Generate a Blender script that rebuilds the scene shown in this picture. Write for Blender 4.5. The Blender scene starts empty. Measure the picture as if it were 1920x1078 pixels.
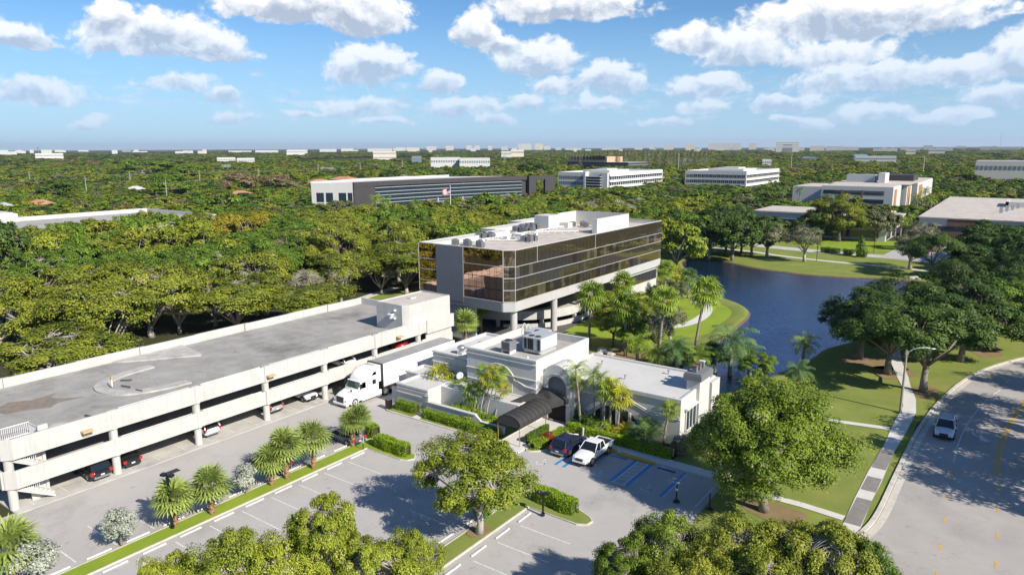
import bpy, math, random
import numpy as np
from mathutils import Matrix, Vector
R = math.radians
SC = bpy.context.scene
COL = SC.collection
# ---------------------------------------------------------------- camera
F = 1330.0; CAMH = 30.0; PHI = R(35.8); TH = math.atan(262.0 / F); ROLL = 0.0040
cam_d = bpy.data.cameras.new('camera'); cam = bpy.data.objects.new('camera', cam_d); COL.objects.link(cam)
cam_d.sensor_width = 36.0; cam_d.lens = F / 1920 * 36.0; cam_d.clip_start = 0.5; cam_d.clip_end = 40000
cam.matrix_world = Matrix.Translation((0, 0, CAMH)) @ (Matrix.Rotation(PHI, 4, 'Z') @ Matrix.Rotation(math.pi / 2 - TH, 4, 'X') @ Matrix.Rotation(-ROLL, 4, 'Z'))
SC.camera = cam
SC.render.resolution_x = 1024; SC.render.resolution_y = 574
SC.view_settings.view_transform = 'Standard'; SC.view_settings.look = 'None'
SC.view_settings.exposure = 0.50; SC.view_settings.gamma = 1.0
SC.cycles.max_bounces = 8; SC.cycles.diffuse_bounces = 3; SC.cycles.glossy_bounces = 3
SC.cycles.transparent_max_bounces = 8; SC.cycles.volume_bounces = 0
# ---------------------------------------------------------------- sun
SUN_EL = R(35.0); SUN_H = Vector((0.990, -0.14, 0)).normalized()
sd = Vector((SUN_H.x * math.cos(SUN_EL), SUN_H.y * math.cos(SUN_EL), math.sin(SUN_EL)))
sun_d = bpy.data.lights.new('sun', 'SUN'); sun_d.energy = 5.0; sun_d.angle = R(0.5); sun_d.color = (1.0, 0.93, 0.82)
sun = bpy.data.objects.new('sun', sun_d); COL.objects.link(sun)
sun.rotation_euler = sd.to_track_quat('Z', 'Y').to_euler(); sun.location = (0, 0, 100)

# photo pixel (1920 wide) -> world point at height z / direction
_c, _s = math.cos(TH), math.sin(TH); _cp, _sp = math.cos(PHI), math.sin(PHI); _cr, _sr = math.cos(ROLL), math.sin(ROLL)
def ray(u, v):
    x, y = u - 960, v - 539
    x, y = x * _cr - y * _sr, x * _sr + y * _cr
    fy = F * _c - y * _s; dz = F * _s + y * _c
    return x * _cp - fy * _sp, x * _sp + fy * _cp, dz
def P(u, v, z=0.0):
    X, Y, dz = ray(u, v); t = (CAMH - z) / dz
    return X * t, Y * t
def proj(X, Y, Z):
    x = X * _cp + Y * _sp; fy = -X * _sp + Y * _cp; dz = CAMH - Z
    zc = fy * _c + dz * _s; yc = dz * _c - fy * _s
    if zc < 0.5: return (-9999, -9999)
    a, b = x / zc * F, yc / zc * F
    return 960 + a * _cr + b * _sr, 539 - a * _sr + b * _cr

# ---------------------------------------------------------------- world: sky with cumulus
W = bpy.data.worlds.new('World'); SC.world = W; W.use_nodes = True
def build_world():
    nt = W.node_tree; nt.nodes.clear(); L = nt.links
    def N(t, **k):
        n = nt.nodes.new(t)
        for a, b in k.items(): setattr(n, a, b)
        return n
    def M(op, a, b=None, c=None, clamp=False):
        n = N('ShaderNodeMath', operation=op); n.use_clamp = clamp
        for i, x in enumerate((a, b, c)):
            if x is None: continue
            if isinstance(x, (int, float)): n.inputs[i].default_value = x
            else: L.new(x, n.inputs[i])
        return n.outputs[0]
    sky = N('ShaderNodeTexSky'); sky.sky_type = 'NISHITA'; sky.sun_disc = False
    sky.sun_elevation = SUN_EL; sky.sun_rotation = math.atan2(SUN_H.x, SUN_H.y)
    sky.altitude = 0; sky.air_density = 1.0; sky.dust_density = 0.25; sky.ozone_density = 2.5
    tc = N('ShaderNodeTexCoord'); sp = N('ShaderNodeSeparateXYZ'); L.new(tc.outputs['Generated'], sp.inputs[0])
    az = M('ARCTAN2', sp.outputs[0], sp.outputs[1]); el = M('ARCSINE', sp.outputs[2])
    K = 10.0                     # cloud space: tenths of a radian
    px = M('MULTIPLY', az, K); py = M('MULTIPLY', el, K)
    cmb = N('ShaderNodeCombineXYZ'); L.new(px, cmb.inputs[0]); L.new(py, cmb.inputs[1]); pos = cmb.outputs[0]
    def noise(scale, det, rough, src, off=(0, 0, 0), sy=1.0):
        mp = N('ShaderNodeMapping'); L.new(src, mp.inputs[0]); mp.inputs['Location'].default_value = off; mp.inputs['Scale'].default_value = (1, sy, 1)
        n = N('ShaderNodeTexNoise'); n.inputs['Scale'].default_value = scale; n.inputs['Detail'].default_value = det
        n.inputs['Roughness'].default_value = rough; L.new(mp.outputs[0], n.inputs['Vector']); return n
    # warp for ragged outlines
    wn = noise(1.3, 3, 0.55, pos, sy=1.5)
    sub = N('ShaderNodeVectorMath', operation='SUBTRACT'); L.new(wn.outputs['Color'], sub.inputs[0]); sub.inputs[1].default_value = (.5, .5, .5)
    sca = N('ShaderNodeVectorMath', operation='SCALE'); L.new(sub.outputs[0], sca.inputs[0]); sca.inputs['Scale'].default_value = 0.36
    add = N('ShaderNodeVectorMath', operation='ADD'); L.new(pos, add.inputs[0]); L.new(sca.outputs[0], add.inputs[1]); wp = add.outputs[0]
    spw = N('ShaderNodeSeparateXYZ'); L.new(wp, spw.inputs[0]); wx, wy = spw.outputs[0], spw.outputs[1]
    clouds = CLOUDS
    f_tot = None; num = None; den = None
    for (u, v, rx, ry, dn) in clouds:
        X, Y, dz = ray(u, v); a0 = math.atan2(X, Y) * K; e0 = math.atan2(-dz, math.hypot(X, Y)) * K
        sx = F / K / rx * math.cos(math.atan2(abs(dz), F)); sy = F / K / ry
        dx = M('MULTIPLY', M('SUBTRACT', wx, a0), sx)
        dy = M('MULTIPLY', M('SUBTRACT', wy, e0), sy)
        dyb = M('MAXIMUM', dy, M('MULTIPLY', dy, -2.1))
        r2 = M('ADD', M('MULTIPLY', dx, dx), M('MULTIPLY', dyb, dyb))
        f = M('MULTIPLY', M('SUBTRACT', 1.0, M('SQRT', r2)), 1.0)
        f = M('MULTIPLY', f, dn) if dn != 1 else f
        w = M('MAXIMUM', f, 0.0); w = M('MULTIPLY', w, w)
        hgt = M('MULTIPLY', w, dy)
        f_tot = f if f_tot is None else M('SMOOTH_MAX', f_tot, f, 0.18)
        num = hgt if num is None else M('ADD', num, hgt)
        den = w if den is None else M('ADD', den, w)
    hh = M('DIVIDE', num, M('ADD', den, 0.002))
    n1 = noise(4.6, 9, 0.6, wp, sy=1.15); n1b = noise(4.6, 9, 0.6, wp, off=(-0.08, -0.11, 0), sy=1.15)
    n2 = noise(1.1, 4, 0.5, pos, off=(5, 2, 0), sy=2.2)
    dens = M('ADD', f_tot, M('MULTIPLY', M('SUBTRACT', n1.outputs[0], 0.5), 0.95))
    # a belt of small broken cloud towards the horizon
    belt = M('MULTIPLY', M('SUBTRACT', 1.0, M('ABSOLUTE', M('MULTIPLY', M('SUBTRACT', py, 0.62), 1.35))), 0.5)
    n3 = noise(2.2, 6, 0.58, pos, off=(1.7, .3, 0), sy=3.2)
    bd = M('ADD', M('SUBTRACT', belt, 0.36), M('MULTIPLY', M('SUBTRACT', n3.outputs[0], 0.5), 1.7))
    dens = M('MAXIMUM', dens, M('MULTIPLY', bd, 0.55))
    # loose cloud cover added overhead, out of view, to whiten the sky's fill light
    n4 = noise(0.55, 5, 0.55, pos, off=(9, 4, 0))
    up_ = M('MULTIPLY', M('SUBTRACT', py, 3.3), 0.5, clamp=True)
    dens = M('MAXIMUM', dens, M('SUBTRACT', M('MULTIPLY', M('ADD', M('SUBTRACT', n4.outputs[0], 0.60), 0.0), 2.6), M('MULTIPLY', M('SUBTRACT', 1.0, up_), 3.0)))
    mr = N('ShaderNodeMapRange'); mr.interpolation_type = 'SMOOTHSTEP'; L.new(dens, mr.inputs[0])
    mr.inputs[1].default_value = 0.02; mr.inputs[2].default_value = 0.30; alpha = mr.outputs[0]
    relief = M('MULTIPLY', M('SUBTRACT', n1.outputs[0], n1b.outputs[0]), 1.5)
    sh = M('ADD', M('MULTIPLY', hh, 0.95), 0.36)
    sh = M('ADD', sh, relief)
    sh = M('ADD', sh, M('MULTIPLY', M('SUBTRACT', n2.outputs[0], 0.5), 0.8))
    thick = M('MULTIPLY', M('SUBTRACT', dens, 0.35), 0.55)
    sh = M('SUBTRACT', sh, M('MAXIMUM', thick, 0.0), clamp=True)
    cr = N('ShaderNodeValToRGB'); L.new(sh, cr.inputs[0])
    e = cr.color_ramp.elements; e[0].position = 0.0; e[0].color = (0.43, 0.50, 0.62, 1); e[1].position = 0.66; e[1].color = (1.0, 0.995, 0.985, 1)
    m1 = cr.color_ramp.elements.new(0.28); m1.color = (0.68, 0.73, 0.81, 1)
    mul = N('ShaderNodeVectorMath', operation='SCALE'); L.new(cr.outputs[0], mul.inputs[0]); mul.inputs['Scale'].default_value = CLOUD_GAIN
    # sky colour correction: slightly deeper, cleaner blue above
    skm = N('ShaderNodeMix', data_type='RGBA', blend_type='MULTIPLY'); skm.inputs[0].default_value = 1.0
    L.new(sky.outputs[0], skm.inputs[6]); skm.inputs[7].default_value = SKY_TINT
    # thin distant air just over the horizon
    hzr = N('ShaderNodeMapRange'); L.new(py, hzr.inputs[0]); hzr.inputs[1].default_value = 0.0; hzr.inputs[2].default_value = 1.5
    hzr.inputs[3].default_value = 0.75; hzr.inputs[4].default_value = 1.0
    al2 = M('MULTIPLY', alpha, hzr.outputs[0]); al2 = M('MULTIPLY', al2, M('GREATER_THAN', py, 0.0)); al2 = M('MULTIPLY', al2, 0.96)
    mix = N('ShaderNodeMix', data_type='RGBA'); L.new(al2, mix.inputs[0]); L.new(skm.outputs[2], mix.inputs[6]); L.new(mul.outputs[0], mix.inputs[7])
    bg = N('ShaderNodeBackground'); bg.inputs[1].default_value = SKY_STR; hm_ = N('ShaderNodeMapRange'); L.new(py, hm_.inputs[0]); hm_.inputs[1].default_value = -.2; hm_.inputs[2].default_value = 1.7; hm_.inputs[3].default_value = .8; hm_.inputs[4].default_value = 0.0
    mixh = N('ShaderNodeMix', data_type='RGBA'); L.new(hm_.outputs[0], mixh.inputs[0]); L.new(mix.outputs[2], mixh.inputs[6]); mixh.inputs[7].default_value = (2.75, 4.1, 5.9, 1); L.new(mixh.outputs[2], bg.inputs[0])
    out = N('ShaderNodeOutputWorld'); L.new(bg.outputs[0], out.inputs[0])
    W.cycles.sampling_method = 'MANUAL'; W.cycles.sample_map_resolution = 512
SKY_STR = 0.12; CLOUD_GAIN = 6.6; SKY_TINT = (0.385, 0.565, 0.74, 1)
# cloud banks: centre in photo pixels, half-width, half-height, strength
CLOUDS = [(300, 82, 135, 62, 1), (205, 45, 45, 45, 1), (395, 100, 85, 45, 1), (590, 20, 190, 46, 1.1), (680, 40, 105, 52, 1), (695, 132, 95, 56, 1),
          (1060, 18, 160, 50, 1), (895, 70, 55, 50, 1), (940, 92, 60, 30, .9), (1010, 122, 90, 52, 1), (1140, 160, 75, 48, 1), (1060, 172, 80, 30, .8),
          (825, 162, 45, 28, 1), (1300, 78, 75, 42, 1), (1400, 100, 100, 56, .9), (1620, 38, 235, 66, 1.05), (1560, 108, 120, 40, .85), (1640, 155, 150, 46, .9),
          (1800, 145, 62, 44, .95), (1320, 168, 80, 38, .95), (1470, 195, 80, 26, .8), (1905, 120, 50, 50, 1), (1880, 190, 70, 30, .9),
          (28, 70, 62, 30, 1), (675, 205, 95, 34, .95), (870, 210, 90, 30, .85), (985, 200, 40, 28, .9), (412, 184, 42, 18, .8), (60, 182, 90, 30, .6),
          (1640, 215, 90, 22, .9), (1320, 205, 60, 22, .9), (1130, 205, 55, 22, .8), (930, 228, 45, 16, .8), (1500, 228, 70, 16, .8), (1250, 230, 60, 14, .7), (1780, 222, 70, 18, .8), (720, 232, 60, 14, .7), (560, 215, 45, 14, .6), (330, 165, 70, 26, .55), (175, 228, 36, 14, .7), (440, 225, 60, 18, .6), (-150, 60, 120, 60, 1), (2100, 80, 150, 80, 1),
          (300, -130, 260, 70, 1), (1200, -150, 300, 80, 1), (2000, -200, 260, 80, 1), (700, -330, 300, 90, 1), (-500, 0, 260, 90, 1)]
HAZE = 0.00004
build_world()

# ---------------------------------------------------------------- tags
def tag(o, label=None, cat=None, group=None, kind=None):
    if label: o['label'] = label
    if cat: o['category'] = cat
    if group: o['group'] = group
    if kind: o['kind'] = kind
    return o
def empty(name, loc=(0, 0, 0), rz=0.0, label=None, cat=None, group=None):
    o = bpy.data.objects.new(name, None); COL.objects.link(o); o.location = loc; o.rotation_euler = (0, 0, rz)
    o.empty_display_size = 0.5
    return tag(o, label, cat, group)
def kids(o): return [c for c in bpy.data.objects if c.parent == o]
def copy_tree(o, parent=None, _map=None):
    if _map is None:
        _map = {}
        for c in bpy.data.objects:
            if c.parent: _map.setdefault(c.parent.name, []).append(c)
    c = o.copy(); COL.objects.link(c)
    if parent is not None: c.parent = parent
    for k in _map.get(o.name, []): copy_tree(k, c, _map)
    return c

# ---------------------------------------------------------------- mesh builder
class MB:
    def __init__(s): s.v = []; s.f = []; s.m = []
    def add(s, vs, fs, m=0):
        b = len(s.v); s.v += [tuple(p) for p in vs]
        for f in fs: s.f.append(tuple(b + i for i in f)); s.m.append(m)
        return s
    def box(s, x0, x1, y0, y1, z0, z1, m=0):
        if x0 > x1: x0, x1 = x1, x0
        if y0 > y1: y0, y1 = y1, y0
        return s.add([(x0, y0, z0), (x1, y0, z0), (x1, y1, z0), (x0, y1, z0), (x0, y0, z1), (x1, y0, z1), (x1, y1, z1), (x0, y1, z1)],
                     [(0, 3, 2, 1), (4, 5, 6, 7), (0, 1, 5, 4), (1, 2, 6, 5), (2, 3, 7, 6), (3, 0, 4, 7)], m)
    def prism(s, poly, z0, z1, m=0, mtop=None):
        n = len(poly)
        a = sum(poly[i][0] * poly[(i + 1) % n][1] - poly[(i + 1) % n][0] * poly[i][1] for i in range(n))
        if a < 0: poly = poly[::-1]
        b = len(s.v)
        s.v += [(x, y, z0) for x, y in poly] + [(x, y, z1) for x, y in poly]
        s.f.append(tuple(b + i for i in range(n - 1, -1, -1))); s.m.append(m)
        s.f.append(tuple(b + n + i for i in range(n))); s.m.append(m if mtop is None else mtop)
        for i in range(n):
            j = (i + 1) % n; s.f.append((b + i, b + j, b + n + j, b + n + i)); s.m.append(m)
        return s
    def sheet(s, poly, z, m=0):
        n = len(poly); a = sum(poly[i][0] * poly[(i + 1) % n][1] - poly[(i + 1) % n][0] * poly[i][1] for i in range(n))
        if a < 0: poly = poly[::-1]
        return s.add([(x, y, z) for x, y in poly], [tuple(range(n))], m)
    def extr(s, prof, axis, a0, a1, m=0):
        """closed 2-D profile extruded along an axis: 'X' -> (y,z), 'Y' -> (x,z)"""
        n = len(prof); b = len(s.v)
        for a in (a0, a1):
            s.v += [(a, p[0], p[1]) if axis == 'X' else (p[0], a, p[1]) for p in prof]
        s.f.append(tuple(b + i for i in range(n))); s.m.append(m); s.f.append(tuple(b + n + i for i in range(n - 1, -1, -1))); s.m.append(m)
        for i in range(n):
            j = (i + 1) % n; s.f.append((b + j, b + i, b + n + i, b + n + j)); s.m.append(m)
        return s
    def tube(s, pts, rad, n=8, m=0, cap=True):
        pts = [Vector(p) for p in pts]
        if not hasattr(rad, '__len__'): rad = [rad] * len(pts)
        b = len(s.v); k = len(pts); up0 = None
        for i, p in enumerate(pts):
            d = (pts[min(i + 1, k - 1)] - pts[max(i - 1, 0)]).normalized()
            if up0 is None: up0 = Vector((0, 0, 1)) if abs(d.z) < .9 else Vector((1, 0, 0))
            x = up0.cross(d).normalized(); y = d.cross(x).normalized(); up0 = y
            for j in range(n):
                a = 2 * math.pi * j / n; s.v.append(tuple(p + (x * math.cos(a) + y * math.sin(a)) * rad[i]))
        for i in range(k - 1):
            for j in range(n):
                j2 = (j + 1) % n; s.f.append((b + i * n + j, b + i * n + j2, b + (i + 1) * n + j2, b + (i + 1) * n + j)); s.m.append(m)
        if cap:
            s.f.append(tuple(b + j for j in range(n - 1, -1, -1))); s.m.append(m)
            s.f.append(tuple(b + (k - 1) * n + j for j in range(n))); s.m.append(m)
        return s
    def bar(s, p0, p1, w, h, m=0):
        p0, p1 = Vector(p0), Vector(p1); d = (p1 - p0).normalized(); up = Vector((0, 0, 1)) if abs(d.z) < .95 else Vector((0, 1, 0))
        x = d.cross(up).normalized() * w / 2; y = x.cross(d).normalized() * h / 2
        vs = [p + a * x + b * y for p in (p0, p1) for a, b in ((-1, -1), (1, -1), (1, 1), (-1, 1))]
        return s.add(vs, [(0, 1, 2, 3), (7, 6, 5, 4), (1, 0, 4, 5), (2, 1, 5, 6), (3, 2, 6, 7), (0, 3, 7, 4)], m)
    def cyl(s, c, r, z0, z1, n=20, m=0, r1=None):
        return s.tube([(c[0], c[1], z0), (c[0], c[1], z1)], [r, r if r1 is None else r1], n, m)
    def lathe(s, prof, n=16, c=(0, 0, 0), m=0):
        b = len(s.v)
        for r, z in prof:
            for j in range(n):
                a = 2 * math.pi * j / n; s.v.append((c[0] + r * math.cos(a), c[1] + r * math.sin(a), c[2] + z))
        for i in range(len(prof) - 1):
            for j in range(n):
                j2 = (j + 1) % n; s.f.append((b + i * n + j, b + i * n + j2, b + (i + 1) * n + j2, b + (i + 1) * n + j)); s.m.append(m)
        return s
    def ribbon(s, pts, w, z, m=0, closed=False):
        """flat ribbon of width w (scalar or list) along 2-D pts"""
        n = len(pts); L_, R_ = [], []
        for i in range(n):
            a = Vector(pts[i - 1] if (i or closed) else pts[i]); c = Vector(pts[(i + 1) % n] if (i < n - 1 or closed) else pts[i])
            d = (c - a).normalized(); nn = Vector((-d.y, d.x)); ww = (w[i] if hasattr(w, '__len__') else w) / 2
            p = Vector(pts[i]); L_.append(p + nn * ww); R_.append(p - nn * ww)
        b = len(s.v); s.v += [(p.x, p.y, z) for p in L_] + [(p.x, p.y, z) for p in R_]
        for i in range(n if closed else n - 1):
            j = (i + 1) % n; s.f.append((b + n + i, b + n + j, b + j, b + i)); s.m.append(m)
        return s
    def curb(s, pts, w, z0, z1, m=0, closed=False):
        n = len(pts); Lp, Rp = [], []
        for i in range(n):
            a = Vector(pts[i - 1] if (i or closed) else pts[i]); c = Vector(pts[(i + 1) % n] if (i < n - 1 or closed) else pts[i])
            d = (c - a).normalized(); nn = Vector((-d.y, d.x)); p = Vector(pts[i]); Lp.append(p + nn * w / 2); Rp.append(p - nn * w / 2)
        b = len(s.v)
        for q, z in ((Lp, z0), (Lp, z1), (Rp, z1), (Rp, z0)): s.v += [(p.x, p.y, z) for p in q]
        for i in range(n if closed else n - 1):
            j = (i + 1) % n
            for k in range(3): s.f.append((b + k * n + j, b + k * n + i, b + (k + 1) * n + i, b + (k + 1) * n + j)); s.m.append(m)
        if not closed:
            s.f.append((b, b + n, b + 2 * n, b + 3 * n)); s.m.append(m); s.f.append((b + 4 * n - 1, b + 3 * n - 1, b + 2 * n - 1, b + n - 1)); s.m.append(m)
        return s
    def build(s, name, mats, parent=None, smooth=False, bevel=0.0, loc=None):
        me = bpy.data.meshes.new(name); me.from_pydata(s.v, [], s.f)
        if not isinstance(mats, (list, tuple)): mats = [mats]
        for m in mats: me.materials.append(m)
        if len(mats) > 1: me.polygons.foreach_set('material_index', s.m)
        if smooth: me.polygons.foreach_set('use_smooth', [True] * len(me.polygons))
        me.update()
        o = bpy.data.objects.new(name, me); COL.objects.link(o)
        if parent is not None: o.parent = parent
        if loc: o.location = loc
        if bevel:
            b = o.modifiers.new('bevel', 'BEVEL'); b.width = bevel; b.segments = 2; b.limit_method = 'ANGLE'; b.angle_limit = R(35)
        return o
def smooth_poly(pts, it=2, closed=True):
    for _ in range(it):
        q = []; n = len(pts)
        for i in range(n if closed else n - 1):
            a, b = pts[i], pts[(i + 1) % n]
            q.append((a[0] * .75 + b[0] * .25, a[1] * .75 + b[1] * .25)); q.append((a[0] * .25 + b[0] * .75, a[1] * .25 + b[1] * .75))
        if not closed: q = [pts[0]] + q[1:-1] + [pts[-1]]
        pts = q
    return pts
def inside(x, y, poly):
    c = False; n = len(poly); j = n - 1
    for i in range(n):
        xi, yi = poly[i][0], poly[i][1]; xj, yj = poly[j][0], poly[j][1]
        if (yi > y) != (yj > y) and x < (xj - xi) * (y - yi) / (yj - yi) + xi: c = not c
        j = i
    return c

# ---------------------------------------------------------------- materials
def mat(name, col, rough=0.8, metal=0.0, var=0.0, scale=1.0, col2=None, bump=0.0, bscale=None, spec=0.5, crack=0.0, streak=0.0, stain=0.0, stain_col=(.1, .09, .08), stain_scale=.12, detail=6, trans=0.0):
    m = bpy.data.materials.new(name); m.use_nodes = True; nt = m.node_tree; L = nt.links; b = nt.nodes['Principled BSDF']
    b.inputs['Base Color'].default_value = (*col, 1); b.inputs['Roughness'].default_value = rough; b.inputs['Metallic'].default_value = metal
    b.inputs['Specular IOR Level'].default_value = spec
    tc = nt.nodes.new('ShaderNodeTexCoord')
    if trans: b.inputs['Transmission Weight'].default_value = trans
    if var or col2:
        n = nt.nodes.new('ShaderNodeTexNoise'); n.inputs['Scale'].default_value = scale; n.inputs['Detail'].default_value = detail; n.inputs['Roughness'].default_value = .62
        L.new(tc.outputs['Object'], n.inputs['Vector'])
        mr = nt.nodes.new('ShaderNodeMapRange'); mr.inputs[1].default_value = .32; mr.inputs[2].default_value = .68; L.new(n.outputs[0], mr.inputs[0])
        mx = nt.nodes.new('ShaderNodeMix'); mx.data_type = 'RGBA'; L.new(mr.outputs[0], mx.inputs[0])
        c2 = col2 or tuple(max(0, c * (1 - var)) for c in col)
        mx.inputs[6].default_value = (*col, 1); mx.inputs[7].default_value = (*c2, 1); o = mx.outputs[2]
        if stain:
            n2 = nt.nodes.new('ShaderNodeTexNoise'); n2.inputs['Scale'].default_value = stain_scale; n2.inputs['Detail'].default_value = 8; n2.inputs['Roughness'].default_value = .66
            L.new(tc.outputs['Object'], n2.inputs['Vector'])
            mr2 = nt.nodes.new('ShaderNodeMapRange'); mr2.inputs[1].default_value = .52; mr2.inputs[2].default_value = .68; mr2.inputs[4].default_value = stain; L.new(n2.outputs[0], mr2.inputs[0])
            mx2 = nt.nodes.new('ShaderNodeMix'); mx2.data_type = 'RGBA'; L.new(mr2.outputs[0], mx2.inputs[0]); L.new(o, mx2.inputs[6]); mx2.inputs[7].default_value = (*stain_col, 1); o = mx2.outputs[2]
        if crack:
            vo = nt.nodes.new('ShaderNodeTexVoronoi'); vo.feature = 'DISTANCE_TO_EDGE'; vo.inputs['Scale'].default_value = .16; wn = nt.nodes.new('ShaderNodeTexNoise'); wn.inputs['Scale'].default_value = .6; wn.inputs['Detail'].default_value = 6
            wm = nt.nodes.new('ShaderNodeVectorMath'); wm.operation = 'MULTIPLY_ADD'; L.new(tc.outputs['Object'], wn.inputs['Vector']); L.new(wn.outputs['Color'], wm.inputs[0]); wm.inputs[1].default_value = (3, 3, 3); L.new(tc.outputs['Object'], wm.inputs[2]); L.new(wm.outputs[0], vo.inputs['Vector'])
            mc = nt.nodes.new('ShaderNodeMapRange'); mc.inputs[1].default_value = 0; mc.inputs[2].default_value = .012; mc.inputs[3].default_value = crack; mc.inputs[4].default_value = 0; L.new(vo.outputs['Distance'], mc.inputs[0])
            sp_ = nt.nodes.new('ShaderNodeTexNoise'); sp_.inputs['Scale'].default_value = .9; sp_.inputs['Detail'].default_value = 3; L.new(tc.outputs['Object'], sp_.inputs['Vector'])
            ms = nt.nodes.new('ShaderNodeMapRange'); ms.inputs[1].default_value = .66; ms.inputs[2].default_value = .74; ms.inputs[4].default_value = min(.6, crack * 2.2); L.new(sp_.outputs[0], ms.inputs[0])
            mm = nt.nodes.new('ShaderNodeMath'); mm.operation = 'MAXIMUM'; L.new(mc.outputs[0], mm.inputs[0]); L.new(ms.outputs[0], mm.inputs[1])
            mx3 = nt.nodes.new('ShaderNodeMix'); mx3.data_type = 'RGBA'; L.new(mm.outputs[0], mx3.inputs[0]); L.new(o, mx3.inputs[6]); mx3.inputs[7].default_value = (*[c * .35 for c in col], 1); o = mx3.outputs[2]
        if streak:
            mp = nt.nodes.new('ShaderNodeMapping'); mp.inputs['Scale'].default_value = (2.2, 2.2, .16); L.new(tc.outputs['Object'], mp.inputs[0]); n4 = nt.nodes.new('ShaderNodeTexNoise'); n4.inputs['Scale'].default_value = 1.0; n4.inputs['Detail'].default_value = 7; n4.inputs['Roughness'].default_value = .7; L.new(mp.outputs[0], n4.inputs['Vector'])
            mr4 = nt.nodes.new('ShaderNodeMapRange'); mr4.inputs[1].default_value = .5; mr4.inputs[2].default_value = .72; mr4.inputs[4].default_value = streak; L.new(n4.outputs[0], mr4.inputs[0])
            mx4 = nt.nodes.new('ShaderNodeMix'); mx4.data_type = 'RGBA'; L.new(mr4.outputs[0], mx4.inputs[0]); L.new(o, mx4.inputs[6]); mx4.inputs[7].default_value = (*[c * .5 for c in col], 1); o = mx4.outputs[2]
        L.new(o, b.inputs['Base Color'])
    if bump:
        n3 = nt.nodes.new('ShaderNodeTexNoise'); n3.inputs['Scale'].default_value = bscale or scale * 4; n3.inputs['Detail'].default_value = 4
        L.new(tc.outputs['Object'], n3.inputs['Vector']); bp = nt.nodes.new('ShaderNodeBump'); bp.inputs['Strength'].default_value = bump; bp.inputs['Distance'].default_value = .05
        L.new(n3.outputs[0], bp.inputs['Height']); L.new(bp.outputs[0], b.inputs['Normal'])
    return m
def leaf_mat(name, c_dark, c_light, c_odd=None, trans=.20, rough=.5, spec=.25):
    """foliage: per-leaf tint attribute picks the leaf's own colour, each tree drifts a little"""
    m = bpy.data.materials.new(name); m.use_nodes = True; nt = m.node_tree; L = nt.links; b = nt.nodes['Principled BSDF']
    at = nt.nodes.new('ShaderNodeAttribute'); at.attribute_name = 'tint'
    oi = nt.nodes.new('ShaderNodeObjectInfo')
    ad = nt.nodes.new('ShaderNodeMath'); ad.operation = 'MULTIPLY_ADD'; L.new(oi.outputs['Random'], ad.inputs[0]); ad.inputs[1].default_value = .30; ad.inputs[2].default_value = -.15
    ad2 = nt.nodes.new('ShaderNodeMath'); ad2.operation = 'ADD'; ad2.use_clamp = True; L.new(at.outputs['Fac'], ad2.inputs[0]); L.new(ad.outputs[0], ad2.inputs[1])
    cr = nt.nodes.new('ShaderNodeValToRGB'); L.new(ad2.outputs[0], cr.inputs[0]); e = cr.color_ramp.elements
    e[0].position = .1; e[0].color = (*c_dark, 1); e[1].position = .85; e[1].color = (*c_light, 1)
    if c_odd: k = cr.color_ramp.elements.new(.965); k.color = (*c_light, 1); k2 = cr.color_ramp.elements.new(.985); k2.color = (*c_odd, 1)
    L.new(cr.outputs[0], b.inputs['Base Color']); b.inputs['Roughness'].default_value = rough; b.inputs['Specular IOR Level'].default_value = spec
    tr = nt.nodes.new('ShaderNodeBsdfTranslucent'); L.new(cr.outputs[0], tr.inputs[0]); mx = nt.nodes.new('ShaderNodeMixShader'); mx.inputs[0].default_value = trans
    L.new(b.outputs[0], mx.inputs[1]); L.new(tr.outputs[0], mx.inputs[2]); L.new(mx.outputs[0], nt.nodes['Material Output'].inputs[0])
    return m
MT = {}
MT['wall'] = mat('painted_concrete', (.54, .525, .49), .75, streak=.35, var=.10, scale=.5, stain=.22, stain_col=(.38, .36, .33), stain_scale=.35)
MT['deck'] = mat('weathered_deck', (.37, .35, .325), .9, crack=.4, col2=(.27, .252, .23), scale=.35, stain=.9, stain_col=(.15, .135, .12), stain_scale=.09, detail=9)
MT['slab'] = mat('concrete_slab', (.56, .535, .49), .85, col2=(.40, .38, .35), scale=.5, stain=.4, stain_col=(.22, .20, .18), stain_scale=.3)
MT['island'] = mat('island_concrete', (.52, .49, .45), .85, col2=(.33, .32, .30), scale=.9, stain=.3, stain_col=(.2, .19, .17), stain_scale=.5)
MT['white'] = mat('white_stucco', (.565, .555, .53), .8, streak=.28, var=.05, scale=.8, stain=.10, stain_col=(.55, .53, .5), stain_scale=.5, bump=.15, bscale=12)
MT['roofwhite'] = mat('white_roof_coating', (.57, .555, .525), .8, var=.10, scale=.5, stain=.45, stain_col=(.50, .48, .44), stain_scale=.22)
MT['roofgrey'] = mat('gravel_roof', (.42, .40, .37), .95, col2=(.33, .31, .29), scale=.7, stain=.6, stain_col=(.20, .18, .16), stain_scale=.2, bump=.3, bscale=20)
MT['roofbeige'] = mat('beige_gravel_roof', (.56, .50, .44), .95, col2=(.44, .38, .33), scale=.5, stain=.45, stain_col=(.30, .26, .22), stain_scale=.25)
MT['greypaint'] = mat('grey_stucco', (.165, .17, .185), .8, var=.12, scale=.6, stain=.2, stain_col=(.22, .22, .23), stain_scale=.3)
MT['ledge'] = mat('grey_concrete', (.46, .45, .44), .8, var=.12, scale=.6)
MT['asphalt'] = mat('parking_asphalt', (.43, .407, .383), .9, crack=.16, col2=(.39, .368, .348), scale=.22, stain=.35, stain_col=(.17, .16, .155), stain_scale=.16, bump=.2, bscale=14, detail=9)
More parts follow.
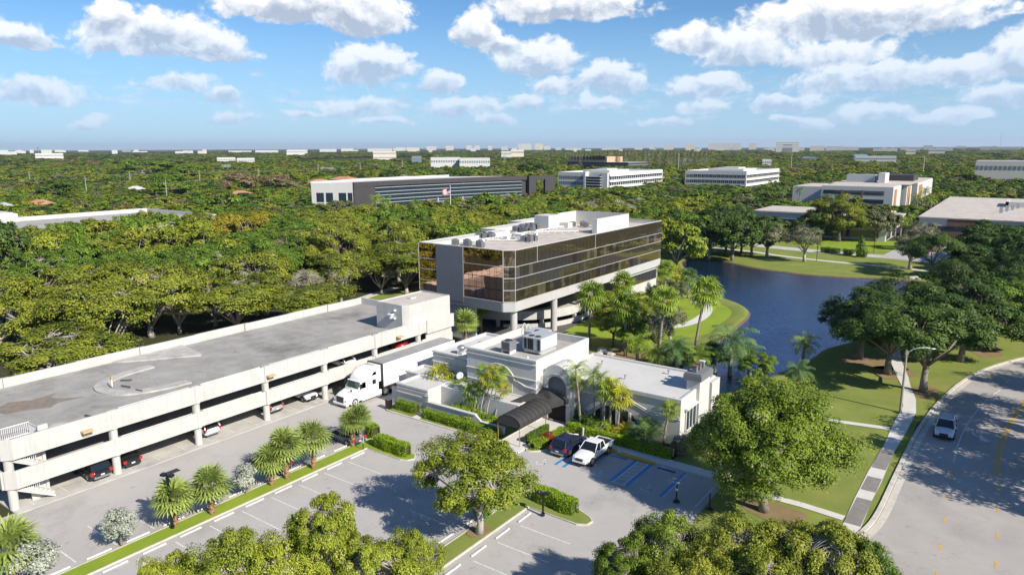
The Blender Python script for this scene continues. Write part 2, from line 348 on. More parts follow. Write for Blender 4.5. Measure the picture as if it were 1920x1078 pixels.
MT['road'] = mat('road_asphalt', (.41, .378, .35), .9, crack=.16, col2=(.345, .318, .295), scale=.25, stain=.25, stain_col=(.2, .19, .18), stain_scale=.1, bump=.2, bscale=14, detail=9)
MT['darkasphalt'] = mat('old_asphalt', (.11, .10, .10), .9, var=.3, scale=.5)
MT['kerb'] = mat('kerb_concrete', (.60, .56, .48), .85, var=.22, scale=1.5, stain=.35, stain_col=(.26, .24, .21), stain_scale=1.2)
MT['walk'] = mat('sidewalk_concrete', (.62, .60, .56), .85, var=.10, scale=.8, stain=.2, stain_col=(.4, .38, .35), stain_scale=.5)
MT['walkdark'] = mat('weathered_sidewalk', (.25, .23, .21), .9, var=.25, scale=1.2)
MT['paint'] = mat('white_paint', (.74, .74, .72), .6, var=.38, scale=5)
MT['yellow'] = mat('yellow_paint', (.70, .42, .06), .6, var=.3, scale=2.5)
MT['bluepaint'] = mat('blue_paint', (.04, .26, .58), .6, var=.25, scale=2)
MT['navypaint'] = mat('dark_blue_paint', (.02, .03, .30), .6, var=.15, scale=2)
MT['redpaint'] = mat('red_paint', (.55, .05, .03), .6, var=.15, scale=2)
MT['grass'] = mat('lawn_grass', (.235, .26, .065), .95, col2=(.15, .20, .045), scale=.25, stain=.5, stain_col=(.26, .24, .07), stain_scale=.13, bump=.6, bscale=9, detail=10, spec=.1)
MT['grassbright'] = mat('bright_lawn', (.25, .32, .035), .95, col2=(.18, .26, .03), scale=.3, bump=.5, bscale=9, detail=9, spec=.1)
MT['soil'] = mat('woodland_floor', (.07, .06, .04), .95, col2=(.045, .055, .02), scale=.12, detail=9, spec=.1)
MT['dirt'] = mat('bare_dirt', (.27, .19, .12), .95, col2=(.2, .16, .07), scale=.8, detail=8, spec=.1)
MT['bark'] = mat('grey_bark', (.27, .23, .19), .9, var=.4, scale=3, bump=.5, bscale=12)
MT['barkpale'] = mat('pale_bark', (.46, .42, .37), .9, var=.3, scale=3, bump=.4, bscale=12)
MT['palmbark'] = mat('palm_bark', (.30, .25, .20), .9, var=.35, scale=4, bump=.6, bscale=8)
MT['palmbrown'] = mat('palm_boots', (.36, .22, .12), .9, var=.4, scale=5, bump=.8, bscale=8)
MT['black'] = mat('black_paint', (.012, .012, .013), .35)
MT['darkgap'] = mat('dark_interior', (.02, .02, .02), .9)
MT['metal'] = mat('galvanised_metal', (.50, .51, .52), .38, metal=.7, var=.15, scale=2)
MT['metalpaint'] = mat('grey_painted_metal', (.42, .44, .45), .5, var=.12, scale=1.5)
MT['whitemetal'] = mat('white_painted_metal', (.78, .78, .76), .45)
MT['tan'] = mat('tan_fixture', (.50, .36, .18), .5)
MT['brass'] = mat('brass_post', (.60, .36, .08), .35, metal=.6)
MT['canvas'] = mat('black_canvas', (.045, .042, .042), .75, var=.25, scale=1.5, bump=.2)
MT['tyre'] = mat('tyre_rubber', (.018, .018, .018), .8)
MT['rim'] = mat('alloy_rim', (.45, .45, .46), .3, metal=.8)
MT['glass'] = mat('tinted_car_glass', (.012, .016, .018), .04, spec=.9)
MT['teal'] = mat('teal_windscreen', (.03, .06, .06), .04, spec=.9)
MT['lamp'] = mat('lamp_lens', (.75, .76, .78), .15, spec=.8)
MT['tail'] = mat('tail_lens', (.45, .01, .01), .2, spec=.7)
MT['plate'] = mat('licence_plate', (.7, .72, .7), .4)
MT['grille'] = mat('dark_grille', (.03, .03, .032), .4)
MT['darkglass'] = mat('blue_window_glass', (.02, .035, .05), .06, spec=.9)
MT['brown'] = mat('brown_cladding', (.20, .11, .07), .8, var=.2, scale=1)
MT['orange'] = mat('ochre_panel', (.42, .20, .06), .8, var=.15, scale=1)
MT['darkclad'] = mat('dark_stone_cladding', (.052, .047, .05), .7, var=.2, scale=.5)
MT['terracotta'] = mat('terracotta_roof', (.52, .25, .14), .85, var=.25, scale=1)
MT['salmon'] = mat('salmon_wall', (.62, .36, .24), .85, var=.08, scale=.3)
MT['wood'] = mat('timber_pole', (.36, .32, .27), .9, var=.2, scale=2)
MT['mulch'] = mat('red_mulch', (.24, .10, .06), .95, var=.35, scale=3)
MT['rock'] = mat('pale_rock', (.50, .47, .42), .9, var=.3, scale=2)
def structure(o, label=None): return tag(o, label, kind='structure')
# ---------------------------------------------------------------- ground
mb = MB()
g = [-22000, -6000, -2000, -700, -300, -120, 0, 60, 150, 350, 900, 2500, 7000, 22000]
for i in range(len(g) - 1):
    for j in range(len(g) - 1): mb.add([(g[i], g[j], 0), (g[i + 1], g[j], 0), (g[i + 1], g[j + 1], 0), (g[i], g[j + 1], 0)], [(0, 1, 2, 3)])
structure(mb.build('ground', MT['soil']))
# lawns (around the lake and along the road)
lawn = [(-22, 40), (-22, 59), (-24, 61), (-59, 61), (-59, 120), (-60.5, 140), (-84, 160), (-88, 205), (-75, 226), (-60, 240), (-26, 246), (-14, 236), (-8, 190), (10, 170), (30, 150), (16, 128), (6, 128), (-7, 86), (-7, 40)]
structure(MB().sheet(lawn, .02).build('lawn', MT['grass']))
# lake
lake = [P(1279, 499), P(1277, 492), P(1288, 487), P(1315, 486), P(1346, 488), P(1380, 497), P(1425, 506), P(1500, 515.6), P(1575, 521), P(1642, 523), P(1714, 528),
        (-12, 178), (-9, 165), (-10, 150), (-12, 135), (-17, 122), P(1548, 655), P(1535, 667), P(1507, 683), (-25, 92), (-27, 82), (-31, 80.5), (-35, 84), (-36.5, 92), P(1352, 640), P(1384, 612), P(1400, 600), P(1406, 588), P(1396, 577),
        P(1371, 566), P(1350, 560), P(1330, 548), P(1312, 535), P(1296, 520), P(1286, 509)]
lake_s = smooth_poly(lake, 2)
mw = bpy.data.materials.new('lake_water'); mw.use_nodes = True; nt = mw.node_tree; b = nt.nodes['Principled BSDF']
b.inputs['Base Color'].default_value = (.045, .20, .46, 1); b.inputs['Metallic'].default_value = .93; b.inputs['Roughness'].default_value = .06; b.inputs['Specular IOR Level'].default_value = .6; b.inputs['IOR'].default_value = 1.33
tc = nt.nodes.new('ShaderNodeTexCoord'); mp = nt.nodes.new('ShaderNodeMapping'); mp.inputs['Rotation'].default_value = (0, 0, R(-30)); mp.inputs['Scale'].default_value = (1, 2.2, 1)
n1 = nt.nodes.new('ShaderNodeTexNoise'); n1.inputs['Scale'].default_value = 1.0; n1.inputs['Detail'].default_value = 5; n1.inputs['Roughness'].default_value = .6
bp = nt.nodes.new('ShaderNodeBump'); bp.inputs['Strength'].default_value = 1.0; bp.inputs['Distance'].default_value = .17
nt.links.new(tc.outputs['Object'], mp.inputs[0]); nt.links.new(mp.outputs[0], n1.inputs['Vector']); nt.links.new(n1.outputs[0], bp.inputs['Height']); nt.links.new(bp.outputs[0], b.inputs['Normal'])
structure(MB().sheet(lake_s, .05).build('lake_water', mw))
# low earth bank running round the water
mb = MB(); n = len(lake_s); a = sum(lake_s[i][0] * lake_s[(i + 1) % n][1] - lake_s[(i + 1) % n][0] * lake_s[i][1] for i in range(n)); sg = 1 if a > 0 else -1
for i in range(n):
    p0 = Vector(lake_s[i - 1]); p1 = Vector(lake_s[i]); p2 = Vector(lake_s[(i + 1) % n]); d = (p2 - p0).normalized(); nn = Vector((d.y, -d.x)) * sg
    for off, z in ((-.25, .03), (.15, .32), (1.0, .42), (3.2, .03)): q = p1 + nn * off; mb.v.append((q.x, q.y, z))
for i in range(n):
    j = (i + 1) % n
    for k in range(3):
        mb.f.append((i * 4 + k, j * 4 + k, j * 4 + k + 1, i * 4 + k + 1)); mb.m.append(0 if k == 0 else 1)
structure(mb.build('lake_bank', [mat('bank_earth', (.17, .11, .06), .95, var=.4, scale=1.2), MT['grass']], smooth=True))
structure(MB().sheet([(-60, 98), (-44, 98), (-38.5, 113), (-39.6, 126), (-46, 134.5), (-58, 146), (-66, 161), (-70, 166), (-78, 158), (-62, 139)], .06).build('peninsula_lawn', MT['grassbright']))
# footpaths
pth = smooth_poly([P(1185, 615), P(1256, 615), P(1296, 607), P(1320, 594), P(1328, 580), P(1320, 568), P(1296, 566)], 2, closed=False)
structure(MB().ribbon(pth, 1.9, .09).build('peninsula_path', MT['walk']))
pth = smooth_poly([P(1280, 461), P(1399, 470), P(1460, 480), P(1560, 491), P(1640, 498), P(1705, 504), P(1760, 512)], 2, closed=False)
structure(MB().ribbon(pth, 2.0, .05).build('lakeside_path', MT['walk']))
pth = [P(1350, 453), P(1399, 458), P(1462, 465), P(1560, 474), P(1640, 480), P(1705, 486), P(1760, 492)]
structure(MB().ribbon(smooth_poly(pth, 2, False), 6.0, .045).build('driveway', MT['slab']))
structure(MB().sheet([(-31, 215), (-14, 213), (-12, 262), (-28, 264)], .07).build('far_car_park', MT['asphalt']))
structure(MB().sheet([P(1462, 444), P(1530, 446), P(1600, 452), P(1682, 452), P(1690, 474), P(1600, 470), P(1500, 462)], .06).build('far_lawn', MT['grassbright']))
# woodland car park lanes seen between the trunks behind the garage
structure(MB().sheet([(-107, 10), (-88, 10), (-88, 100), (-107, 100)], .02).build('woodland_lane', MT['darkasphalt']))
mb = MB(); mb.curb([(-87.6, 12), (-87.6, 86)], .5, 0, .16); mb.curb([(-107, 12), (-107, 98)], .3, 0, .15)
for k in range(9): mb.curb([(-107, 20 + k * 9), (-101, 21.5 + k * 9)], .25, 0, .15)
structure(mb.build('woodland_kerb', MT['kerb']))
mb = MB()
for k in range(9): mb.sheet([(-107, 16 + k * 9), (-101.2, 17 + k * 9), (-101.2, 19.6 + k * 9), (-107, 19 + k * 9)], .03)
structure(mb.build('mulch_bed', MT['mulch']))
structure(MB().ribbon([P(600, 583), P(660, 566), P(712, 549), P(740, 540)], 2.2, .06).build('pale_path', MT['walk']))
structure(MB().sheet([P(655, 566), P(700, 553), P(735, 545), P(790, 543), P(790, 552), P(740, 556), P(700, 566)], .05).build('grass_patch', MT['grass']))
# ---------------------------------------------------------------- parking lot
lot = [(-66.1, -10), (-66.1, 84), (-59.2, 84), (-59.2, 61), (-19.4, 61), (-19.2, 52), (-18.0, 48), (-10, 46), (-7.4, 46), (-7.4, -10)]
structure(MB().sheet(lot, .035).build('parking_lot', MT['asphalt']))
structure(MB().sheet([(-66.1, 84), (-66.1, 92), (-57.5, 92), (-57.5, 61.2), (-59.2, 61.2), (-59.2, 84)], .03).build('service_yard', MT['walk']))
# garage ground slab with its bays
structure(MB().box(-85.0, -65.6, 20.0, 76.5, 0, .09).build('garage_floor', MT['slab']))
mb = MB()
for k in range(21): y = 21.5 + k * 2.75; mb.box(-71.6, -66.2, y, y + .11, .093, .097)
structure(mb.build('garage_bay_line', MT['paint']))
def roadmark(): pass
mb = MB(); z = .041
def line(x0, x1, y, w=.11): mb.box(x0, x1, y - w / 2, y + w / 2, z - .004, z)
for k in range(13): line(-50.8, -45.6, 43.0 - 2.92 * k)                       # row facing the palm strip
for k in range(12): line(-58.9, -54.1, 19.7 + 2.93 * k - 5.86)                  # row under the palms
for k in range(8): line(-30.3, -25.6, 43.0 - 3.05 * k)
for k in range(8): line(-39.2, -34.6, 42.6 - 3.0 * k)
structure(mb.build('parking_line', MT['paint']))
# accessible bays: blue / white painting
mw_, mblue = MB(), MB()
for X in (-28.05, -26.45): mblue.sheet([(X - .16, 54.1), (X + .16, 54.1), (X + .16, 59.7), (X - .16, 59.7)], z)
for X in (-23.1, -33.1, -34.0): mblue.sheet([(X - .16, 54.1), (X + .16, 54.1), (X + .16, 59.7), (X - .16, 59.7)], z)
for X in (-27.78, -26.72): mw_.sheet([(X - .06, 54.1), (X + .06, 54.1), (X + .06, 59.5), (X - .06, 59.5)], z + .004)
for X in (-22.86, -19.9): mw_.sheet([(X - .06, 54.1), (X + .06, 54.1), (X + .06, 59.5), (X - .06, 59.5)], z + .004)
mw_.sheet([(-28.0, 54.05), (-26.5, 54.05), (-26.5, 54.2), (-28.0, 54.2)], z + .008)
for k in range(6): y = 54.9 + .8 * k; mw_.sheet([(-27.72, y), (-26.78, y + .35), (-26.78, y + .47), (-27.72, y + .12)], z + .006)
def isa(mb, cx, cy, s, zz, ang=0):
    """wheelchair symbol as flat paint"""
    T = Matrix.Rotation(ang, 2)
    def q(pts): mb.sheet([(cx + (T @ Vector(p)).x * s, cy + (T @ Vector(p)).y * s) for p in pts], zz)
    n = 14
    for i in range(n):
        a0 = R(-200 + 250 * i / n); a1 = R(-200 + 250 * (i + 1) / n)
        q([(-.06 + .28 * math.cos(a0), -.16 + .28 * math.sin(a0)), (-.06 + .28 * math.cos(a1), -.16 + .28 * math.sin(a1)), (-.06 + .36 * math.cos(a1), -.16 + .36 * math.sin(a1)), (-.06 + .36 * math.cos(a0), -.16 + .36 * math.sin(a0))])
    q([(-.10, .36), (-.02, .36), (.04, -.02), (-.04, -.04)]); q([(-.05, .0), (-.03, -.07), (.24, -.07), (.24, 0)]); q([(.18, -.02), (.25, -.02), (.36, -.36), (.29, -.38)])
    q([(.29, -.38), (.31, -.31), (.44, -.30), (.44, -.37)]); q([(-.03, .18), (-.02, .12), (.16, .12), (.16, .18)])
    q([(-.06 + .085 * math.cos(R(k * 45)), .46 + .085 * math.sin(R(k * 45))) for k in range(8)])
for (cx, cy) in ((-29.6, 54.9), (-24.7, 54.9), (-35.3, 53.9)): isa(mw_, cx, cy, 1.35, z)
structure(mw_.build('white_bay_marking', MT['paint'])); structure(mblue.build('blue_bay_marking', MT['bluepaint']))
# wheel stops
def wheel_stop(x, y, m, lab, grp, horiz=False):
    mb = MB(); prof = [(-.075, 0), (.075, 0), (.055, .11), (-.055, .11)]
    if horiz: mb.extr([(p[0], p[1]) for p in prof], 'X', -.9, .9)
    else: mb.extr(prof, 'Y', -.9, .9)
    o = mb.build('wheel_stop', m, bevel=.015, loc=(x, y, .036)); return tag(o, lab, 'wheel stop', grp)
ws0 = None
def stops(pts, lab, grp):
    global ws0
    for (x, y) in pts:
        if ws0 is None: ws0 = wheel_stop(x, y, MT['paint'], lab, grp)
        else:
            c = ws0.copy(); COL.objects.link(c); c.location = (x, y, .036); c['label'] = lab; c['group'] = grp
stops([(-51.1, 44.45 - 2.92 * k) for k in range(11)], 'white wheel stop in the row of bays along the right edge of the palm strip', 'wheel stops right of the palm strip')
stops([(-53.8, 21.2 + 2.93 * k - 2.93) for k in range(10)], 'white concrete wheel stop beside the left edge of the palm strip', 'wheel stops left of the palm strip')
stops([(-30.7, 44.2 - 3.05 * k) for k in range(6)], 'white concrete wheel stop in the bays right of the spreading lot tree', 'wheel stops right of the spreading tree')
stops([(-33.9, 44.0 - 3.0 * k) for k in range(6) if k not in (0,)], 'white concrete wheel stop in the shadow left of the spreading lot tree', 'wheel stops left of the spreading tree')
wheel_stop(-29.7, 59.05, mat('light_blue_paint', (.03, .26, .50), .6, var=.2), 'light blue wheel stop behind the white pickup', None, True)
wheel_stop(-24.75, 59.15, MT['navypaint'], 'dark blue wheel stop in the right-hand accessible bay', None, True)
# planted strips and islands with kerbs
def strip(poly, name, m=None, kerbw=.18, mulch=False):
    structure(MB().prism(poly, .0, .13).build(name, m or MT['grass'])); structure(MB().curb(poly, kerbw, .0, .16, closed=True).build('kerb', MT['kerb']))
strip([(-53.3, -5), (-51.6, -5), (-51.6, 46.2), (-46.9, 46.2), (-46.2, 46.5), (-45.9, 47.1), (-46.4, 47.8), (-47.2, 48.0), (-50, 48.2), (-53.0, 48.4), (-53.3, 46)], 'grass_strip', MT['grassbright'], .10)
strip([(-33.2, 10), (-31.6, 10), (-31.4, 45.8), (-26.6, 45.7), (-25.9, 46.1), (-25.8, 46.8), (-26.3, 47.3), (-28.5, 48.2), (-32.5, 48.4), (-33.2, 47.0)], 'grass_island', MT['grass'], .12)
structure(MB().prism(smooth_poly([(-33.2, 39.2), (-31.6, 39.2), (-31.6, 41.2), (-33.2, 41.4)], 2), .13, .17).build('mulch_ring', MT['dirt']))
strip(smooth_poly([(-58.3, 55.6), (-57.6, 54.9), (-56.5, 54.9)], 1, False) + [(-41.9, 54.9), (-41.6, 55.3), (-41.6, 62.0), (-58.4, 62.0)], 'planting_bed', MT['grass'], .2)
structure(MB().prism([(-53.7, 54.85), (-52.7, 54.85), (-52.9, 58.0), (-53.6, 58.0)], .13, .17).build('bed_walk', MT['walk']))
# walk in front of the restaurant and the yellow ramp
structure(MB().prism([(-41.3, 53.6), (-38.4, 53.6), (-38.2, 60.2), (-19.8, 59.95), (-19.8, 61.3), (-36.5, 61.6), (-37.6, 64.2), (-41.4, 64.2)], .0, .12).build('entrance_walk', MT['walk']))
strip(smooth_poly([(-38.4, 55.0), (-37.3, 55.2), (-36.0, 57.0), (-36.2, 60.0), (-38.2, 60.2), (-38.4, 60.2)], 2), 'shrub_island', MT['grass'], .14)
mb = MB(); mb.sheet([(-31.2, 59.75), (-30.6, 59.55), (-30.5, 60.4), (-31.3, 60.5)], .13); mb.sheet([(-30.3, 59.6), (-26.1, 59.55), (-26.3, 60.1), (-30.0, 60.25)], .126)
mb.sheet([(-30.3, 59.42), (-26.1, 59.37), (-26.1, 59.55), (-30.3, 59.6)], .07)
structure(mb.build('yellow_kerb_marking', MT['yellow']))
structure(MB().prism([(-37.4, 61.6), (-25.2, 61.45), (-25.2, 65), (-37.4, 65)], .0, .14).build('planting_bed', MT['soil']))
structure(MB().curb([(-66.0, 18.6), (-64.6, 18.2), (-63.6, 17.2), (-63.2, 14)], .2, 0, .15).build('red_kerb', MT['redpaint']))
structure(MB().sheet([(-85, 5), (-64, 5), (-63.6, 17), (-66, 18.6), (-85, 18.6)], .05).build('corner_lawn', MT['grass']))
# ---------------------------------------------------------------- road
kl = [(-10, 44), (-10.4, 47), (-9.6, 50), (-8.6, 53.5), (-7.7, 57.3), (-7.1, 60.7), (-7.0, 69.3), (-6.8, 81.1), (-6.5, 86.5), (-5.7, 95.7), (-3.7, 107.9), (-.3, 117.8), (5.5, 128.5), (16, 141), (32, 155), (60, 172)]
kr = [(-10, 30), (-7.6, 10), (-7.6, -10), (9.5, -10), (9.3, 60), (9.3, 80), (10.4, 97), (13.5, 108), (20, 118), (33, 130), (62, 148)]
structure(MB().sheet(kl + kr[::-1], .045).build('road', MT['road']))
kk = kl[2:]
structure(MB().curb(smooth_poly(kk, 2, False), .35, 0, .16).build('road_kerb', MT['kerb']))
gut = [(x + .55, y) for x, y in kk]
structure(MB().ribbon(smooth_poly(gut, 2, False), .55, .052).build('gutter', MT['kerb']))
structure(MB().ribbon(smooth_poly([(x + 17.5 if y < 100 else x + 17.5 + (y - 100) * .1, y - (max(0, y - 100)) * .35) for x, y in kk[3:]], 2, False), 4, .07).build('road_verge', MT['grass']))
mb = MB(); z = .052
mb.ribbon(smooth_poly([P(1788, 867), P(1795, 836), P(1807, 806), P(1825, 778), P(1851, 749)], 2, False), .13, z)
for a_, b_ in ((((1862, 741), (1876, 731))), ((1886, 718), (1894, 712))): mb.ribbon([P(*a_), P(*b_)], .13, z)
# turn arrow
ax, ay = P(1842, 819)
ar = smooth_poly([P(1823, 807), P(1826, 816), P(1838, 820)], 2, False); mb.ribbon(ar, .22, z); mb.sheet([P(1836, 815), P(1838, 827), P(1858, 828)], z + .004)
structure(mb.build('white_lane_marking', MT['paint']))
mb = MB(); yc = [P(1867, 910), P(1868, 882), P(1874, 834), P(1895, 790), P(1922, 752), P(1960, 712)]
yc = smooth_poly(yc, 2, False)
mb.ribbon([(x - .17, y) for x, y in yc[1:]], .17, z); mb.ribbon([(x + .17, y) for x, y in yc[1:]], .17, z)
for (u, v) in ((1872, 914), (1870, 957), (1869, 1004), (1867, 1058), (1866, 1115)): X, Y = P(u, v); mb.box(X - .07, X + .07, Y - .6, Y + .6, z - .004, z)
for (u, v) in ((1782, 893), (1776, 932), (1770, 975), (1762, 1026), (1755, 1080)): X, Y = P(u, v); mb.box(X - .07, X + .07, Y - .55, Y + .55, z - .004, z)
structure(mb.build('yellow_lane_marking', MT['yellow']))
# sidewalk
swl = [(-9.1, 52), (-9.1, 58.1), (-9.2, 63.6), (-9.2, 69.9), (-9.0, 76.8), (-9.1, 84.7), (-9.0, 90.9), (-10.2, 98.9), (-11.3, 102.9), (-12.9, 109.3), (-14.5, 118), (-14, 128), (-6, 142)]
swr = [(-7.75, 52), (-7.8, 57.6), (-7.9, 64.1), (-7.8, 68.3), (-7.9, 75.6), (-7.6, 82.8), (-7.5, 89.5), (-8.1, 94.5), (-9.3, 99.6), (-10.0, 103.4), (-11.5, 109.6), (-13.0, 118), (-12.5, 127), (-4.6, 141)]
mb = MB()
for i in range(len(swl) - 1):
    dark = 0
    mb.add([(*swl[i], .07), (*swr[i], .07), (*swr[i + 1], .07), (*swl[i + 1], .07)], [(0, 1, 2, 3)], dark)
structure(mb.build('sidewalk', MT['walk']))
mb = MB()
for (y0, y1) in ((71.0, 76.0), (65.6, 68.8), (58.6, 63.8)): mb.sheet([(-9.12, y0), (-7.88, y0), (-7.88, y1), (-9.08, y1)], .075)
structure(mb.build('stained_sidewalk_slab', MT['walkdark']))
mb = MB(); mb.ribbon([P(1500, 946), P(1538, 958), P(1582, 972)], .9, .068); mb.ribbon([P(1540, 785), P(1581, 792), P(1668, 804)], .9, .068)
mb.ribbon([P(1340, 905), P(1420, 925), P(1500, 946)], .9, .066)
structure(mb.build('cross_path', MT['walk']))
mb = MB()
for cx, cy, rx, ry in ((-7.7, 98.2, 1.9, 2.6), (-12.0, 104.5, 2.6, 3.2), (-16, 108, 5, 3), (-14, 57, 2.5, 2), (-2, 124, 2.0, 4), (-40, 84, 5, 3), (-45.5, 91, 4, 3)):
    mb.sheet([(cx + rx * (1 + .2 * math.sin(3 * t + cx)) * math.cos(t), cy + ry * (1 + .2 * math.cos(2 * t + cy)) * math.sin(t)) for t in [k * math.pi / 10 for k in range(20)]], .04)
structure(mb.build('bare_earth_patch', MT['dirt']))
for k, (u, v) in enumerate(((296, 866), (325, 884))):
    X, Y = P(u, v); m_ = MB(); m_.box(X - .38, X + .38, Y - .55, Y + .55, .03, .044)
    for j in range(7): m_.box(X - .34, X + .34, Y - .48 + j * .15, Y - .42 + j * .15, .044, .056)
    tag(m_.build('storm_drain', MT['grille']), ['dark slotted storm drain nearer the garage columns', 'dark slotted storm drain further out in the drive aisle'][k], 'drain', 'storm drains in the drive aisle')
# ================================================================ parking garage
def build_garage():
    g = empty('parking_garage', (-66.3, 48, 0), 0, 'two level white concrete parking garage with a long grey roof deck', 'parking garage')
    gl = Vector(g.location)
    def mk(mb, name, m, par=None, **k):
        par = par or g
        o = mb.build(name, m, par, **k); o.location = -gl if par is g else (0, 0, 0); return o
    X1, X0, Y0, Y1 = -66.35, -85.2, 19.6, 76.8
    deck = MB(); deck.prism([(X0 + .1, Y0 + .3), (X1 - .6, Y0 + .3), (X1 - .1, Y0 + .8), (X1 - .1, Y1 - .1), (X0 + .1, Y1 - .1)], 5.1, 5.4)
    mk(deck, 'roof_deck', MT['deck'])
    mk(MB().box(X0 + .1, X1 - .15, Y0 + .5, Y1 - .1, 2.5, 2.75), 'middle_floor', MT['slab'])
    ys = [23.2, 28.7, 36.9, 45.1, 53.35, 61.6, 69.8, 76.8]
    # front spandrel bands, each bay slightly stepped from the next
    for (zb, zt, tx) in ((4.62, 6.42, 0.), (2.02, 3.62, 0.)):
        fb = MB()
        fb.prism([(X1 + .30, 20.5), (X1 + .30, 28.6), (X1 + .05, 28.6), (X1 + .05, 20.5)], zb, zt)
        for i in range(1, len(ys) - 1):
            o = .30 if i % 2 else .18
            fb.box(X1 + .02, X1 + o, ys[i] - .02, ys[i + 1] - .03, zb, zt + (0 if i % 2 else -.08))
            fb.box(X1 - .06, X1 + .02, ys[i] + .6, ys[i + 1] - .6, zt - .22, zt + .05)
        for y in ys[1:-1]: fb.prism([(X1 + .0, y - .35), (X1 + .36, y - .2), (X1 + .36, y + .2), (X1 + .0, y + .35)], zb - .03, zt + .04)
        # chamfer and end face
        fb.prism([(X1 + .30, 20.5), (X1 + .05, 20.5), (X1 - .45, 20.02), (X1 - .3, 19.75)], zb - .02, zt + .02)
        fb.box(X0, X1 - .42, Y0, Y0 + .25, zb, zt)
        if zb > 4: fb.prism([(X1 + .04, 22.6), (X1 + .04, 23.4), (X1 - .2, 23.4), (X1 - .2, 22.6)], zt, zt + .45)
        mk(fb, 'parapet_band', MT['wall'], bevel=.03)
    b = MB()
    for k in range(8):
        y0, y1 = 19.6 + k * 7.2, 19.6 + (k + 1) * 7.2; y1 = min(y1, 76.8)
        o = 0 if k % 2 else .22
        b.box(X0 - o - .2, X0 - o + .05, y0, y1 - .02, 4.6, 6.4); b.box(X0 - o - .2, X0 - o + .05, y0, y1 - .02, 2.0, 3.6)
        b.box(X0 - .25, X0 + .07, y0 - .3, y0 + .3, 4.6, 6.43)
    b.box(X0, -74.5, Y1 - .3, Y1 - .02, 4.6, 6.4); b.box(X0, X1, Y1 - .3, Y1 - .02, 2.0, 3.6)
    mk(b, 'rear_parapet', MT['wall'])
    # columns
    for i, y in enumerate([20.3] + ys[1:-1]):
        c = MB().cyl((X1 - (.25 if i else .45), y), .36, .09, 4.65, 18)
        if i: c.cyl((X1 - .1, y), .33, 3.5, 4.7, 16)
        mk(c, 'column', MT['wall'], smooth=False)
    for y in ys[1:-1]:
        mk(MB().box(-76.3, -75.7, y - .3, y + .3, .09, 5.1), 'column', MT['wall'])
        mk(MB().box(-84.9, -84.4, y - .3, y + .3, .09, 5.1), 'column', MT['wall'])
    mk(MB().box(X1 - 3.0, X1 - .7, 22.95, 23.2, .09, 5.1).box(X1 - 1.0, X1 - .85, 21.8, 23.2, .09, 5.1), 'stair_wall', MT['wall'])
    # stair flights with railings
    for z0 in (.1, 2.7):
        st = MB(); n = 9
        for k in range(n):
            y = 20.6 + k * .3; z = z0 + 1.9 - k * .2; st.box(X1 - .95, X1 - .2, y, y + .33, z, z + .22)
        st.extr([(20.3, z0 + 1.75), (20.6, z0 + 2.05), (23.3, z0 + .25), (23.3, z0 - .0)], 'X', X1 - .2, X1 - .05)
        mk(st, 'stair_flight', MT['wall'])
        rl = MB(); rl.bar((X1 - .12, 20.5, z0 + 2.75), (X1 - .12, 22.3, z0 + 1.75), .05, .05)
        for k in range(12): y = 20.55 + k * .15; rl.box(X1 - .14, X1 - .10, y, y + .03, z0 + 2.0 - k * .085, z0 + 2.72 - k * .085)
        mk(rl, 'stair_railing', MT['whitemetal'])
    rl = MB()
    for z in (5.55, 6.55): rl.box(X1 - 2.6, X1 - 2.55, 20.2, 22.9, z, z + .06)
    for k in range(19): y = 20.2 + k * .147; rl.box(X1 - 2.59, X1 - 2.56, y, y + .03, 5.4, 6.6)
    for k in range(16): x = X1 - 2.6 + k * .15; rl.box(x, x + .03, 22.85, 22.88, 5.4, 6.5)
    rl.box(X1 - 2.6, X1 - .3, 22.84, 22.9, 6.45, 6.52)
    mk(rl, 'stair_railing', MT['whitemetal'])
    mk(MB().box(X1 - 2.5, X1 - .25, 20.3, 22.8, 5.4, 5.46), 'stair_opening', MT['brown'])
    # roof box with louvre
    rb = MB(); rb.prism([(-71.9, 67.3), (-66.95, 67.3), (-66.3, 68.0), (-66.3, 76.45), (-71.9, 76.45)], 5.4, 8.95)
    bx = mk(rb, 'penthouse', MT['wall'])
    mk(MB().prism([(-71.65, 67.55), (-67.05, 67.55), (-66.55, 68.1), (-66.55, 76.2), (-71.65, 76.2)], 8.95, 8.96), 'penthouse_roof', MT['roofbeige'], bx)
    cop = MB().curb([(-71.8, 67.4), (-67.0, 67.4), (-66.4, 68.05), (-66.4, 76.35), (-71.8, 76.35)], .22, 8.94, 9.1, closed=True); mk(cop, 'coping', MT['wall'], bx)
    gv = MB(); gv.box(-66.3, -66.285, 68.0, 76.45, 7.72, 7.78); gv.box(-71.9, -66.95, 67.29, 67.3, 7.72, 7.78); mk(gv, 'groove', MT['ledge'], bx)
    lv = MB(); lv.box(-66.3, -66.26, 68.3, 71.2, 6.3, 7.15)
    for k in range(9): lv.box(-66.27, -66.22, 68.35, 71.15, 6.34 + k * .09, 6.38 + k * .09, 1)
    mk(lv, 'louvre', [MT['metalpaint'], MT['whitemetal']], bx)
    mk(MB().box(-68.3, -68.05, 66.95, 67.3, 8.2, 8.4), 'wall_camera', MT['whitemetal'], bx); fx = MB(); fx.box(-69.3, -68.5, 66.75, 67.3, 7.55, 7.75); fx.box(-69.0, -68.7, 66.85, 67.3, 7.1, 7.6); fx.box(-68.72, -68.1, 66.95, 67.25, 7.1, 7.3)
    mk(fx, 'floodlight', MT['whitemetal'], bx)
    mk(MB().box(-70.2, -69.3, 71.5, 72.6, 8.96, 9.12).box(-70.6, -70.2, 71.3, 72.3, 8.96, 9.0), 'roof_hatch', MT['wall'], bx)
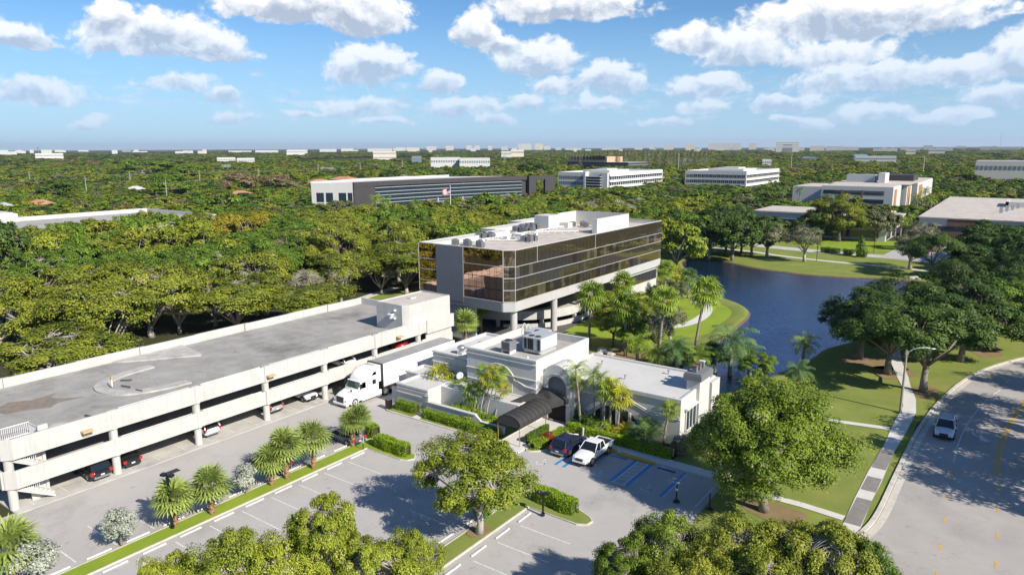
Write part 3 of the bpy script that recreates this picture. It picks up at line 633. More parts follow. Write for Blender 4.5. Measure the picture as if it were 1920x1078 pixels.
    # solid wall bay at the right end
    mk(MB().box(-66.5, -66.32, 71.25, 76.7, 1.4, 4.62).box(-66.5, -66.34, 71.25, 76.6, 0.09, 1.4).box(-75, -66.5, 76.3, 76.6, .09, 4.6), 'end_wall', MT['wall'])
    mk(MB().prism([(X1 + .02, 71.2), (X1 + .34, 71.2), (X1 + .34, 76.95), (X1 + .02, 76.95)], 4.42, 6.3), 'parapet_band', MT['wall'])
    # tan light fixtures on the band
    for y in (26.2, 45.4, 65.5):
        mk(MB().box(X1 + .3, X1 + .42, y - .25, y + .3, 4.8, 5.3).box(X1 + .36, X1 + .95, y - .45, y + .45, 5.25, 5.42), 'wall_light', MT['tan'], bevel=.02)
    # raised kerbed islands on the deck
    isl = MB(); c = (-75.5, 35.0)
    pts = smooth_poly([(-79.6, 39.3), (-79.3, 35.5), (-77.6, 32.6), (-75, 31.9), (-72.4, 33.0), (-71.1, 36.0), (-70.9, 38.8)], 3, False)
    isl.curb(pts, 1.25, 5.4, 5.56); mk(isl, 'kerbed_island', MT['island'])
    mk(MB().prism([(-85.0, 37.5), (-84.0, 38.2), (-79.0, 45.0), (-79.4, 45.4), (-85.0, 46.2)], 5.4, 5.56), 'kerbed_island', MT['island'])
    mk(MB().prism(smooth_poly([(-66.5, 23.5), (-69.2, 24.3), (-69.7, 25.8), (-66.5, 26.6)], 2), 5.4, 5.56), 'kerbed_island', MT['island'])
    mk(MB().prism(smooth_poly([(-66.5, 43.3), (-68.3, 43.9), (-68.3, 44.8), (-66.5, 45.3)], 2), 5.4, 5.56), 'kerbed_island', MT['island'])
    # dark marks and old patched area on the deck
    mk(MB().sheet([(-79.8, 25.0), (-78.6, 26.6), (-79.0, 29.2), (-77.9, 28.1), (-76.6, 28.6), (-75.2, 30.3), (-75.6, 27.8), (-74.7, 26.8), (-75.7, 25.6), (-76.2, 23.6), (-78.4, 23.0), (-79.0, 24.1)], 5.404), 'deck_patch', mat('brown_patch', (.27, .22, .17), .9, col2=(.18, .15, .12), scale=1.6, detail=9))
    dk = MB()
    for a in ((-75.2, 33.8, -73.9, 34.1), (-77.0, 34.6, -76.2, 35.4), (-72.6, 34.0, -71.7, 34.2), (-69.3, 27.6, -68.3, 27.9)): mk(MB().bar((a[0], a[1], 5.60), (a[2], a[3], 5.60), .12, .08), 'wheel_block', MT['grille'])
    sp = MB().cyl((-75.7, 33.1), .06, 5.56, 6.35, 10); mk(sp, 'bollard', MT['whitemetal']); mk(MB().box(-75.82, -75.58, 33.03, 33.17, 6.35, 6.65), 'bollard_head', MT['yellow'])
    return g
garage = build_garage()

# ================================================================ glass office block
def glass_mat():
    m = bpy.data.materials.new('bronze_mirror_glass'); m.use_nodes = True; nt = m.node_tree; L = nt.links; b = nt.nodes['Principled BSDF']
    b.inputs['Base Color'].default_value = (.60, .40, .32, 1); b.inputs['Metallic'].default_value = 1; b.inputs['Roughness'].default_value = .015
    tc = nt.nodes.new('ShaderNodeTexCoord'); n = nt.nodes.new('ShaderNodeTexNoise'); n.inputs['Scale'].default_value = .55; n.inputs['Detail'].default_value = 2
    bp = nt.nodes.new('ShaderNodeBump'); bp.inputs['Strength'].default_value = .35; bp.inputs['Distance'].default_value = .022
    L.new(tc.outputs['Object'], n.inputs[0]); L.new(n.outputs[0], bp.inputs['Height']); L.new(bp.outputs[0], b.inputs['Normal'])
    m2 = nt.nodes.new('ShaderNodeBsdfDiffuse'); m2.inputs[0].default_value = (.035, .028, .02, 1)
    return m
MT['bronze'] = glass_mat()
def pane_mat(name, col, metal=.6):
    m = MT['bronze'].copy(); m.name = name; b = m.node_tree.nodes['Principled BSDF']; b.inputs['Base Color'].default_value = (*col, 1); b.inputs['Metallic'].default_value = metal; b.inputs['Specular IOR Level'].default_value = .9; return m
MT['bz_spandrel'] = pane_mat('dark_bronze_spandrel', (.27, .225, .145), .85)
MT['bz_a'] = pane_mat('bronze_window', (.33, .26, .17), .9)
MT['bz_b'] = pane_mat('bronze_window_blind', (.15, .14, .09), .5)
MT['bz_c'] = pane_mat('bronze_window_dark', (.06, .05, .04), .6)
def build_office():
    g = empty('glass_office_block', (-61, 97, 0), 0, 'three storey bronze mirror glass office block raised on round columns', 'office building'); gl = Vector(g.location)
    def mk(mb, name, m, par=None, **k):
        par = par or g; o = mb.build(name, m, par, **k); o.location = -gl if par is g else (0, 0, 0); return o
    XR, YF, YB = -60.9, 84.1, 137.8; XL = -79.4
    fp = [(XL, YF), (-62.3, YF), (XR, YF + 1.2), (XR, YB), (-86.6, YB), (-86.6, 119.2), (-83.2, 119.2), (-83.2, 105.2), (XL, 105.2)]
    inner = [(XL + .12, YF + .15), (-62.36, YF + .15), (XR - .15, YF + 1.26), (XR - .15, YB - .15), (-86.45, YB - .15), (-86.45, 119.35), (-83.05, 119.35), (-83.05, 105.35), (XL + .12, 105.35)]
    mk(MB().prism(inner, 6.0, 14.2, 0, 1), 'core', [MT['darkgap'], MT['roofbeige']])
    mk(MB().prism(fp, 5.55, 7.05), 'ledge', MT['ledge'], bevel=.03)
    # curtain wall: rows between the pale mullion bands
    rows = [(7.12, 8.85, 'w'), (8.95, 10.69, 's'), (10.79, 12.44, 'w'), (12.54, 14.93, 's')]
    rnd = random.Random(4)
    def facade(p0, p1, nrm, npan, mirror):
        p0, p1 = Vector(p0), Vector(p1); d = p1 - p0; nv = Vector(nrm) * .0
        for r, (z0, z1, kind) in enumerate(rows):
            mb = MB()
            for k in range(npan):
                a = p0 + d * (k / npan); b_ = p0 + d * ((k + 1) / npan); gap = d.normalized() * .025
                a = a + gap; b_ = b_ - gap
                t = [rnd.uniform(-1, 1) * .003 for _ in range(4)]; n_ = Vector(nrm)
                mi = 0 if (mirror or kind == 's') else rnd.choice([0, 0, 0, 0, 0, 0, 1, 2, 2])
                q = [(a + n_ * t[0], z0), (b_ + n_ * t[1], z0), (b_ + n_ * t[2], z1), (a + n_ * t[3], z1)]
                mb.add([(p.x, p.y, z) for p, z in q], [(0, 1, 2, 3)], mi)
            ms = [MT['bronze']] if mirror else ([MT['bz_spandrel']] if kind == 's' else [MT['bz_a'], MT['bz_b'], MT['bz_c']])
            mk(mb, 'spandrel_glazing' if kind == 's' else 'window_band', ms)
    facade((XL, YF), (-75.55, YF), (0, -1), 3, True); facade((-70.0, YF), (-62.3, YF), (0, -1), 6, True)
    facade((-62.3, YF), (XR, YF + 1.2), (.65, -.76), 2, False)
    facade((XR, YF + 1.2), (XR, YB), (1, 0), 44, False)
    facade((XR, YB), (-86.6, YB), (0, 1), 12, False); facade((-86.6, YB), (-86.6, 119.2), (-1, 0), 10, False); facade((-83.2, 119.2), (-83.2, 105.2), (-1, 0), 8, False); facade((XL, 105.2), (XL, YF), (-1, 0), 12, False)
    tr = MB(); mu = MB()
    for z in (7.05, 8.85, 10.69, 12.44):
        tr.box(XL - .03, -75.5, YF - .05, YF + .08, z, z + .1); (tr.box(-70.0, -62.28, YF - .05, YF + .08, z, z + .08) if z in (7.05, 12.44) else mu.box(-70.0, -62.3, YF - .03, YF + .05, z, z + .06))
        tr.extr([], 'X', 0, 0) if 0 else None
        tr.bar((-62.3, YF - .0, z + .05), (XR + .0, YF + 1.2, z + .05), .12, .1); tr.box(XR - .08, XR + .04, YF + 1.2, YB, z, z + .07)
    for x, y in ((-62.3, YF), (XR, YF + 1.2), (XL, YF)): tr.box(x - .04, x + .04, y - .05, y + .04, 7.05, 14.95)
    for y in (91.2, 109.7): tr.box(XR - .05, XR + .04, y - .04, y + .04, 12.5, 14.95)
    mk(tr, 'mullion_trim', MT['ledge'])
    for x in [-69.0 + 1.28 * k for k in range(5)]: mu.box(x - .02, x + .02, YF - .012, YF + .02, 7.15, 14.93)
    for z in (9.75, 11.6, 13.6): mu.box(-70, -62.3, YF - .01, YF + .02, z - .015, z + .015)
    mv = MB()
    for x in (-78.1, -76.85): mv.box(x - .02, x + .02, YF - .012, YF + .02, 7.15, 14.93)
    mv.box(-79.3, -75.6, YF - .012, YF + .02, 7.15, 7.19); mk(mv, 'dark_mullion', MT['bz_c'])
    mk(mu, 'dark_mullion', MT['bz_c'])
    # solid grey panel on the end face
    mk(MB().box(-75.55, -70.0, YF - .14, YF + .3, 6.2, 14.97), 'solid_panel', MT['greypaint'])
    mk(MB().box(-75.7, -62.5, YF - .10, YF + .2, 5.6, 7.03), 'end_fascia', MT['greypaint'])
    gr = MB()
    for z in (8.9, 10.7, 12.5): gr.box(-75.55, -70.0, YF - .15, YF - .14, z, z + .03)
    mk(gr, 'joint', MT['greypaint'])
    ins = [(XL + .17, YF + .17), (-62.38, YF + .17), (XR - .17, YF + 1.28), (XR - .17, YB - .17), (-86.43, YB - .17), (-86.43, 119.37), (-83.03, 119.37), (-83.03, 105.37), (XL + .17, 105.37)]
    cop = MB().curb(ins, .40, 14.94, 15.02, closed=True); cop.curb(ins, .24, 14.15, 14.95, closed=True)
    mk(cop, 'roof_parapet', MT['roofwhite'])
    # broad white sloping cap along the rear edge
    mk(MB().prism([(XL + .15, YF + .15), (-77.6, YF + .15), (-77.6, 107), (-81.4, 107), (-81.4, 121), (-84.6, 121), (-84.6, YB - .2), (-86.4, YB - .2), (-86.4, 119.4), (-83.0, 119.4), (-83.0, 105.4), (XL + .15, 105.4)], 14.2, 14.85), 'rear_coping', MT['roofwhite'])
    # plant screens on the roof
    sc = MB(); sc.box(-64.2, -63.9, 115.9, 128.6, 14.2, 17.0); sc.box(-74.0, -64.2, 128.3, 128.6, 14.2, 17.02); sc.box(-64.9, -63.9, 115.6, 115.9, 14.2, 17.0)
    sc.box(-76.3, -76.0, 121.4, 128.6, 14.2, 17.0); sc.box(-76.0, -74.0, 128.3, 128.6, 14.2, 17.0)
    mk(sc, 'plant_screen', MT['white'])
    mk(MB().box(-79.0, -75.6, 117.2, 121.4, 14.2, 16.8).box(-75.6, -73.6, 121.2, 124.5, 14.2, 15.2), 'lift_housing', MT['white'])
    # columns under the block
    for (x, y) in ((-62.0, 86.4), (-61.6, 97.3), (-61.6, 109.3), (-61.6, 121), (-78.5, 86), (-78.5, 97), (-78.5, 112)): mk(MB().cyl((x, y), .55, 0, 5.6, 22), 'column', MT['ledge'], smooth=False)
    mk(MB().box(-86.5, -79, 105.4, YB - .4, 0, 5.6).box(-86.5, -62.6, 127.5, YB - .4, 0, 5.6), 'ground_floor', MT['wall'])
    mk(MB().box(-73.8, -68.4, 85.0, 85.3, 0, 5.6), 'ground_wall', MT['wall']); mk(MB().box(-79.3, -77, 85.0, 85.3, 0, 5.6), 'ground_wall', MT['wall'])
    lg = MB(); lw = MB()
    for k in range(8): lg.box(-61.75, -61.6, 124.2 + k * 1.68, 125.8 + k * 1.68, 2.9, 4.9)
    lw.box(-62.2, -61.55, 117, YB - .3, 4.9, 5.56); lw.box(-62.2, -61.5, 124, YB, .6, 2.9); lw.box(-62.2, -61.5, YB - .3, YB, .6, 5.5)
    mk(lg, 'lower_window_band', MT['bz_a']); mk(lw, 'lower_wall', MT['wall'])
    # round car ramp
    cx, cy = -74.0, 106.0
    def arc(r, a0, a1, z0a, z0b, h, name, m, n=26):
        mb = MB(); b = 0
        for i in range(n + 1):
            a = R(a0 + (a1 - a0) * i / n); z = z0a + (z0b - z0a) * i / n
            for rr, zz in ((r, z), (r, z + h), (r - .25, z + h), (r - .25, z)): mb.v.append((cx + rr * math.cos(a), cy + rr * math.sin(a), zz))
        for i in range(n):
            for k in range(4): k2 = (k + 1) % 4; mb.f.append((i * 4 + k, i * 4 + k2, i * 4 + 4 + k2, i * 4 + 4 + k)); mb.m.append(0)
        mb.f.append((3, 2, 1, 0)); mb.m.append(0); mb.f.append((n * 4, n * 4 + 1, n * 4 + 2, n * 4 + 3)); mb.m.append(0)
        mk(mb, name, m, smooth=False)
    arc(12.6, -100, 30, 1.1, 1.9, 1.45, 'ramp_wall', MT['wall'])
    arc(6.2, -160, 40, 2.6, 3.0, .9, 'ramp_core_wall', MT['ledge'])
    arc(12.8, -70, 45, -.2, .5, .8, 'ramp_wall', MT['wall'])
    def annul(r0, r1, a0, a1, za, zb, name, m, n=30):
        mb = MB()
        for i in range(n + 1):
            a = R(a0 + (a1 - a0) * i / n); z = za + (zb - za) * i / n
            mb.v += [(cx + r0 * math.cos(a), cy + r0 * math.sin(a), z), (cx + r1 * math.cos(a), cy + r1 * math.sin(a), z)]
        for i in range(n): mb.f.append((i * 2, i * 2 + 1, i * 2 + 3, i * 2 + 2)); mb.m.append(0)
        mk(mb, name, m)
    annul(6.1, 12.4, -180, 60, 1.2, 2.0, 'ramp_floor', MT['slab'])
    for a in (-75, -40, -8): mk(MB().box(cx + 12.35 * math.cos(R(a)) - .25, cx + 12.35 * math.cos(R(a)) + .25, cy + 12.35 * math.sin(R(a)) - .25, cy + 12.35 * math.sin(R(a)) + .25, 0, 1.5), 'ramp_pier', MT['wall'])
    lt = MB(); 
    return g
office = build_office()
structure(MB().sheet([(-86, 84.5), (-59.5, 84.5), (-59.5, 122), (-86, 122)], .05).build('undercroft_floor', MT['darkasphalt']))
# rooftop machines: each unit is a thing of its own
def ac_round(x, y, z, lab, grp, first=[None], h=1.1, r=.42):
    if first[0] is None:
        e = empty('condenser_unit', (x, y, z), 0, lab, 'air conditioner', grp)
        mb = MB(); mb.box(-.45, .45, -.45, .45, .12, 1.05)
        for k in range(9): mb.box(-.47, .47, -.47, .47, .2 + k * .09, .23 + k * .09, 1)
        mb.build('casing', [MT['metal'], MT['grille']], e)
        MB().cyl((0, 0), .36, 1.05, 1.12, 16).build('fan_guard', MT['grille'], e)
        MB().box(-.5, .5, -.4, -.3, 0, .12).box(-.5, .5, .3, .4, 0, .12).build('foot', MT['whitemetal'], e)
        first[0] = e; return e
    c = copy_tree(first[0]); c.location = (x, y, z); c['label'] = lab; c['group'] = grp; return c
rnd = random.Random(8)
for k in range(5): ac_round(-75.3 + k * .35 + rnd.uniform(-.1, .1) + (k * 1.0), 88.6 + (k % 2) * 1.2, 14.2, 'small metal condenser in the nearest rooftop cluster by the grey panel of the glass office', 'rooftop condensers by the grey panel')
for k in range(5): ac_round(-78.3 + (k % 3) * 1.15 + .3, 98.2 + (k // 3) * 1.3 + (k % 3) * .4, 14.2, 'metal condenser in the left rooftop row beside the rear coping of the glass office', 'rooftop condensers by the rear coping')
for k in range(7): ac_round(-78.6 + (k % 4) * 1.2, 110.2 + (k // 4) * 1.5 + (k % 2) * .5, 14.2, 'metal condenser in the middle rooftop cluster of the glass office', 'rooftop condensers in the middle cluster')
for k in range(7): ac_round(-79.6 + (k % 3) * 1.2, 112.8 + (k // 3) * 1.6 + 1, 14.2, 'metal condenser in the far rooftop cluster next to the white lift housing', 'rooftop condensers near the lift housing')
for k in range(4): ac_round(-68.8 + (k % 2) * 1.2, 99.0 + (k // 2) * 1.3, 14.2, 'metal condenser in the small group near the front edge of the office roof', 'rooftop condensers near the front edge')
for k in range(4): ac_round(-73.8 + k * 1.5, 123.5 + (k % 2) * 1.5, 14.2, 'metal condenser standing inside the white plant screen', 'condensers inside the plant screen')
mb = MB()
for k in range(26):
    y = 91 + k * 1.25; mb.box(-76.0 + k * .03, -75.2 + k * .03, y, y + .1, 14.2, 14.42)
mb.bar((-75.8, 91, 14.5), (-74.9, 123, 14.5), .12, .1); mb.bar((-75.4, 91, 14.5), (-74.5, 123, 14.5), .12, .1); mb.bar((-74.8, 110, 14.5), (-66.0, 118, 14.5), .12, .1); mb.bar((-74.6, 96, 14.5), (-69.5, 99, 14.5), .12, .1)
for k in range(9): mb.box(-74.6 + k * .95, -74.0 + k * .95, 110 + k * .88, 110.1 + k * .88, 14.2, 14.45)
tag(mb.build('rooftop_pipe_run', MT['whitemetal']), 'white pipes on sleepers crossing the roof of the glass office', 'pipes')
mb = MB()
for (x, y, a, b_, h) in ((-73.5, 99.5, .8, .8, .5), (-72.2, 101.0, 1.4, 1.0, .9), (-74.8, 104, .7, .7, .6), (-71.8, 106.5, .5, .5, .5), (-75, 94.5, .7, .6, .5)): 
    m_ = MB(); m_.box(x, x + a, y, y + b_, 14.2, 14.2 + h); m_.box(x - .08, x + a + .08, y - .08, y + b_ + .08, 14.2 + h, 14.28 + h)
    tag(m_.build('roof_vent', MT['whitemetal'], bevel=.03), 'white boxy vent among the pipes on the glass office roof', 'vent', 'white roof vents on the glass office')

# ================================================================ restaurant
def build_restaurant():
    g = empty('restaurant_building', (-41.5, 64, 0), 0, 'low white stucco restaurant with stepped flat roofs, arched entrance and moulded bands', 'restaurant'); gl = Vector(g.location)
    def mk(mb, name, m, par=None, **k):
        par = par or g; o = mb.build(name, m, par, **k); o.location = -gl if par is g else (0, 0, 0); return o
    def block(x0, x1, y0, y1, zt, name, par_h=.45, t=.28, roof='roofwhite'):
        w = MB(); w.box(x0, x1, y0, y1, 0, zt - par_h, 0)
        for a in ((x0, x1, y0, y0 + t), (x0, x1, y1 - t, y1), (x0, x0 + t, y0 + t, y1 - t), (x1 - t, x1, y0 + t, y1 - t)): w.box(*a, zt - par_h, zt)
        o = mk(w, name, MT['white'], bevel=.03)
        mk(MB().box(x0 + t, x1 - t, y0 + t, y1 - t, zt - par_h, zt - par_h + .012), 'roof', MT[roof], o)
        return o
    def bands(o, x0, x1, y, zt, zs=((.35, .10), (.75, .07))):
        mb = MB()
        for dz, h in zs: mb.box(x0 - .06, x1 + .06, y - .13, y + .02, zt - dz - h, zt - dz)
        mb.box(x0 - .09, x1 + .09, y - .16, y + .05, zt - .2, zt + .02)
        mk(mb, 'cornice', MT['white'], o, bevel=.02)
    t = block(-51.3, -41.5, 62.0, 73.6, 7.15, 'tall_hall', .9, roof='roofgrey'); bands(t, -51.3, -41.5, 62.0, 7.15, ((.55, .12), (2.3, .12)))
    # moulded arch line on the tall hall front
    ar = MB(); pr = [(-51.2, 3.5), (-49.6, 3.5)] + [(-46.6 + 2.3 * math.cos(R(a)), 3.8 + 2.1 * math.sin(R(a))) for a in range(165, 14, -15)] + [(-43.9, 4.3), (-42.9, 3.9), (-41.6, 3.85)]
    ar.tube([(x, 61.97, z) for x, z in pr], .09, 6)
    mk(ar, 'arch_moulding', MT['white'], t)
    mk(MB().box(-45.1, -44.7, 61.90, 62.0, 2.9, 3.9), 'wall_niche', MT['ledge'], t)
    rb = MB(); rb.box(-55.8, -51.3, 71.4, 73.6, 0, 6.1); rb.box(-59.2, -51.3, 64.0, 71.4, 0, 4.6); 
    nb = block(-58.6, -51.3, 64.1, 75.0, 5.0, 'kitchen_wing', .35); bands(nb, -58.6, -51.3, 64.1, 5.0, ((.45, .10), (1.3, .10)))
    nb2 = block(-60.2, -55.4, 60.9, 64.1, 2.9, 'side_annex', .3); bands(nb2, -60.2, -55.4, 60.9, 2.9, ((.4, .08),))
    mk(MB().box(-55.4, -54.2, 61.2, 64.1, 0, 2.6), 'annex_infill', MT['white'])
    nb3 = block(-57.9, -53.0, 57.0, 60.9, 2.9, 'front_annex', .25); bands(nb3, -57.9, -53.0, 57.0, 2.9, ((.45, .10), (1.0, .08)))
    mk(MB().box(-58.9, -57.9, 57.1, 60.5, 0, 2.0), 'store_box', MT['metalpaint'])
    pil = MB(); pil.box(-53.3, -52.9, 56.9, 57.3, 0, 2.4); pil.box(-53.4, -52.8, 56.8, 57.4, 2.1, 2.25); pil.box(-53.2, -52.9, 59.5, 59.9, 0, 2.6)
    mk(pil, 'pilaster', MT['white'], nb3)
    # low covered terrace in front of the hall
    lt = block(-53.0, -41.9, 59.2, 62.0, 2.75, 'terrace_roof', .12, roof='roofwhite')
    # right dining wing
    w = block(-41.5, -25.9, 64.95, 74.6, 5.05, 'dining_wing', .25, roof='roofwhite')
    mb = MB(); mb.box(-37.6, -25.82, 64.78, 64.97, 4.65, 5.09); mk(mb, 'cornice', MT['white'], w, bevel=.02)
    cm = MB()
    for dz in (0, .2):
        pts = [(-37.5, 3.6 - dz), (-36.4, 3.6 - dz)] + [(-33.2 + 2.6 * math.cos(R(a)), 2.75 + 1.7 * math.sin(R(a)) - dz) for a in range(150, 20, -13)] + [(-30.1, 3.35 - dz), (-29.3, 3.1 - dz), (-25.95, 3.1 - dz)]
        cm.tube([(x, 64.93, z) for x, z in pts], .07, 6)
    mk(cm, 'arch_moulding', MT['white'], w)
    # arched window openings with pillars
    aw = MB(); n = 12
    prof = [(-35.9, .5)] + [(-33.2 + 2.7 * math.cos(R(a)), .9 + 1.9 * math.sin(R(a))) for a in range(180, -1, -15)] + [(-30.5, .5)]
    aw.extr(prof, 'Y', 64.90, 64.955); mk(aw, 'arched_window', MT['darkglass'], w)
    pl = MB()
    for x in (-34.6, -33.0, -31.5): pl.box(x - .14, x + .14, 64.8, 64.97, .2, 2.4)
    pl.box(-35.9, -30.4, 64.82, 64.96, .4, .6)
    mk(pl, 'window_pillar', MT['white'], w)
    # round headed entrance gable
    def archprof(cx, half, zs, n=14): return [(cx - half, 0)] + [(cx + half * math.cos(R(180 - 180 * i / n)), zs + half * math.sin(R(180 * i / n))) for i in range(n + 1)] + [(cx + half, 0)]
    cxp = -39.75
    e = MB(); outer = archprof(cxp, 1.85, 4.75); inn = archprof(cxp, 1.25, 4.05)
    y0, y1 = 63.4, 66.2
    # front ring
    N_ = len(outer)
    for i in range(N_ - 1):
        a, b_, c, d = outer[i], outer[i + 1], inn[i + 1], inn[i]
        e.add([(a[0], y0, a[1]), (b_[0], y0, b_[1]), (c[0], y0, c[1]), (d[0], y0, d[1])], [(0, 1, 2, 3)])
        e.add([(c[0], y0, c[1]), (d[0], y0, d[1]), (d[0], y0 + .7, d[1]), (c[0], y0 + .7, c[1])], [(0, 1, 2, 3)])
        e.add([(a[0], y0, a[1]), (b_[0], y0, b_[1]), (b_[0], y1, b_[1]), (a[0], y1, a[1])], [(3, 2, 1, 0)])
    gb = mk(e, 'entrance_gable', MT['white'])
    mk(MB().extr(archprof(cxp, 1.27, 4.05), 'Y', y0 + .5, y0 + .6), 'arched_panel', MT['greypaint'], gb)
    rg = MB(); ro = archprof(cxp, 1.5, 4.05)
    for i in range(1, N_ - 2):
        a, b_ = ro[i], ro[i + 1]; rg.bar((a[0], y0 - .03, a[1]), (b_[0], y0 - .03, b_[1]), .10, .09)
    rg.box(cxp + 1.2, cxp + 1.85, y0 - .1, y0, 2.2, 2.35); mk(rg, 'arch_trim', MT['white'], gb, bevel=.01)
    mk(MB().box(-41.0, -38.5, y0 + .35, y0 + .49, .12, 2.6), 'entrance_door', MT['darkgap'], gb)
    mk(MB().box(-37.95, -37.5, 63.5, 65.0, 0, 5.0), 'entrance_pier', MT['white'])
    for k in range(4): mk(MB().box(-41.2 + k * 3.9, -41.14 + k * 3.9, 65.3, 74.2, 4.815, 4.826), 'roof_seam', MT['ledge'], w)
    for (x, y) in ((-38.5, 71.5), (-33.8, 68.2), (-30.6, 72.6)): mk(MB().cyl((x, y), .09, 4.8, 5.25, 8).lathe([(.16, .42), (.16, .5), (0, .52)], 8, (x, y, 4.8)), 'vent_pipe', MT['metal'], w)
    for (x, y) in ((-49.6, 71.6), (-44.0, 64.0)): mk(MB().cyl((x, y), .1, 6.25, 6.75, 8), 'vent_pipe', MT['whitemetal'], t)
    # chimney at the right end
    ch = mk(MB().box(-27.0, -25.55, 69.0, 71.9, 0, 6.0), 'chimney', MT['white'])
    mk(MB().box(-27.3, -25.3, 68.7, 72.2, 5.95, 6.55).box(-27.2, -25.4, 68.8, 72.1, 6.55, 6.7), 'chimney_cap', MT['greypaint'], ch, bevel=.02)
    for k, y in enumerate((69.5, 70.5, 71.5)):
        mk(MB().box(-26.6, -26.1, y - .22, y + .22, 6.7, 7.35), 'chimney_pot', MT['greypaint'], ch); mk(MB().box(-26.65, -26.05, y - .27, y + .27, 7.35, 7.45), 'chimney_pot_rim', MT['brown' if k < 2 else 'white'], ch)
    mk(MB().box(-25.9, -25.4, 72.3, 74.7, 0, 4.9), 'end_buttress', MT['white'])
    wn = mk(MB().box(-25.88, -25.80, 66.2, 68.8, 1.3, 3.5), 'end_window', MT['darkglass'], w)
    fr = MB()
    for y in (66.15, 67.0, 67.85, 68.8): fr.box(-25.84, -25.74, y, y + .08, 1.25, 3.55)
    for z in (1.25, 3.5): fr.box(-25.84, -25.74, 66.15, 68.88, z, z + .08)
    mk(fr, 'window_frame', MT['whitemetal'], wn)
    mk(MB().box(-25.9, -25.55, 65.9, 69, 3.6, 3.8), 'window_hood', MT['white'], w)
    return g
restaurant = build_restaurant()
# garden wall, sloping down towards the awning
gw = MB(); gw.prism([(-52.9, 56.9), (-46.0, 56.9), (-46.0, 57.15), (-52.9, 57.15)], 0, 1.45)
gw.extr([(-46.0, 0), (-46.0, 1.45), (-45.2, .85), (-42.2, .85), (-42.2, 0)], 'Y', 56.9, 57.15); gw.box(-53, -46.0, 56.8, 57.25, 1.45, 1.55); gw.box(-45.2, -42.1, 56.82, 57.23, .85, .93)
tag(gw.build('garden_wall', MT['white'], bevel=.02), 'low white garden wall stepping down behind the hedge left of the black awning', 'garden wall')
gw = MB().box(-37.2, -25.4, 62.2, 62.45, 0, .75); gw.box(-37.25, -25.35, 62.12, 62.53, .75, .83)
tag(gw.build('garden_wall', MT['white'], bevel=.02), 'long low white garden wall behind the hedge right of the entrance', 'garden wall')
# roof equipment of the restaurant
e = empty('rooftop_cooling_unit', (-46.0, 66.2, 6.25), 0, 'large grey rooftop cooling unit with open louvred end on the restaurant hall', 'air conditioner')
MB().box(-.2, 2.3, 0, 3.6, .5, 2.05).build('casing', MT['metalpaint'], e, bevel=.03)
MB().box(-.22, 2.32, -.02, .0, .6, 1.95).box(.0, .35, -.05, -.02, .62, 1.9, 1).box(.5, 1.3, -.05, -.02, .62, 1.9, 1).box(1.9, 2.2, -.05, -.02, .62, 1.9, 1).build('louvred_end', [MT['metalpaint'], MT['darkgap']], e)
MB().extr([(0, .5), (0, .3), (.6, 0), (3.6, 0), (3.6, .5)], 'X', 0, 2.1).build('curb_duct', MT['metalpaint'], e)
for x, y in ((.6, .7), (1.5, .7)): MB().cyl((x, y), .35, 2.05, 2.13, 16).build('fan_guard', MT['grille'], e)
mb = MB()
for k in range(4): mb.box(2.3, 2.315, .2 + k * .85, .95 + k * .85, .62, 1.95)
mb.build('side_panel', MT['whitemetal'], e)
e = empty('rooftop_cooling_unit', (-48.4, 69.6, 6.25), 0, 'flat grey rooftop cooling unit with one round fan behind the louvred one', 'air conditioner')
MB().box(0, 2.4, 0, 2.6, .3, 1.6).build('casing', MT['metalpaint'], e, bevel=.03); MB().cyl((1.4, 1.0), .42, 1.6, 1.68, 18).build('fan_guard', MT['grille'], e); MB().box(.1, 2.3, .1, 2.5, 0, .3).build('base', MT['whitemetal'], e)
e = empty('rooftop_condenser', (-47.6, 65.3, 6.25), 0, 'square metal condenser on a white stand left of the large cooling unit', 'air conditioner')
MB().box(-.65, .65, -.65, .65, .35, 1.5).build('casing', MT['metal'], e, bevel=.03)
mb = MB()
for k in range(10): x = -.55 + k * .115; mb.box(x, x + .05, -.67, -.65, .45, 1.4)
mb.build('grille', MT['grille'], e); MB().cyl((0, 0), .45, 1.5, 1.57, 16).build('fan_guard', MT['grille'], e)
MB().box(-.6, -.5, -.6, .6, 0, .35).box(.5, .6, -.6, .6, 0, .35).build('stand', MT['whitemetal'], e)
def exhaust(x, y, z, s, lab):
    e = empty('exhaust_fan', (x, y, z), 0, lab, 'exhaust fan', 'mushroom exhaust fans on the kitchen wing roof')
    MB().box(-.45 * s, .45 * s, -.45 * s, .45 * s, 0, .3 * s).build('curb', MT['white'], e)
    MB().lathe([(.30 * s, .3 * s), (.32 * s, .7 * s), (.55 * s, .75 * s), (.58 * s, 1.05 * s), (.40 * s, 1.2 * s), (0, 1.22 * s)], 16).build('hood', MT['metal'], e, smooth=True)
exhaust(-55.3, 65.8, 4.66, .9, 'small mushroom shaped exhaust fan at the front of the kitchen wing roof')
exhaust(-52.9, 67.0, 4.66, 1.35, 'larger exhaust fan with rust stained base beside the tall hall wall')
e = empty('roof_ladder', (-50.5, 73.5, 5.5), 0, 'white hooped access ladder at the back of the hall roof', 'ladder')
mb = MB()
for x in (-.3, .3): mb.tube([(x, 0, -1.0), (x, 0, 1.9), (x, -.25, 2.25), (x, -.55, 2.2), (x, -.7, 1.8), (x, -.7, .9)], .035, 6)
mb.build('side_rail', MT['whitemetal'], e)
mb = MB()
for k in range(9): mb.tube([(-.3, 0, -.8 + k * .3), (.3, 0, -.8 + k * .3)], .02, 6)
mb.build('rung', MT['whitemetal'], e)
e = empty('satellite_dish', (-51.9, 61.4, 2.75), 0, 'white satellite dish on a bracket at the foot of the tall hall', 'satellite dish')
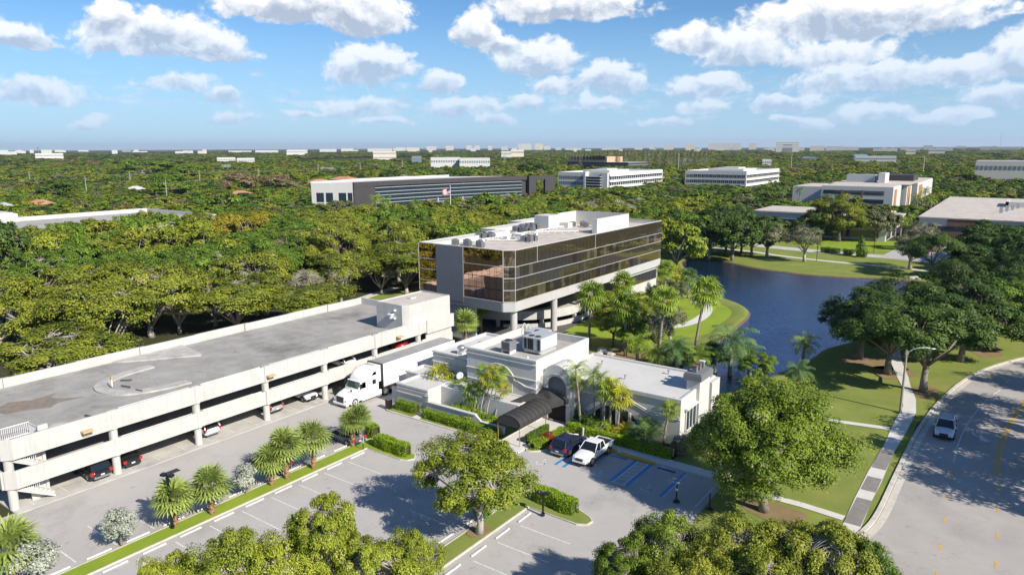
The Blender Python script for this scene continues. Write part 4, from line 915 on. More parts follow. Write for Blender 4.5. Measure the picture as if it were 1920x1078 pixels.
mb = MB(); mb.lathe([(0.0, 0), (.25, .03), (.45, .12), (.46, .10), (.25, 0), (0, -.03)], 20); o = mb.build('dish', MT['whitemetal'], e, smooth=True); o.rotation_euler = (R(55), 0, R(10)); o.location = (0, 0, .85)
MB().tube([(0, .1, 0), (0, .1, .8)], .04, 8).build('mast', MT['metal'], e)
MB().tube([(0, -.05, .85), (0, -.5, 1.1)], .02, 6).build('feed_arm', MT['metal'], e)
# black awning
e = empty('entrance_awning', (-40.4, 55.3, 0), 0, 'black canvas barrel awning on thin brass posts leading to the restaurant door', 'awning')
mb = MB(); n = 12; zc = 2.35; hw = 1.45
pr = [(hw * math.cos(R(180 - 180 * i / n)), zc + .85 * math.sin(R(180 * i / n))) for i in range(n + 1)]
L_ = 5.9
for s_ in range(9):
    y = L_ * s_ / 8
    for x, z in pr: mb.v.append((x, y, z - (.03 if 0 < s_ < 8 and s_ % 1 == 0 else 0) * 0))
for s_ in range(8):
    for i in range(n): mb.f.append((s_ * (n + 1) + i, s_ * (n + 1) + i + 1, (s_ + 1) * (n + 1) + i + 1, (s_ + 1) * (n + 1) + i)); mb.m.append(0)
mb.v += [(0, 0, zc)]; k0 = len(mb.v) - 1
for i in range(n): mb.f.append((i, k0, i + 1)); mb.m.append(0)
cv = mb.build('canopy', MT['canvas'], e, smooth=False)
vb = MB(); vb.box(-hw - .03, -hw, 0, L_, zc - .28, zc + .02); vb.box(hw, hw + .03, 0, L_, zc - .28, zc + .02); vb.box(-hw, hw, -.03, 0, zc - .18, zc + .02); vb.build('valance', MT['canvas'], e)
rb_ = MB()
for s_ in range(0, 9): 
    y = L_ * s_ / 8; rb_.tube([(x * 1.004, y, z + .012) for x, z in pr], .022, 5)
rb_.build('rib', MT['black'], e)
for (x, y) in ((-1.4, .1), (1.35, .05), (1.35, 4.9), (-1.4, 4.9)): MB().cyl((x, y), .045, 0.1, 2.35, 8).build('post', MT['brass'], e)
e = empty('flat_awning', (-40.9, 61.5, 0), 0, 'flared black canvas canopy directly over the restaurant entrance', 'awning')
mb = MB(); mb.add([(-2.6, -1.6, 2.7), (1.6, -.4, 2.55), (2.75, 1.9, 3.1), (-.55, 1.9, 3.75), (-2.6, -1.6, 2.5), (1.6, -.4, 2.3), (2.75, 1.9, 2.5), (-.55, 1.9, 2.6), (1.0, 1.9, 3.7)],
                  [(0, 1, 8, 3), (1, 2, 8), (0, 4, 5, 1), (1, 5, 6, 2), (0, 3, 7, 4)]); mb.build('canopy', MT['canvas'], e)

# ================================================================ background buildings
def win_rows(mb, x0, x1, y, z0, z1, n, frac=.62, face='Y-', m=0, dep=.06):
    w = (x1 - x0) / n
    for k in range(n):
        a = x0 + w * (k + .5 - frac / 2); b_ = x0 + w * (k + .5 + frac / 2)
        if face == 'Y-': mb.box(a, b_, y - dep, y + .02, z0, z1, m)
        else: mb.box(y - .02, y + dep, a, b_, z0, z1, m)
def curved_office():
    g = empty('curved_office_building', (-258, 235, 0), 0, 'long office building with dark curved glass front and white left end', 'office building'); gl = Vector(g.location)
    def mk(mb, name, m, par=None, **k):
        par = par or g; o = mb.build(name, m, par, **k); o.location = -gl if par is g else (0, 0, 0); return o
    A, B = Vector((-276, 220)), Vector((-258.6, 230.2)); C_ = Vector((-232.5, 341))
    n_ = 18; arc = []
    for i in range(n_ + 1):
        t = i / n_; p = B.lerp(C_, t); d = (C_ - B).normalized(); nn = Vector((d.y, -d.x)); arc.append(p - nn * (5.0 * 4 * t * (1 - t)) * 1.0)
    back = [(-262, 352), (-285, 330), (-292, 270), (-284, 226)]
    mk(MB().prism([tuple(A)] + [tuple(p) for p in arc] + back, 0, 12.9, 0, 1), 'body', [MT['darkclad'], MT['roofwhite']])
    off = lambda o: [(p.x + o, p.y - o * .2) for p in arc]
    bd = MB(); bd.ribbon([(0, 0), (1, 1)], 0, 0) if 0 else None
    fas = MB().curb(off(.5), 1.0, 11.9, 14.2); mk(fas, 'dark_fascia', MT['darkclad'])
    mk(MB().curb([tuple(A)] + [(-284, 226), (-292, 270), (-285, 330)], .6, 12.9, 14.0), 'parapet', MT['white'])
    gl_ = MB().curb(off(.15)[2:-1], .5, .5, 11.9); mk(gl_, 'curved_glazing', MT['darkglass'])
    tr = MB()
    for z in (1.7, 3.6, 5.3, 7.3, 9.0, 11.0): tr.curb(off(.5)[2:-1], .25, z, z + .13)
    mk(tr, 'glazing_band', MT['whitemetal'])
    fr = MB(); fr.curb([off(.6)[0], off(.6)[2]], .5, 0, 12); mk(fr, 'dark_end_wall', MT['darkclad'])
    d = (B - A).normalized(); nn = Vector((d.y, -d.x)); wv = MB(); wl = MB(); pv = MB()
    f0 = A + nn * .1; f1 = B + nn * .1
    wl.prism([tuple(A + nn * .3), tuple(B + nn * .3), tuple(B - nn * .2), tuple(A - nn * .2)], 0, 14); mk(wl, 'white_end_wall', MT['white'])
    for t0, t1 in ((.12, .30), (.35, .52), (.66, .84), (.88, .99)):
        a = A.lerp(B, t0) + nn * .38; b_ = A.lerp(B, t1) + nn * .38
        for z0, z1 in ((1, 4.3), (4.9, 9.3)): wv.prism([tuple(a), tuple(b_), tuple(b_ - nn * .2), tuple(a - nn * .2)], z0, z1)
    mk(wv, 'window', MT['darkglass'])
    # freestanding dark portal pylon at the right end
    mk(MB().prism([(-233, 338), (-231.5, 343), (-229.5, 342.5), (-231, 337.5)], 0, 14.2).prism([(-232, 343), (-227.2, 357), (-225.5, 356), (-230, 342)], 11.9, 14.2).prism([(-229.5, 350), (-227.2, 357), (-225.3, 356), (-227.6, 349)], 0, 12), 'end_pylon', MT['darkclad'])
    # entrance colonnade
    cv = MB(); cv.prism([(-236, 262), (-226, 290), (-233, 293), (-243, 264)], 3.4, 3.8)
    for k in range(5): t = k / 4; x = -234.5 + 9 * t; y = 263 + 27 * t; cv.box(x - .4, x + .4, y - .4, y + .4, 0, 6.0)
    mk(cv, 'entrance_canopy', MT['metalpaint'])
curved_office()
def white_office(x0, x1, y0, y1, z, lab, tower):
    g = empty('white_office_building', (x0, y0, 0), 0, lab, 'office building'); gl = Vector(g.location)
    def mk(mb, name, m, par=None, **k):
        par = par or g; o = mb.build(name, m, par, **k); o.location = -gl if par is g else (0, 0, 0); return o
    mk(MB().box(x0, x1, y0, y1, 0, z - .6, 0).box(x0 + 3, x1 - 3, y0 + 5, y1 - 20, z - .6, z - .55, 1), 'body', [MT['white'], MT['roofwhite']])
    mk(MB().curb([(x0 + .2, y0 + .2), (x1 - .2, y0 + .2), (x1 - .2, y1 - .2), (x0 + .2, y1 - .2)], .4, z - .6, z + .3, closed=True), 'parapet', MT['white'])
    xe = x1 - 16 if tower else x1
    for zz in (2.2, 6.0, 9.6):
        nw = 15; w = (xe - x0 - 1.5) / nw; mb = MB(); fr = MB()
        for k in range(nw):
            if k % 4 == 3 and not tower: pass
            a = x0 + .8 + w * k + .25; mb.box(a, a + w - .5, y0 - .05, y0 + .02, zz, zz + 1.9); fr.box(a + (w - .5) / 2 - .05, a + (w - .5) / 2 + .05, y0 - .08, y0, zz, zz + 1.9)
        fr.box(x0, xe, y0 - .12, y0 - .0, zz + 2.15, zz + 2.3); o = mk(mb, 'window_row', MT['darkglass']); mk(fr, 'frame', MT['whitemetal'], o)
        mb = MB(); fr = MB(); nw = 26; w = (y1 - y0 - 2) / nw
        for k in range(nw): a = y0 + 1 + w * k + .3; mb.box(x1 - .02, x1 + .05, a, a + w - .7, zz, zz + 1.9)
        fr.box(x1, x1 + 1.0, y0 + 1, y1 + 2, zz + 2.1, zz + 2.25); o = mk(mb, 'window_row', MT['darkglass']); mk(fr, 'sunshade', MT['whitemetal'], o)
    if tower:
        tw = mk(MB().box(x1 - 14.5, x1 - 4.5, y0 - 3.5, y0 + 1, 0, z - 2), 'stair_tower', MT['darkglass'])
        mb = MB()
        for k in range(7): mb.box(x1 - 14.8, x1 - 4.2, y0 - 3.9, y0 + 1, 1 + k * 1.75, 1.25 + k * 1.75)
        mk(mb, 'tower_band', MT['whitemetal'], tw)
        mk(MB().box(x1 - 16.2, x1 - 14.8, y0 - 4, y0 + 1, 0, z + .8).box(x1 - 4.2, x1, y0 - 2, y0 + 1, 0, z + .3), 'tower_fin', MT['white'])
    mk(MB().box(x0 + 12, x1 - 6, y0 + 12, y0 + 40, z - .6, z + 1.4).box(x0 + 18, x1 - 12, y0 + 20, y0 + 34, z + 1.4, z + 2.2), 'roof_plant_room', MT['white'])
white_office(-254, -216, 405, 487, 13.8, 'white three storey office with a glazed stair tower near its front corner', True)
white_office(-193.5, -151, 474, 550, 13.8, 'white three storey office with blue tinted side, right of the one with the stair tower', False)
def brown_office():
    g = empty('salmon_roofed_office', (-420, 760, 0), 0, 'dark banded office with a salmon coloured upper storey far behind the white offices', 'office building')
    x, y = P(1065, 320, 0); x2, y2 = P(1180, 318, 0)
    X0, Y0 = P(1064, 303, 12)
    X1, Y1 = P(1178, 305, 12)
    gl = Vector(g.location)
    def mk(mb, name, m, par=None):
        o = mb.build(name, m, par or g); o.location = -gl if par is None else (0, 0, 0); return o
    d = Vector((X1 - X0, Y1 - Y0)); L2 = d.length; d.normalize(); n2 = Vector((-d.y, d.x))
    def bx(a0, a1, b0, b1): return [tuple(Vector((X0, Y0)) + d * a + n2 * b) for a, b in ((a0, b0), (a1, b0), (a1, b1), (a0, b1))]
    mk(MB().prism(bx(0, L2, 0, 35), 0, 12), 'dark_body', MT['darkclad'])
    mb = MB()
    for z in (2.5, 5.6, 8.7, 11.7): mb.prism(bx(-.3, L2 + .3, -.4, 35), z, z + .35)
    mk(mb, 'pale_band', MT['metalpaint']); mk(MB().prism(bx(2, L2 * .66, 1, 30), 12, 18.5), 'upper_storey', MT['salmon'])
    mb = MB()
    for k in range(12): mb.prism(bx(2 + k * L2 * .05, 2.5 + k * L2 * .055, .6, 1.2), 14.5, 19.2)
    mk(mb, 'fin', MT['darkclad'])
brown_office()
def right_group():
    g = empty('campus_office_building', (-48, 358, 0), 0, 'three storey cream office with brown window piers and rooftop plant right of centre', 'office building'); gl = Vector(g.location)
    def mk(mb, name, m, par=None, **k):
        par = par or g; o = mb.build(name, m, par, **k); o.location = -gl if par is g else (0, 0, 0); return o
    mk(MB().box(-78, -48, 356, 380, 0, 12, 0).box(-80, -56, 380, 425, 0, 12, 0).box(-56, -46, 383, 400, 0, 12.1).box(-56, -44, 404, 470, 0, 12).box(-98, -78, 384, 420, 0, 10, 0), 'body', MT['white'])
    mk(MB().box(-77.5, -48.5, 356.5, 380, 12, 12.15).box(-79.5, -44.5, 380, 470, 12.12, 12.2).box(-97.5, -78, 384.5, 419, 10, 10.1), 'roof', MT['roofbeige'])
    for zz in (.8, 4.6, 8.4):
        mb = MB(); [mb.box(a, b_, 355.9, 356.1, zz, zz + 1.8) for a, b_ in ((-77, -69.5), (-68.5, -61), (-60, -51.5))]; mk(mb, 'window_band', MT['darkglass'])
    mb = MB(); [mb.box(x - .4, x + .4, 355.6, 356, 0, 10.4) for x in (-69, -60.5)]; mk(mb, 'brown_pier', MT['brown'])
    mb = MB(); [mb.box(-48, -47.8, a, b_, .5, 10.8) for a, b_ in ((360, 366),)]; mb.box(-46, -45.8, 386, 394, .5, 10.8); mb.box(-44, -43.8, 410, 422, .5, 10.8); mk(mb, 'ochre_panel', MT['orange'])
    mk(MB().box(-75, -62, 395, 402, 12, 16), 'plant_screen', MT['metalpaint'])
    mk(MB().prism([(-66, 420), (-48, 420), (-48, 440), (-66, 440)], 12, 15.2), 'dark_roof', MT['darkclad'])
    mk(MB().box(-60, -57, 392, 404, 12, 17), 'roof_plant_room', MT['white'])
    g2 = empty('low_white_building', (-40, 270, 0), 0, 'single storey white building behind the big brown green tree across the lake', 'building'); gl = Vector(g2.location)
    def mk(mb, name, m, par=None, **k):
        o = mb.build(name, m, par or g2, **k); o.location = -gl if par is None else (0, 0, 0); return o
    mk(MB().box(-60, -35, 252, 292, 0, 5.6).box(-84, -60, 276, 302, 0, 5.6), 'body', MT['white']); mk(MB().box(-60.4, -34.6, 251.6, 292.4, 5.6, 6.1).box(-84.4, -60.4, 275.6, 302, 5.6, 6.1), 'roof', MT['roofbeige'])
    mb = MB(); mb.box(-58, -37, 251.9, 252.0, 1, 3.4); mb.box(-82, -62, 275.9, 276.0, 1, 3.4); mb.box(-35, -34.9, 256, 262, .3, 4); mb.box(-35, -34.9, 266, 272, .3, 4); mk(mb, 'window_band', MT['darkglass'])
    g3 = empty('flat_roofed_building', (10, 300, 0), 0, 'long low building with a pale flat roof and brown fascia panels at the right edge', 'building'); gl = Vector(g3.location)
    def mk(mb, name, m, par=None, **k):
        o = mb.build(name, m, par or g3, **k); o.location = -gl if par is None else (0, 0, 0); return o
    mk(MB().box(-28, 70, 271, 385, 0, 6.6), 'body', MT['white']); mk(MB().box(-28.4, 70.4, 270.6, 385.4, 6.6, 7.0), 'roof', MT['roofbeige'])
    mb = MB(); mb.box(-20, -8, 270.8, 271.1, 4.3, 6.5); mb.box(2, 20, 270.8, 271.1, 4.3, 6.5); mk(mb, 'brown_fascia', MT['brown'])
    mb = MB(); mb.box(-26, -8.5, 270.7, 271.05, 2.4, 4.2); mb.box(-8, 40, 270.7, 271.05, 2.4, 4.2); mk(mb, 'window_band', MT['darkglass']); mk(MB().box(-21, -8, 270.2, 271, 0, 2.3), 'brown_base', MT['brown'])
    mk(MB().box(-6, 12, 330, 331, 7, 9).box(-6, -5, 330, 350, 7, 9).box(11, 12, 330, 350, 7, 9), 'roof_screen', MT['roofwhite'])
    for k in range(4): mk(MB().box(-7 + k * 1.5, -6 + k * 1.5, 300 + 8 * k, 301 + 8 * k, 7, 9), 'roof_vent', MT['metalpaint'])
    mb = MB(); mb.box(-30, -10, 385.5, 386.5, 7, 9)
right_group()
def left_roof():
    g = empty('flat_white_building', (-250, 118, 0), 0, 'flat roofed white building half hidden by the woodland on the left', 'building'); gl = Vector(g.location)
    def mk(mb, name, m, par=None, **k):
        o = mb.build(name, m, par or g, **k); o.location = -gl if par is None else (0, 0, 0); return o
    mk(MB().box(-276, -229, 70, 141, 0, 6.2, 0), 'body', MT['white']); mk(MB().box(-275.4, -229.6, 70.6, 140.4, 6.2, 6.25), 'roof', MT['roofgrey'])
    mk(MB().curb([(-275.7, 70.3), (-229.3, 70.3), (-229.3, 140.7), (-275.7, 140.7)], .6, 6.0, 7.6, closed=True), 'parapet', MT['roofwhite'])
    x, y = P(33, 400, 9)
    tag(MB().box(x - 40, x, y - 20, y, 0, 9).box(x - 39, x - 1, y - 19, y - 1, 9, 9.3).build('white_block_building', MT['white'], bevel=.1), 'plain white wall of a building at the far left edge', 'building')
left_roof()
# houses with tiled roofs among the trees on the left
def house(u, v, w, d, h, rz, roof, wall, lab, name='house'):
    x, y = P(u, v, h); e = empty(name, (x, y, 0), rz, lab, 'house')
    MB().box(-w / 2, w / 2, -d / 2, d / 2, 0, h - 2.2).build('wall', wall, e)
    MB().add([(-w / 2 - .6, -d / 2 - .6, h - 2.2), (w / 2 + .6, -d / 2 - .6, h - 2.2), (w / 2 + .6, d / 2 + .6, h - 2.2), (-w / 2 - .6, d / 2 + .6, h - 2.2), (-w / 2 + d / 2, 0, h), (w / 2 - d / 2, 0, h)], [(0, 1, 5, 4), (1, 2, 5), (2, 3, 4, 5), (3, 0, 4), (3, 2, 1, 0)]).build('roof', roof, e)
    MB().box(-w / 4, w / 4, -d / 2 - .05, -d / 2 + .1, .8, h - 3).build('window', MT['darkglass'], e)
house(75, 374, 11, 7, 6.5, R(20), MT['terracotta'], MT['white'], 'house with a red tiled roof near the left edge')
house(645, 331, 20, 10, 8, R(10), MT['terracotta'], MT['white'], 'house with orange tiled roofs behind the curved office')
house(600, 336, 18, 12, 8, R(60), MT['terracotta'], MT['white'], 'smaller orange roofed house left of the larger one behind the curved office')
house(450, 357, 12, 9, 7, R(30), MT['terracotta'], MT['white'], 'small orange roof peeking out of the trees in the middle left')
house(254, 349, 10, 6, 6.5, R(30), MT['roofwhite'], MT['white'], 'small pale roofed house beside a utility pole')
house(6, 379, 8, 6, 6.5, R(10), MT['metalpaint'], MT['white'], 'grey roofed house at the very left edge')
# ================================================================ vehicles (front towards local +Y)
_paint = {}
def paint(name, col, rough=.25, metal=.0):
    if name not in _paint:
        m = mat(name, col, rough, metal=metal, spec=.6); m.node_tree.nodes['Principled BSDF'].inputs['Coat Weight'].default_value = .6; _paint[name] = m
    return _paint[name]
def loft(mb, st, ring, m=0):
    """st: list of parameter tuples, ring(t) -> list of (x,y,z)"""
    b = len(mb.v); n = len(ring(st[0]))
    for t in st: mb.v += ring(t)
    for i in range(len(st) - 1):
        for j in range(n - 1): mb.f.append((b + i * n + j, b + (i + 1) * n + j, b + (i + 1) * n + j + 1, b + i * n + j + 1)); mb.m.append(m)
    mb.f.append(tuple(b + j for j in range(n))); mb.m.append(m); mb.f.append(tuple(b + (len(st) - 1) * n + j for j in range(n - 1, -1, -1))); mb.m.append(m)
def body_ring(t):
    y, zb, zt, w, cr = t
    zm = zb + (zt - zb) * .55
    h = [(w * .90, zb), (w * .985, zb + .10), (w, zm), (w * .975, zt - .10), (w * .90, zt - .02), (w * .5, zt + cr * .8), (0, zt + cr)]
    return [(x, y, z) for x, z in h] + [(-x, y, z) for x, z in h[-2::-1]] + [(-w * .90 + .001, y, zb)][:0]
def wheel(e, x, y, r, w=.23):
    o = MB(); s = 1 if x > 0 else -1
    prof = [(r * .62, -w / 2), (r * .93, -w / 2), (r, -w / 2 + .04), (r, w / 2 - .04), (r * .93, w / 2), (r * .62, w / 2)]
    n = 22; b = 0
    for a_, hh in prof:
        for j in range(n): t = 2 * math.pi * j / n; o.v.append((hh, a_ * math.cos(t), a_ * math.sin(t)))
    for i in range(len(prof) - 1):
        for j in range(n): j2 = (j + 1) % n; o.f.append((i * n + j, i * n + j2, (i + 1) * n + j2, (i + 1) * n + j)); o.m.append(0)
    wo = bpy.data.objects.new('wheel', None); COL.objects.link(wo); wo.parent = e; wo.location = (x, y, r); wo.empty_display_size = .2
    o.build('tyre', MT['tyre'], wo, smooth=True)
    rm = MB(); rm.tube([(s * (w / 2 - .07), 0, 0), (s * (w / 2 - .05), 0, 0)], r * .63, 20)
    for k in range(6): a = k * math.pi / 3; rm.bar((s * (w / 2 - .03), 0, 0), (s * (w / 2 - .03), r * .6 * math.cos(a), r * .6 * math.sin(a)), .06, .09)
    rm.tube([(s * (w / 2 - .04), 0, 0), (s * (w / 2), 0, 0)], r * .16, 10); rm.build('rim', MT['rim'], wo)
def car(x, y, z, rz, kind, pm, lab, grp=None):
    e = empty({'suv': 'sport_utility_car', 'sedan': 'sedan_car', 'hatch': 'hatchback_car', 'pickup': 'pickup_truck'}[kind], (x, y, z), rz, lab, 'pickup truck' if kind == 'pickup' else 'car', grp)
    L_ = {'suv': 4.65, 'sedan': 4.85, 'hatch': 4.3, 'pickup': 5.45}[kind]; Wd = {'suv': .93, 'sedan': .92, 'hatch': .90, 'pickup': .94}[kind]
    h = L_ / 2; r = {'suv': .36, 'sedan': .33, 'hatch': .32, 'pickup': .40}[kind]; gb = {'suv': .30, 'sedan': .22, 'hatch': .24, 'pickup': .42}[kind]
    belt = {'suv': 1.03, 'sedan': .90, 'hatch': .94, 'pickup': 1.12}[kind]; hood = {'suv': .98, 'sedan': .84, 'hatch': .90, 'pickup': 1.10}[kind]
    top = {'suv': 1.68, 'sedan': 1.45, 'hatch': 1.50, 'pickup': 1.80}[kind]
    mb = MB()
    if kind == 'pickup':
        st = [(-h, gb + .1, belt - .02, Wd * .97, 0), (-h + .1, gb, belt, Wd, 0), (-.75, gb, belt, Wd, 0), (.9, gb, belt, Wd, .02), (1.15, gb, hood, Wd, .06), (2.0, gb, hood - .06, Wd * .97, .06), (h - .22, gb + .02, hood - .16, Wd * .93, .04), (h, gb + .12, hood - .34, Wd * .84, .0)]
    elif kind == 'sedan':
        st = [(-h, gb + .18, belt - .12, Wd * .80, 0), (-h + .15, gb + .02, belt + .02, Wd * .93, .02), (-1.5, gb, belt + .04, Wd * .99, .03), (0, gb, belt, Wd, .0), (.95, gb, belt - .0, Wd, .04), (1.9, gb, hood - .06, Wd * .96, .05), (h - .18, gb + .04, hood - .2, Wd * .88, .03), (h, gb + .12, hood - .36, Wd * .74, 0)]
    else:
        st = [(-h, gb + .15, belt - .2, Wd * .86, 0), (-h + .12, gb + .02, belt, Wd * .95, 0), (-1.3, gb, belt, Wd, 0), (.3, gb, belt - .02, Wd, 0), (.98, gb, hood, Wd, .05), (1.8, gb, hood - .08, Wd * .96, .06), (h - .2, gb + .04, hood - .22, Wd * .89, .04), (h, gb + .12, hood - .40, Wd * .76, 0)]
    loft(mb, st, body_ring)
    bo = mb.build('body', pm, e, smooth=True); sm = bo.modifiers.new('sub', 'SUBSURF'); sm.levels = 1; sm.render_levels = 1
    cl = MB(); cl.box(-Wd * .97, Wd * .97, -h + .35, h - .35, gb - .06, gb + .12); cl.build('sill', MT['grille'], e)
    # greenhouse
    yb0, yt0, yt1, yb1 = {'suv': (-h + .10, -h + .50, .15, 1.02), 'sedan': (-h + .55, -1.15, .15, 1.05), 'hatch': (-h + .1, -h + .6, .1, .95), 'pickup': (-.95, -.75, .38, 1.12)}[kind]
    wb, wt = Wd * .93, Wd * .74
    gm = MB(); zb = belt - .03; zt = top - .05
    gm.add([(-wb, yb0, zb), (wb, yb0, zb), (wb, yb1, zb), (-wb, yb1, zb), (-wt, yt0, zt), (wt, yt0, zt), (wt, yt1, zt), (-wt, yt1, zt)], [(0, 1, 5, 4), (1, 2, 6, 5), (2, 3, 7, 6), (3, 0, 4, 7), (4, 5, 6, 7)])
    gm.build('windows', MT['glass'], e)
    rf = MB(); rf.add([(-wt - .03, yt0 - .05, zt - .02), (wt + .03, yt0 - .05, zt - .02), (wt + .03, yt1 + .04, zt - .02), (-wt - .03, yt1 + .04, zt - .02), (-wt * .9, yt0 + .05, top), (wt * .9, yt0 + .05, top), (wt * .9, yt1 - .1, top), (-wt * .9, yt1 - .1, top)], [(0, 1, 5, 4), (1, 2, 6, 5), (2, 3, 7, 6), (3, 0, 4, 7), (4, 5, 6, 7), (3, 2, 1, 0)])
    for s in (-1, 1):
        rf.bar((s * wb, yb1, zb), (s * wt, yt1, zt), .07, .07); rf.bar((s * wb, yb0, zb), (s * wt, yt0, zt), .12, .10)
        m0 = (yb0 + yb1) / 2 - .05; m1 = (yt0 + yt1) / 2 + .0; rf.bar((s * wb, m0, zb), (s * (wt + .01), m1, zt), .04, .08)
        if kind in ('suv', 'hatch'): rf.bar((s * wb, yb0 + .75, zb), (s * (wt + .01), yt0 + .45, zt), .04, .16)
    rf.build('roof', pm, e, bevel=.02)
    if kind == 'suv':
        rr = MB()
        for s in (-1, 1): rr.tube([(s * wt * .9, yt0 + .1, top + .05), (s * wt * .9, yt1 - .15, top + .05)], .025, 6)
        rr.build('roof_rail', MT['black'], e)
    if kind == 'pickup':
        bd = MB(); bd.box(-Wd * .82, Wd * .82, -h + .14, -1.02, belt - .05, belt + .012); bd.build('cargo_bed', MT['darkgap'], e)
        rl = MB(); rl.box(-Wd * .99, -Wd * .82, -h + .05, -1.0, belt - .06, belt + .06); rl.box(Wd * .82, Wd * .99, -h + .05, -1.0, belt - .06, belt + .06); rl.box(-Wd * .97, Wd * .97, -h + .0, -h + .14, belt - .3, belt + .05); rl.build('bed_rail', pm, e, bevel=.02)
    wy = {'suv': (1.38, -1.32), 'sedan': (1.45, -1.38), 'hatch': (1.28, -1.26), 'pickup': (1.72, -1.50)}[kind]
    ar = MB()
    for s in (-1, 1):
        for yy in wy: ar.tube([(s * (Wd - .20), yy, r + .02), (s * (Wd + .012), yy, r + .02)], r + .06, 22)
    ar.build('wheel_arch', MT['black'], e)
    for s in (-1, 1):
        for yy in wy: wheel(e, s * (Wd - .08), yy, r)
        zl = hood - .26; hl = MB(); hl.add([(s * Wd * .42, h - .03, zl), (s * Wd * .80, h - .13, zl + .02), (s * Wd * .86, h - .36, zl + .12), (s * Wd * .84, h - .38, zl + .17), (s * Wd * .46, h - .12, zl + .14), (s * Wd * .42, h - .3, zl - .05), (s * Wd * .8, h - .4, zl - .05)], [(0, 1, 2, 3, 4), (0, 5, 6, 1), (1, 6, 2), (0, 4, 3, 2, 6, 5)]); hl.build('headlight', MT['lamp'], e)
        if kind in ('suv', 'hatch'): tl = MB().box(s * (Wd * .68), s * (Wd * .99), -h + .06, -h + .30, belt - .36, belt - .02).add([(s * Wd * .86, -h + .1, belt - .05), (s * Wd * .97, -h + .2, belt - .05), (s * Wd * .84, -h + .32, belt + .33), (s * Wd * .78, -h + .26, belt + .33)], [(0, 1, 2, 3), (3, 2, 1, 0)])
        else: tl = MB().box(s * (Wd * .66), s * (Wd * .97), -h - .01, -h + .16, belt - .30, belt - .06)
        tl.build('taillight', MT['tail'], e)
        mi = MB().box(s * (Wd * .96), s * (Wd * 1.17), .72, .86, belt + .0, belt + .15); mi.build('mirror', pm, e, bevel=.02)
        gp = MB()
        for yy in (wy[0] - .52, -.02, max(wy[1] + .5, -.95)): gp.box(s * (Wd * .985), s * (Wd * 1.004), yy - .012, yy + .012, gb + .16, belt - .06)
        gp.build('door_gap', MT['grille'], e)
        dh = MB()
        for yy in (-.45, .45): dh.box(s * (Wd * 1.0), s * (Wd * 1.02), yy, yy + .2, belt - .17, belt - .13)
        dh.build('door_handle', MT['rim'], e)
    MB().box(-Wd * .42, Wd * .42, h - .12, h + .012, hood - .50, hood - .24).build('grille', MT['grille'], e)
    MB().box(-Wd * .78, Wd * .78, h - .3, h + .03, gb + .02, gb + .2).build('front_bumper', MT['grille'] if kind != 'pickup' else pm, e, bevel=.03)
    MB().box(-Wd * .80, Wd * .80, -h - .03, -h + .3, gb + .02, gb + .2).build('rear_bumper', MT['rim'] if kind in ('pickup', 'suv') else MT['grille'], e, bevel=.03)
    MB().box(-.16, .16, -h - .035, -h + .02, belt - .45, belt - .33).build('licence_plate', MT['plate'], e)
    return e
PW = paint('white_car_paint', (.78, .78, .78)); PS = paint('silver_car_paint', (.48, .49, .50), .3, .5); PB = paint('black_car_paint', (.012, .012, .014), .15)
PN = paint('navy_car_paint', (.012, .018, .06), .2); PR = paint('red_car_paint', (.45, .01, .01)); PG = paint('grey_blue_car_paint', (.07, .10, .13)); PD = paint('dark_grey_car_paint', (.05, .05, .055))
car(-34.65, 57.9, .036, R(-2), 'suv', PN, 'dark navy SUV parked beside the white pickup in the accessible bays')
car(-31.85, 57.65, .036, R(180), 'pickup', PW, 'white crew cab pickup truck facing the camera beside the navy SUV')
car(-4.25, 84.45, .046, R(181), 'suv', PS if 0 else paint('pearl_car_paint', (.66, .68, .71), .25, .15), 'white SUV driving towards the camera on the curving road')
def gcar(u, v, kind, pm, lab, front_out=False, back=2.1, z=.09):
    x, y = P(u, v, z); car(x - (back if True else 0), y, z, R(-90) if front_out else R(90), kind, pm, lab)
gcar(192, 899, 'suv', PB, 'black SUV with red tail lights, nearest the left end under the garage')
gcar(248, 874, 'sedan', PB, 'black sedan behind the second garage column')
gcar(399, 818, 'suv', PW, 'white SUV parked by the third garage column, its rear facing out')
gcar(521, 774, 'hatch', PS, 'silver hatchback with red tail lights parked by the fourth garage column')
gcar(586, 752, 'suv', PW, 'white SUV with its nose out of the garage near the semi truck', True)
car(-69.0, 58.0, 2.75, R(90), 'sedan', PW, 'white car on the middle garage level above the semi truck')
car(-70.0, 68.2, 2.75, R(80), 'sedan', PR, 'bright red car in shade on the middle garage level')
car(-55.2, 46.4, .036, R(90), 'sedan', PG, 'grey blue car parked behind the palms beside the small hedge')
car(-56.2, 37.9, .036, R(90), 'sedan', PD, 'dark car mostly hidden behind the palms and the silver bush')
for (x, y, k, pm, l) in ((-23.5, 226, 'suv', PG, 'grey blue SUV nearest the lawn in the far car park'), (-22.8, 230.5, 'sedan', PN, 'dark navy sedan second in the far car park row'), (-22.5, 235, 'sedan', PR, 'red car in the middle of the far car park row'), (-22, 239.5, 'sedan', PW, 'white sedan furthest back in the far car park'), (-21.5, 244, 'sedan', PB, 'black car at the back of the far car park')):
    car(x, y, .07, R(78), k, pm, l)
x, y = P(492, 552, 1); car(x, y, .03, R(80), 'sedan', paint('bright_blue_car_paint', (.02, .10, .35)), 'bright blue car glimpsed under the woodland trees')
x, y = P(525, 556, 1); car(x, y, .03, R(80), 'sedan', PD, 'dark car glimpsed beside the bright blue one under the trees')

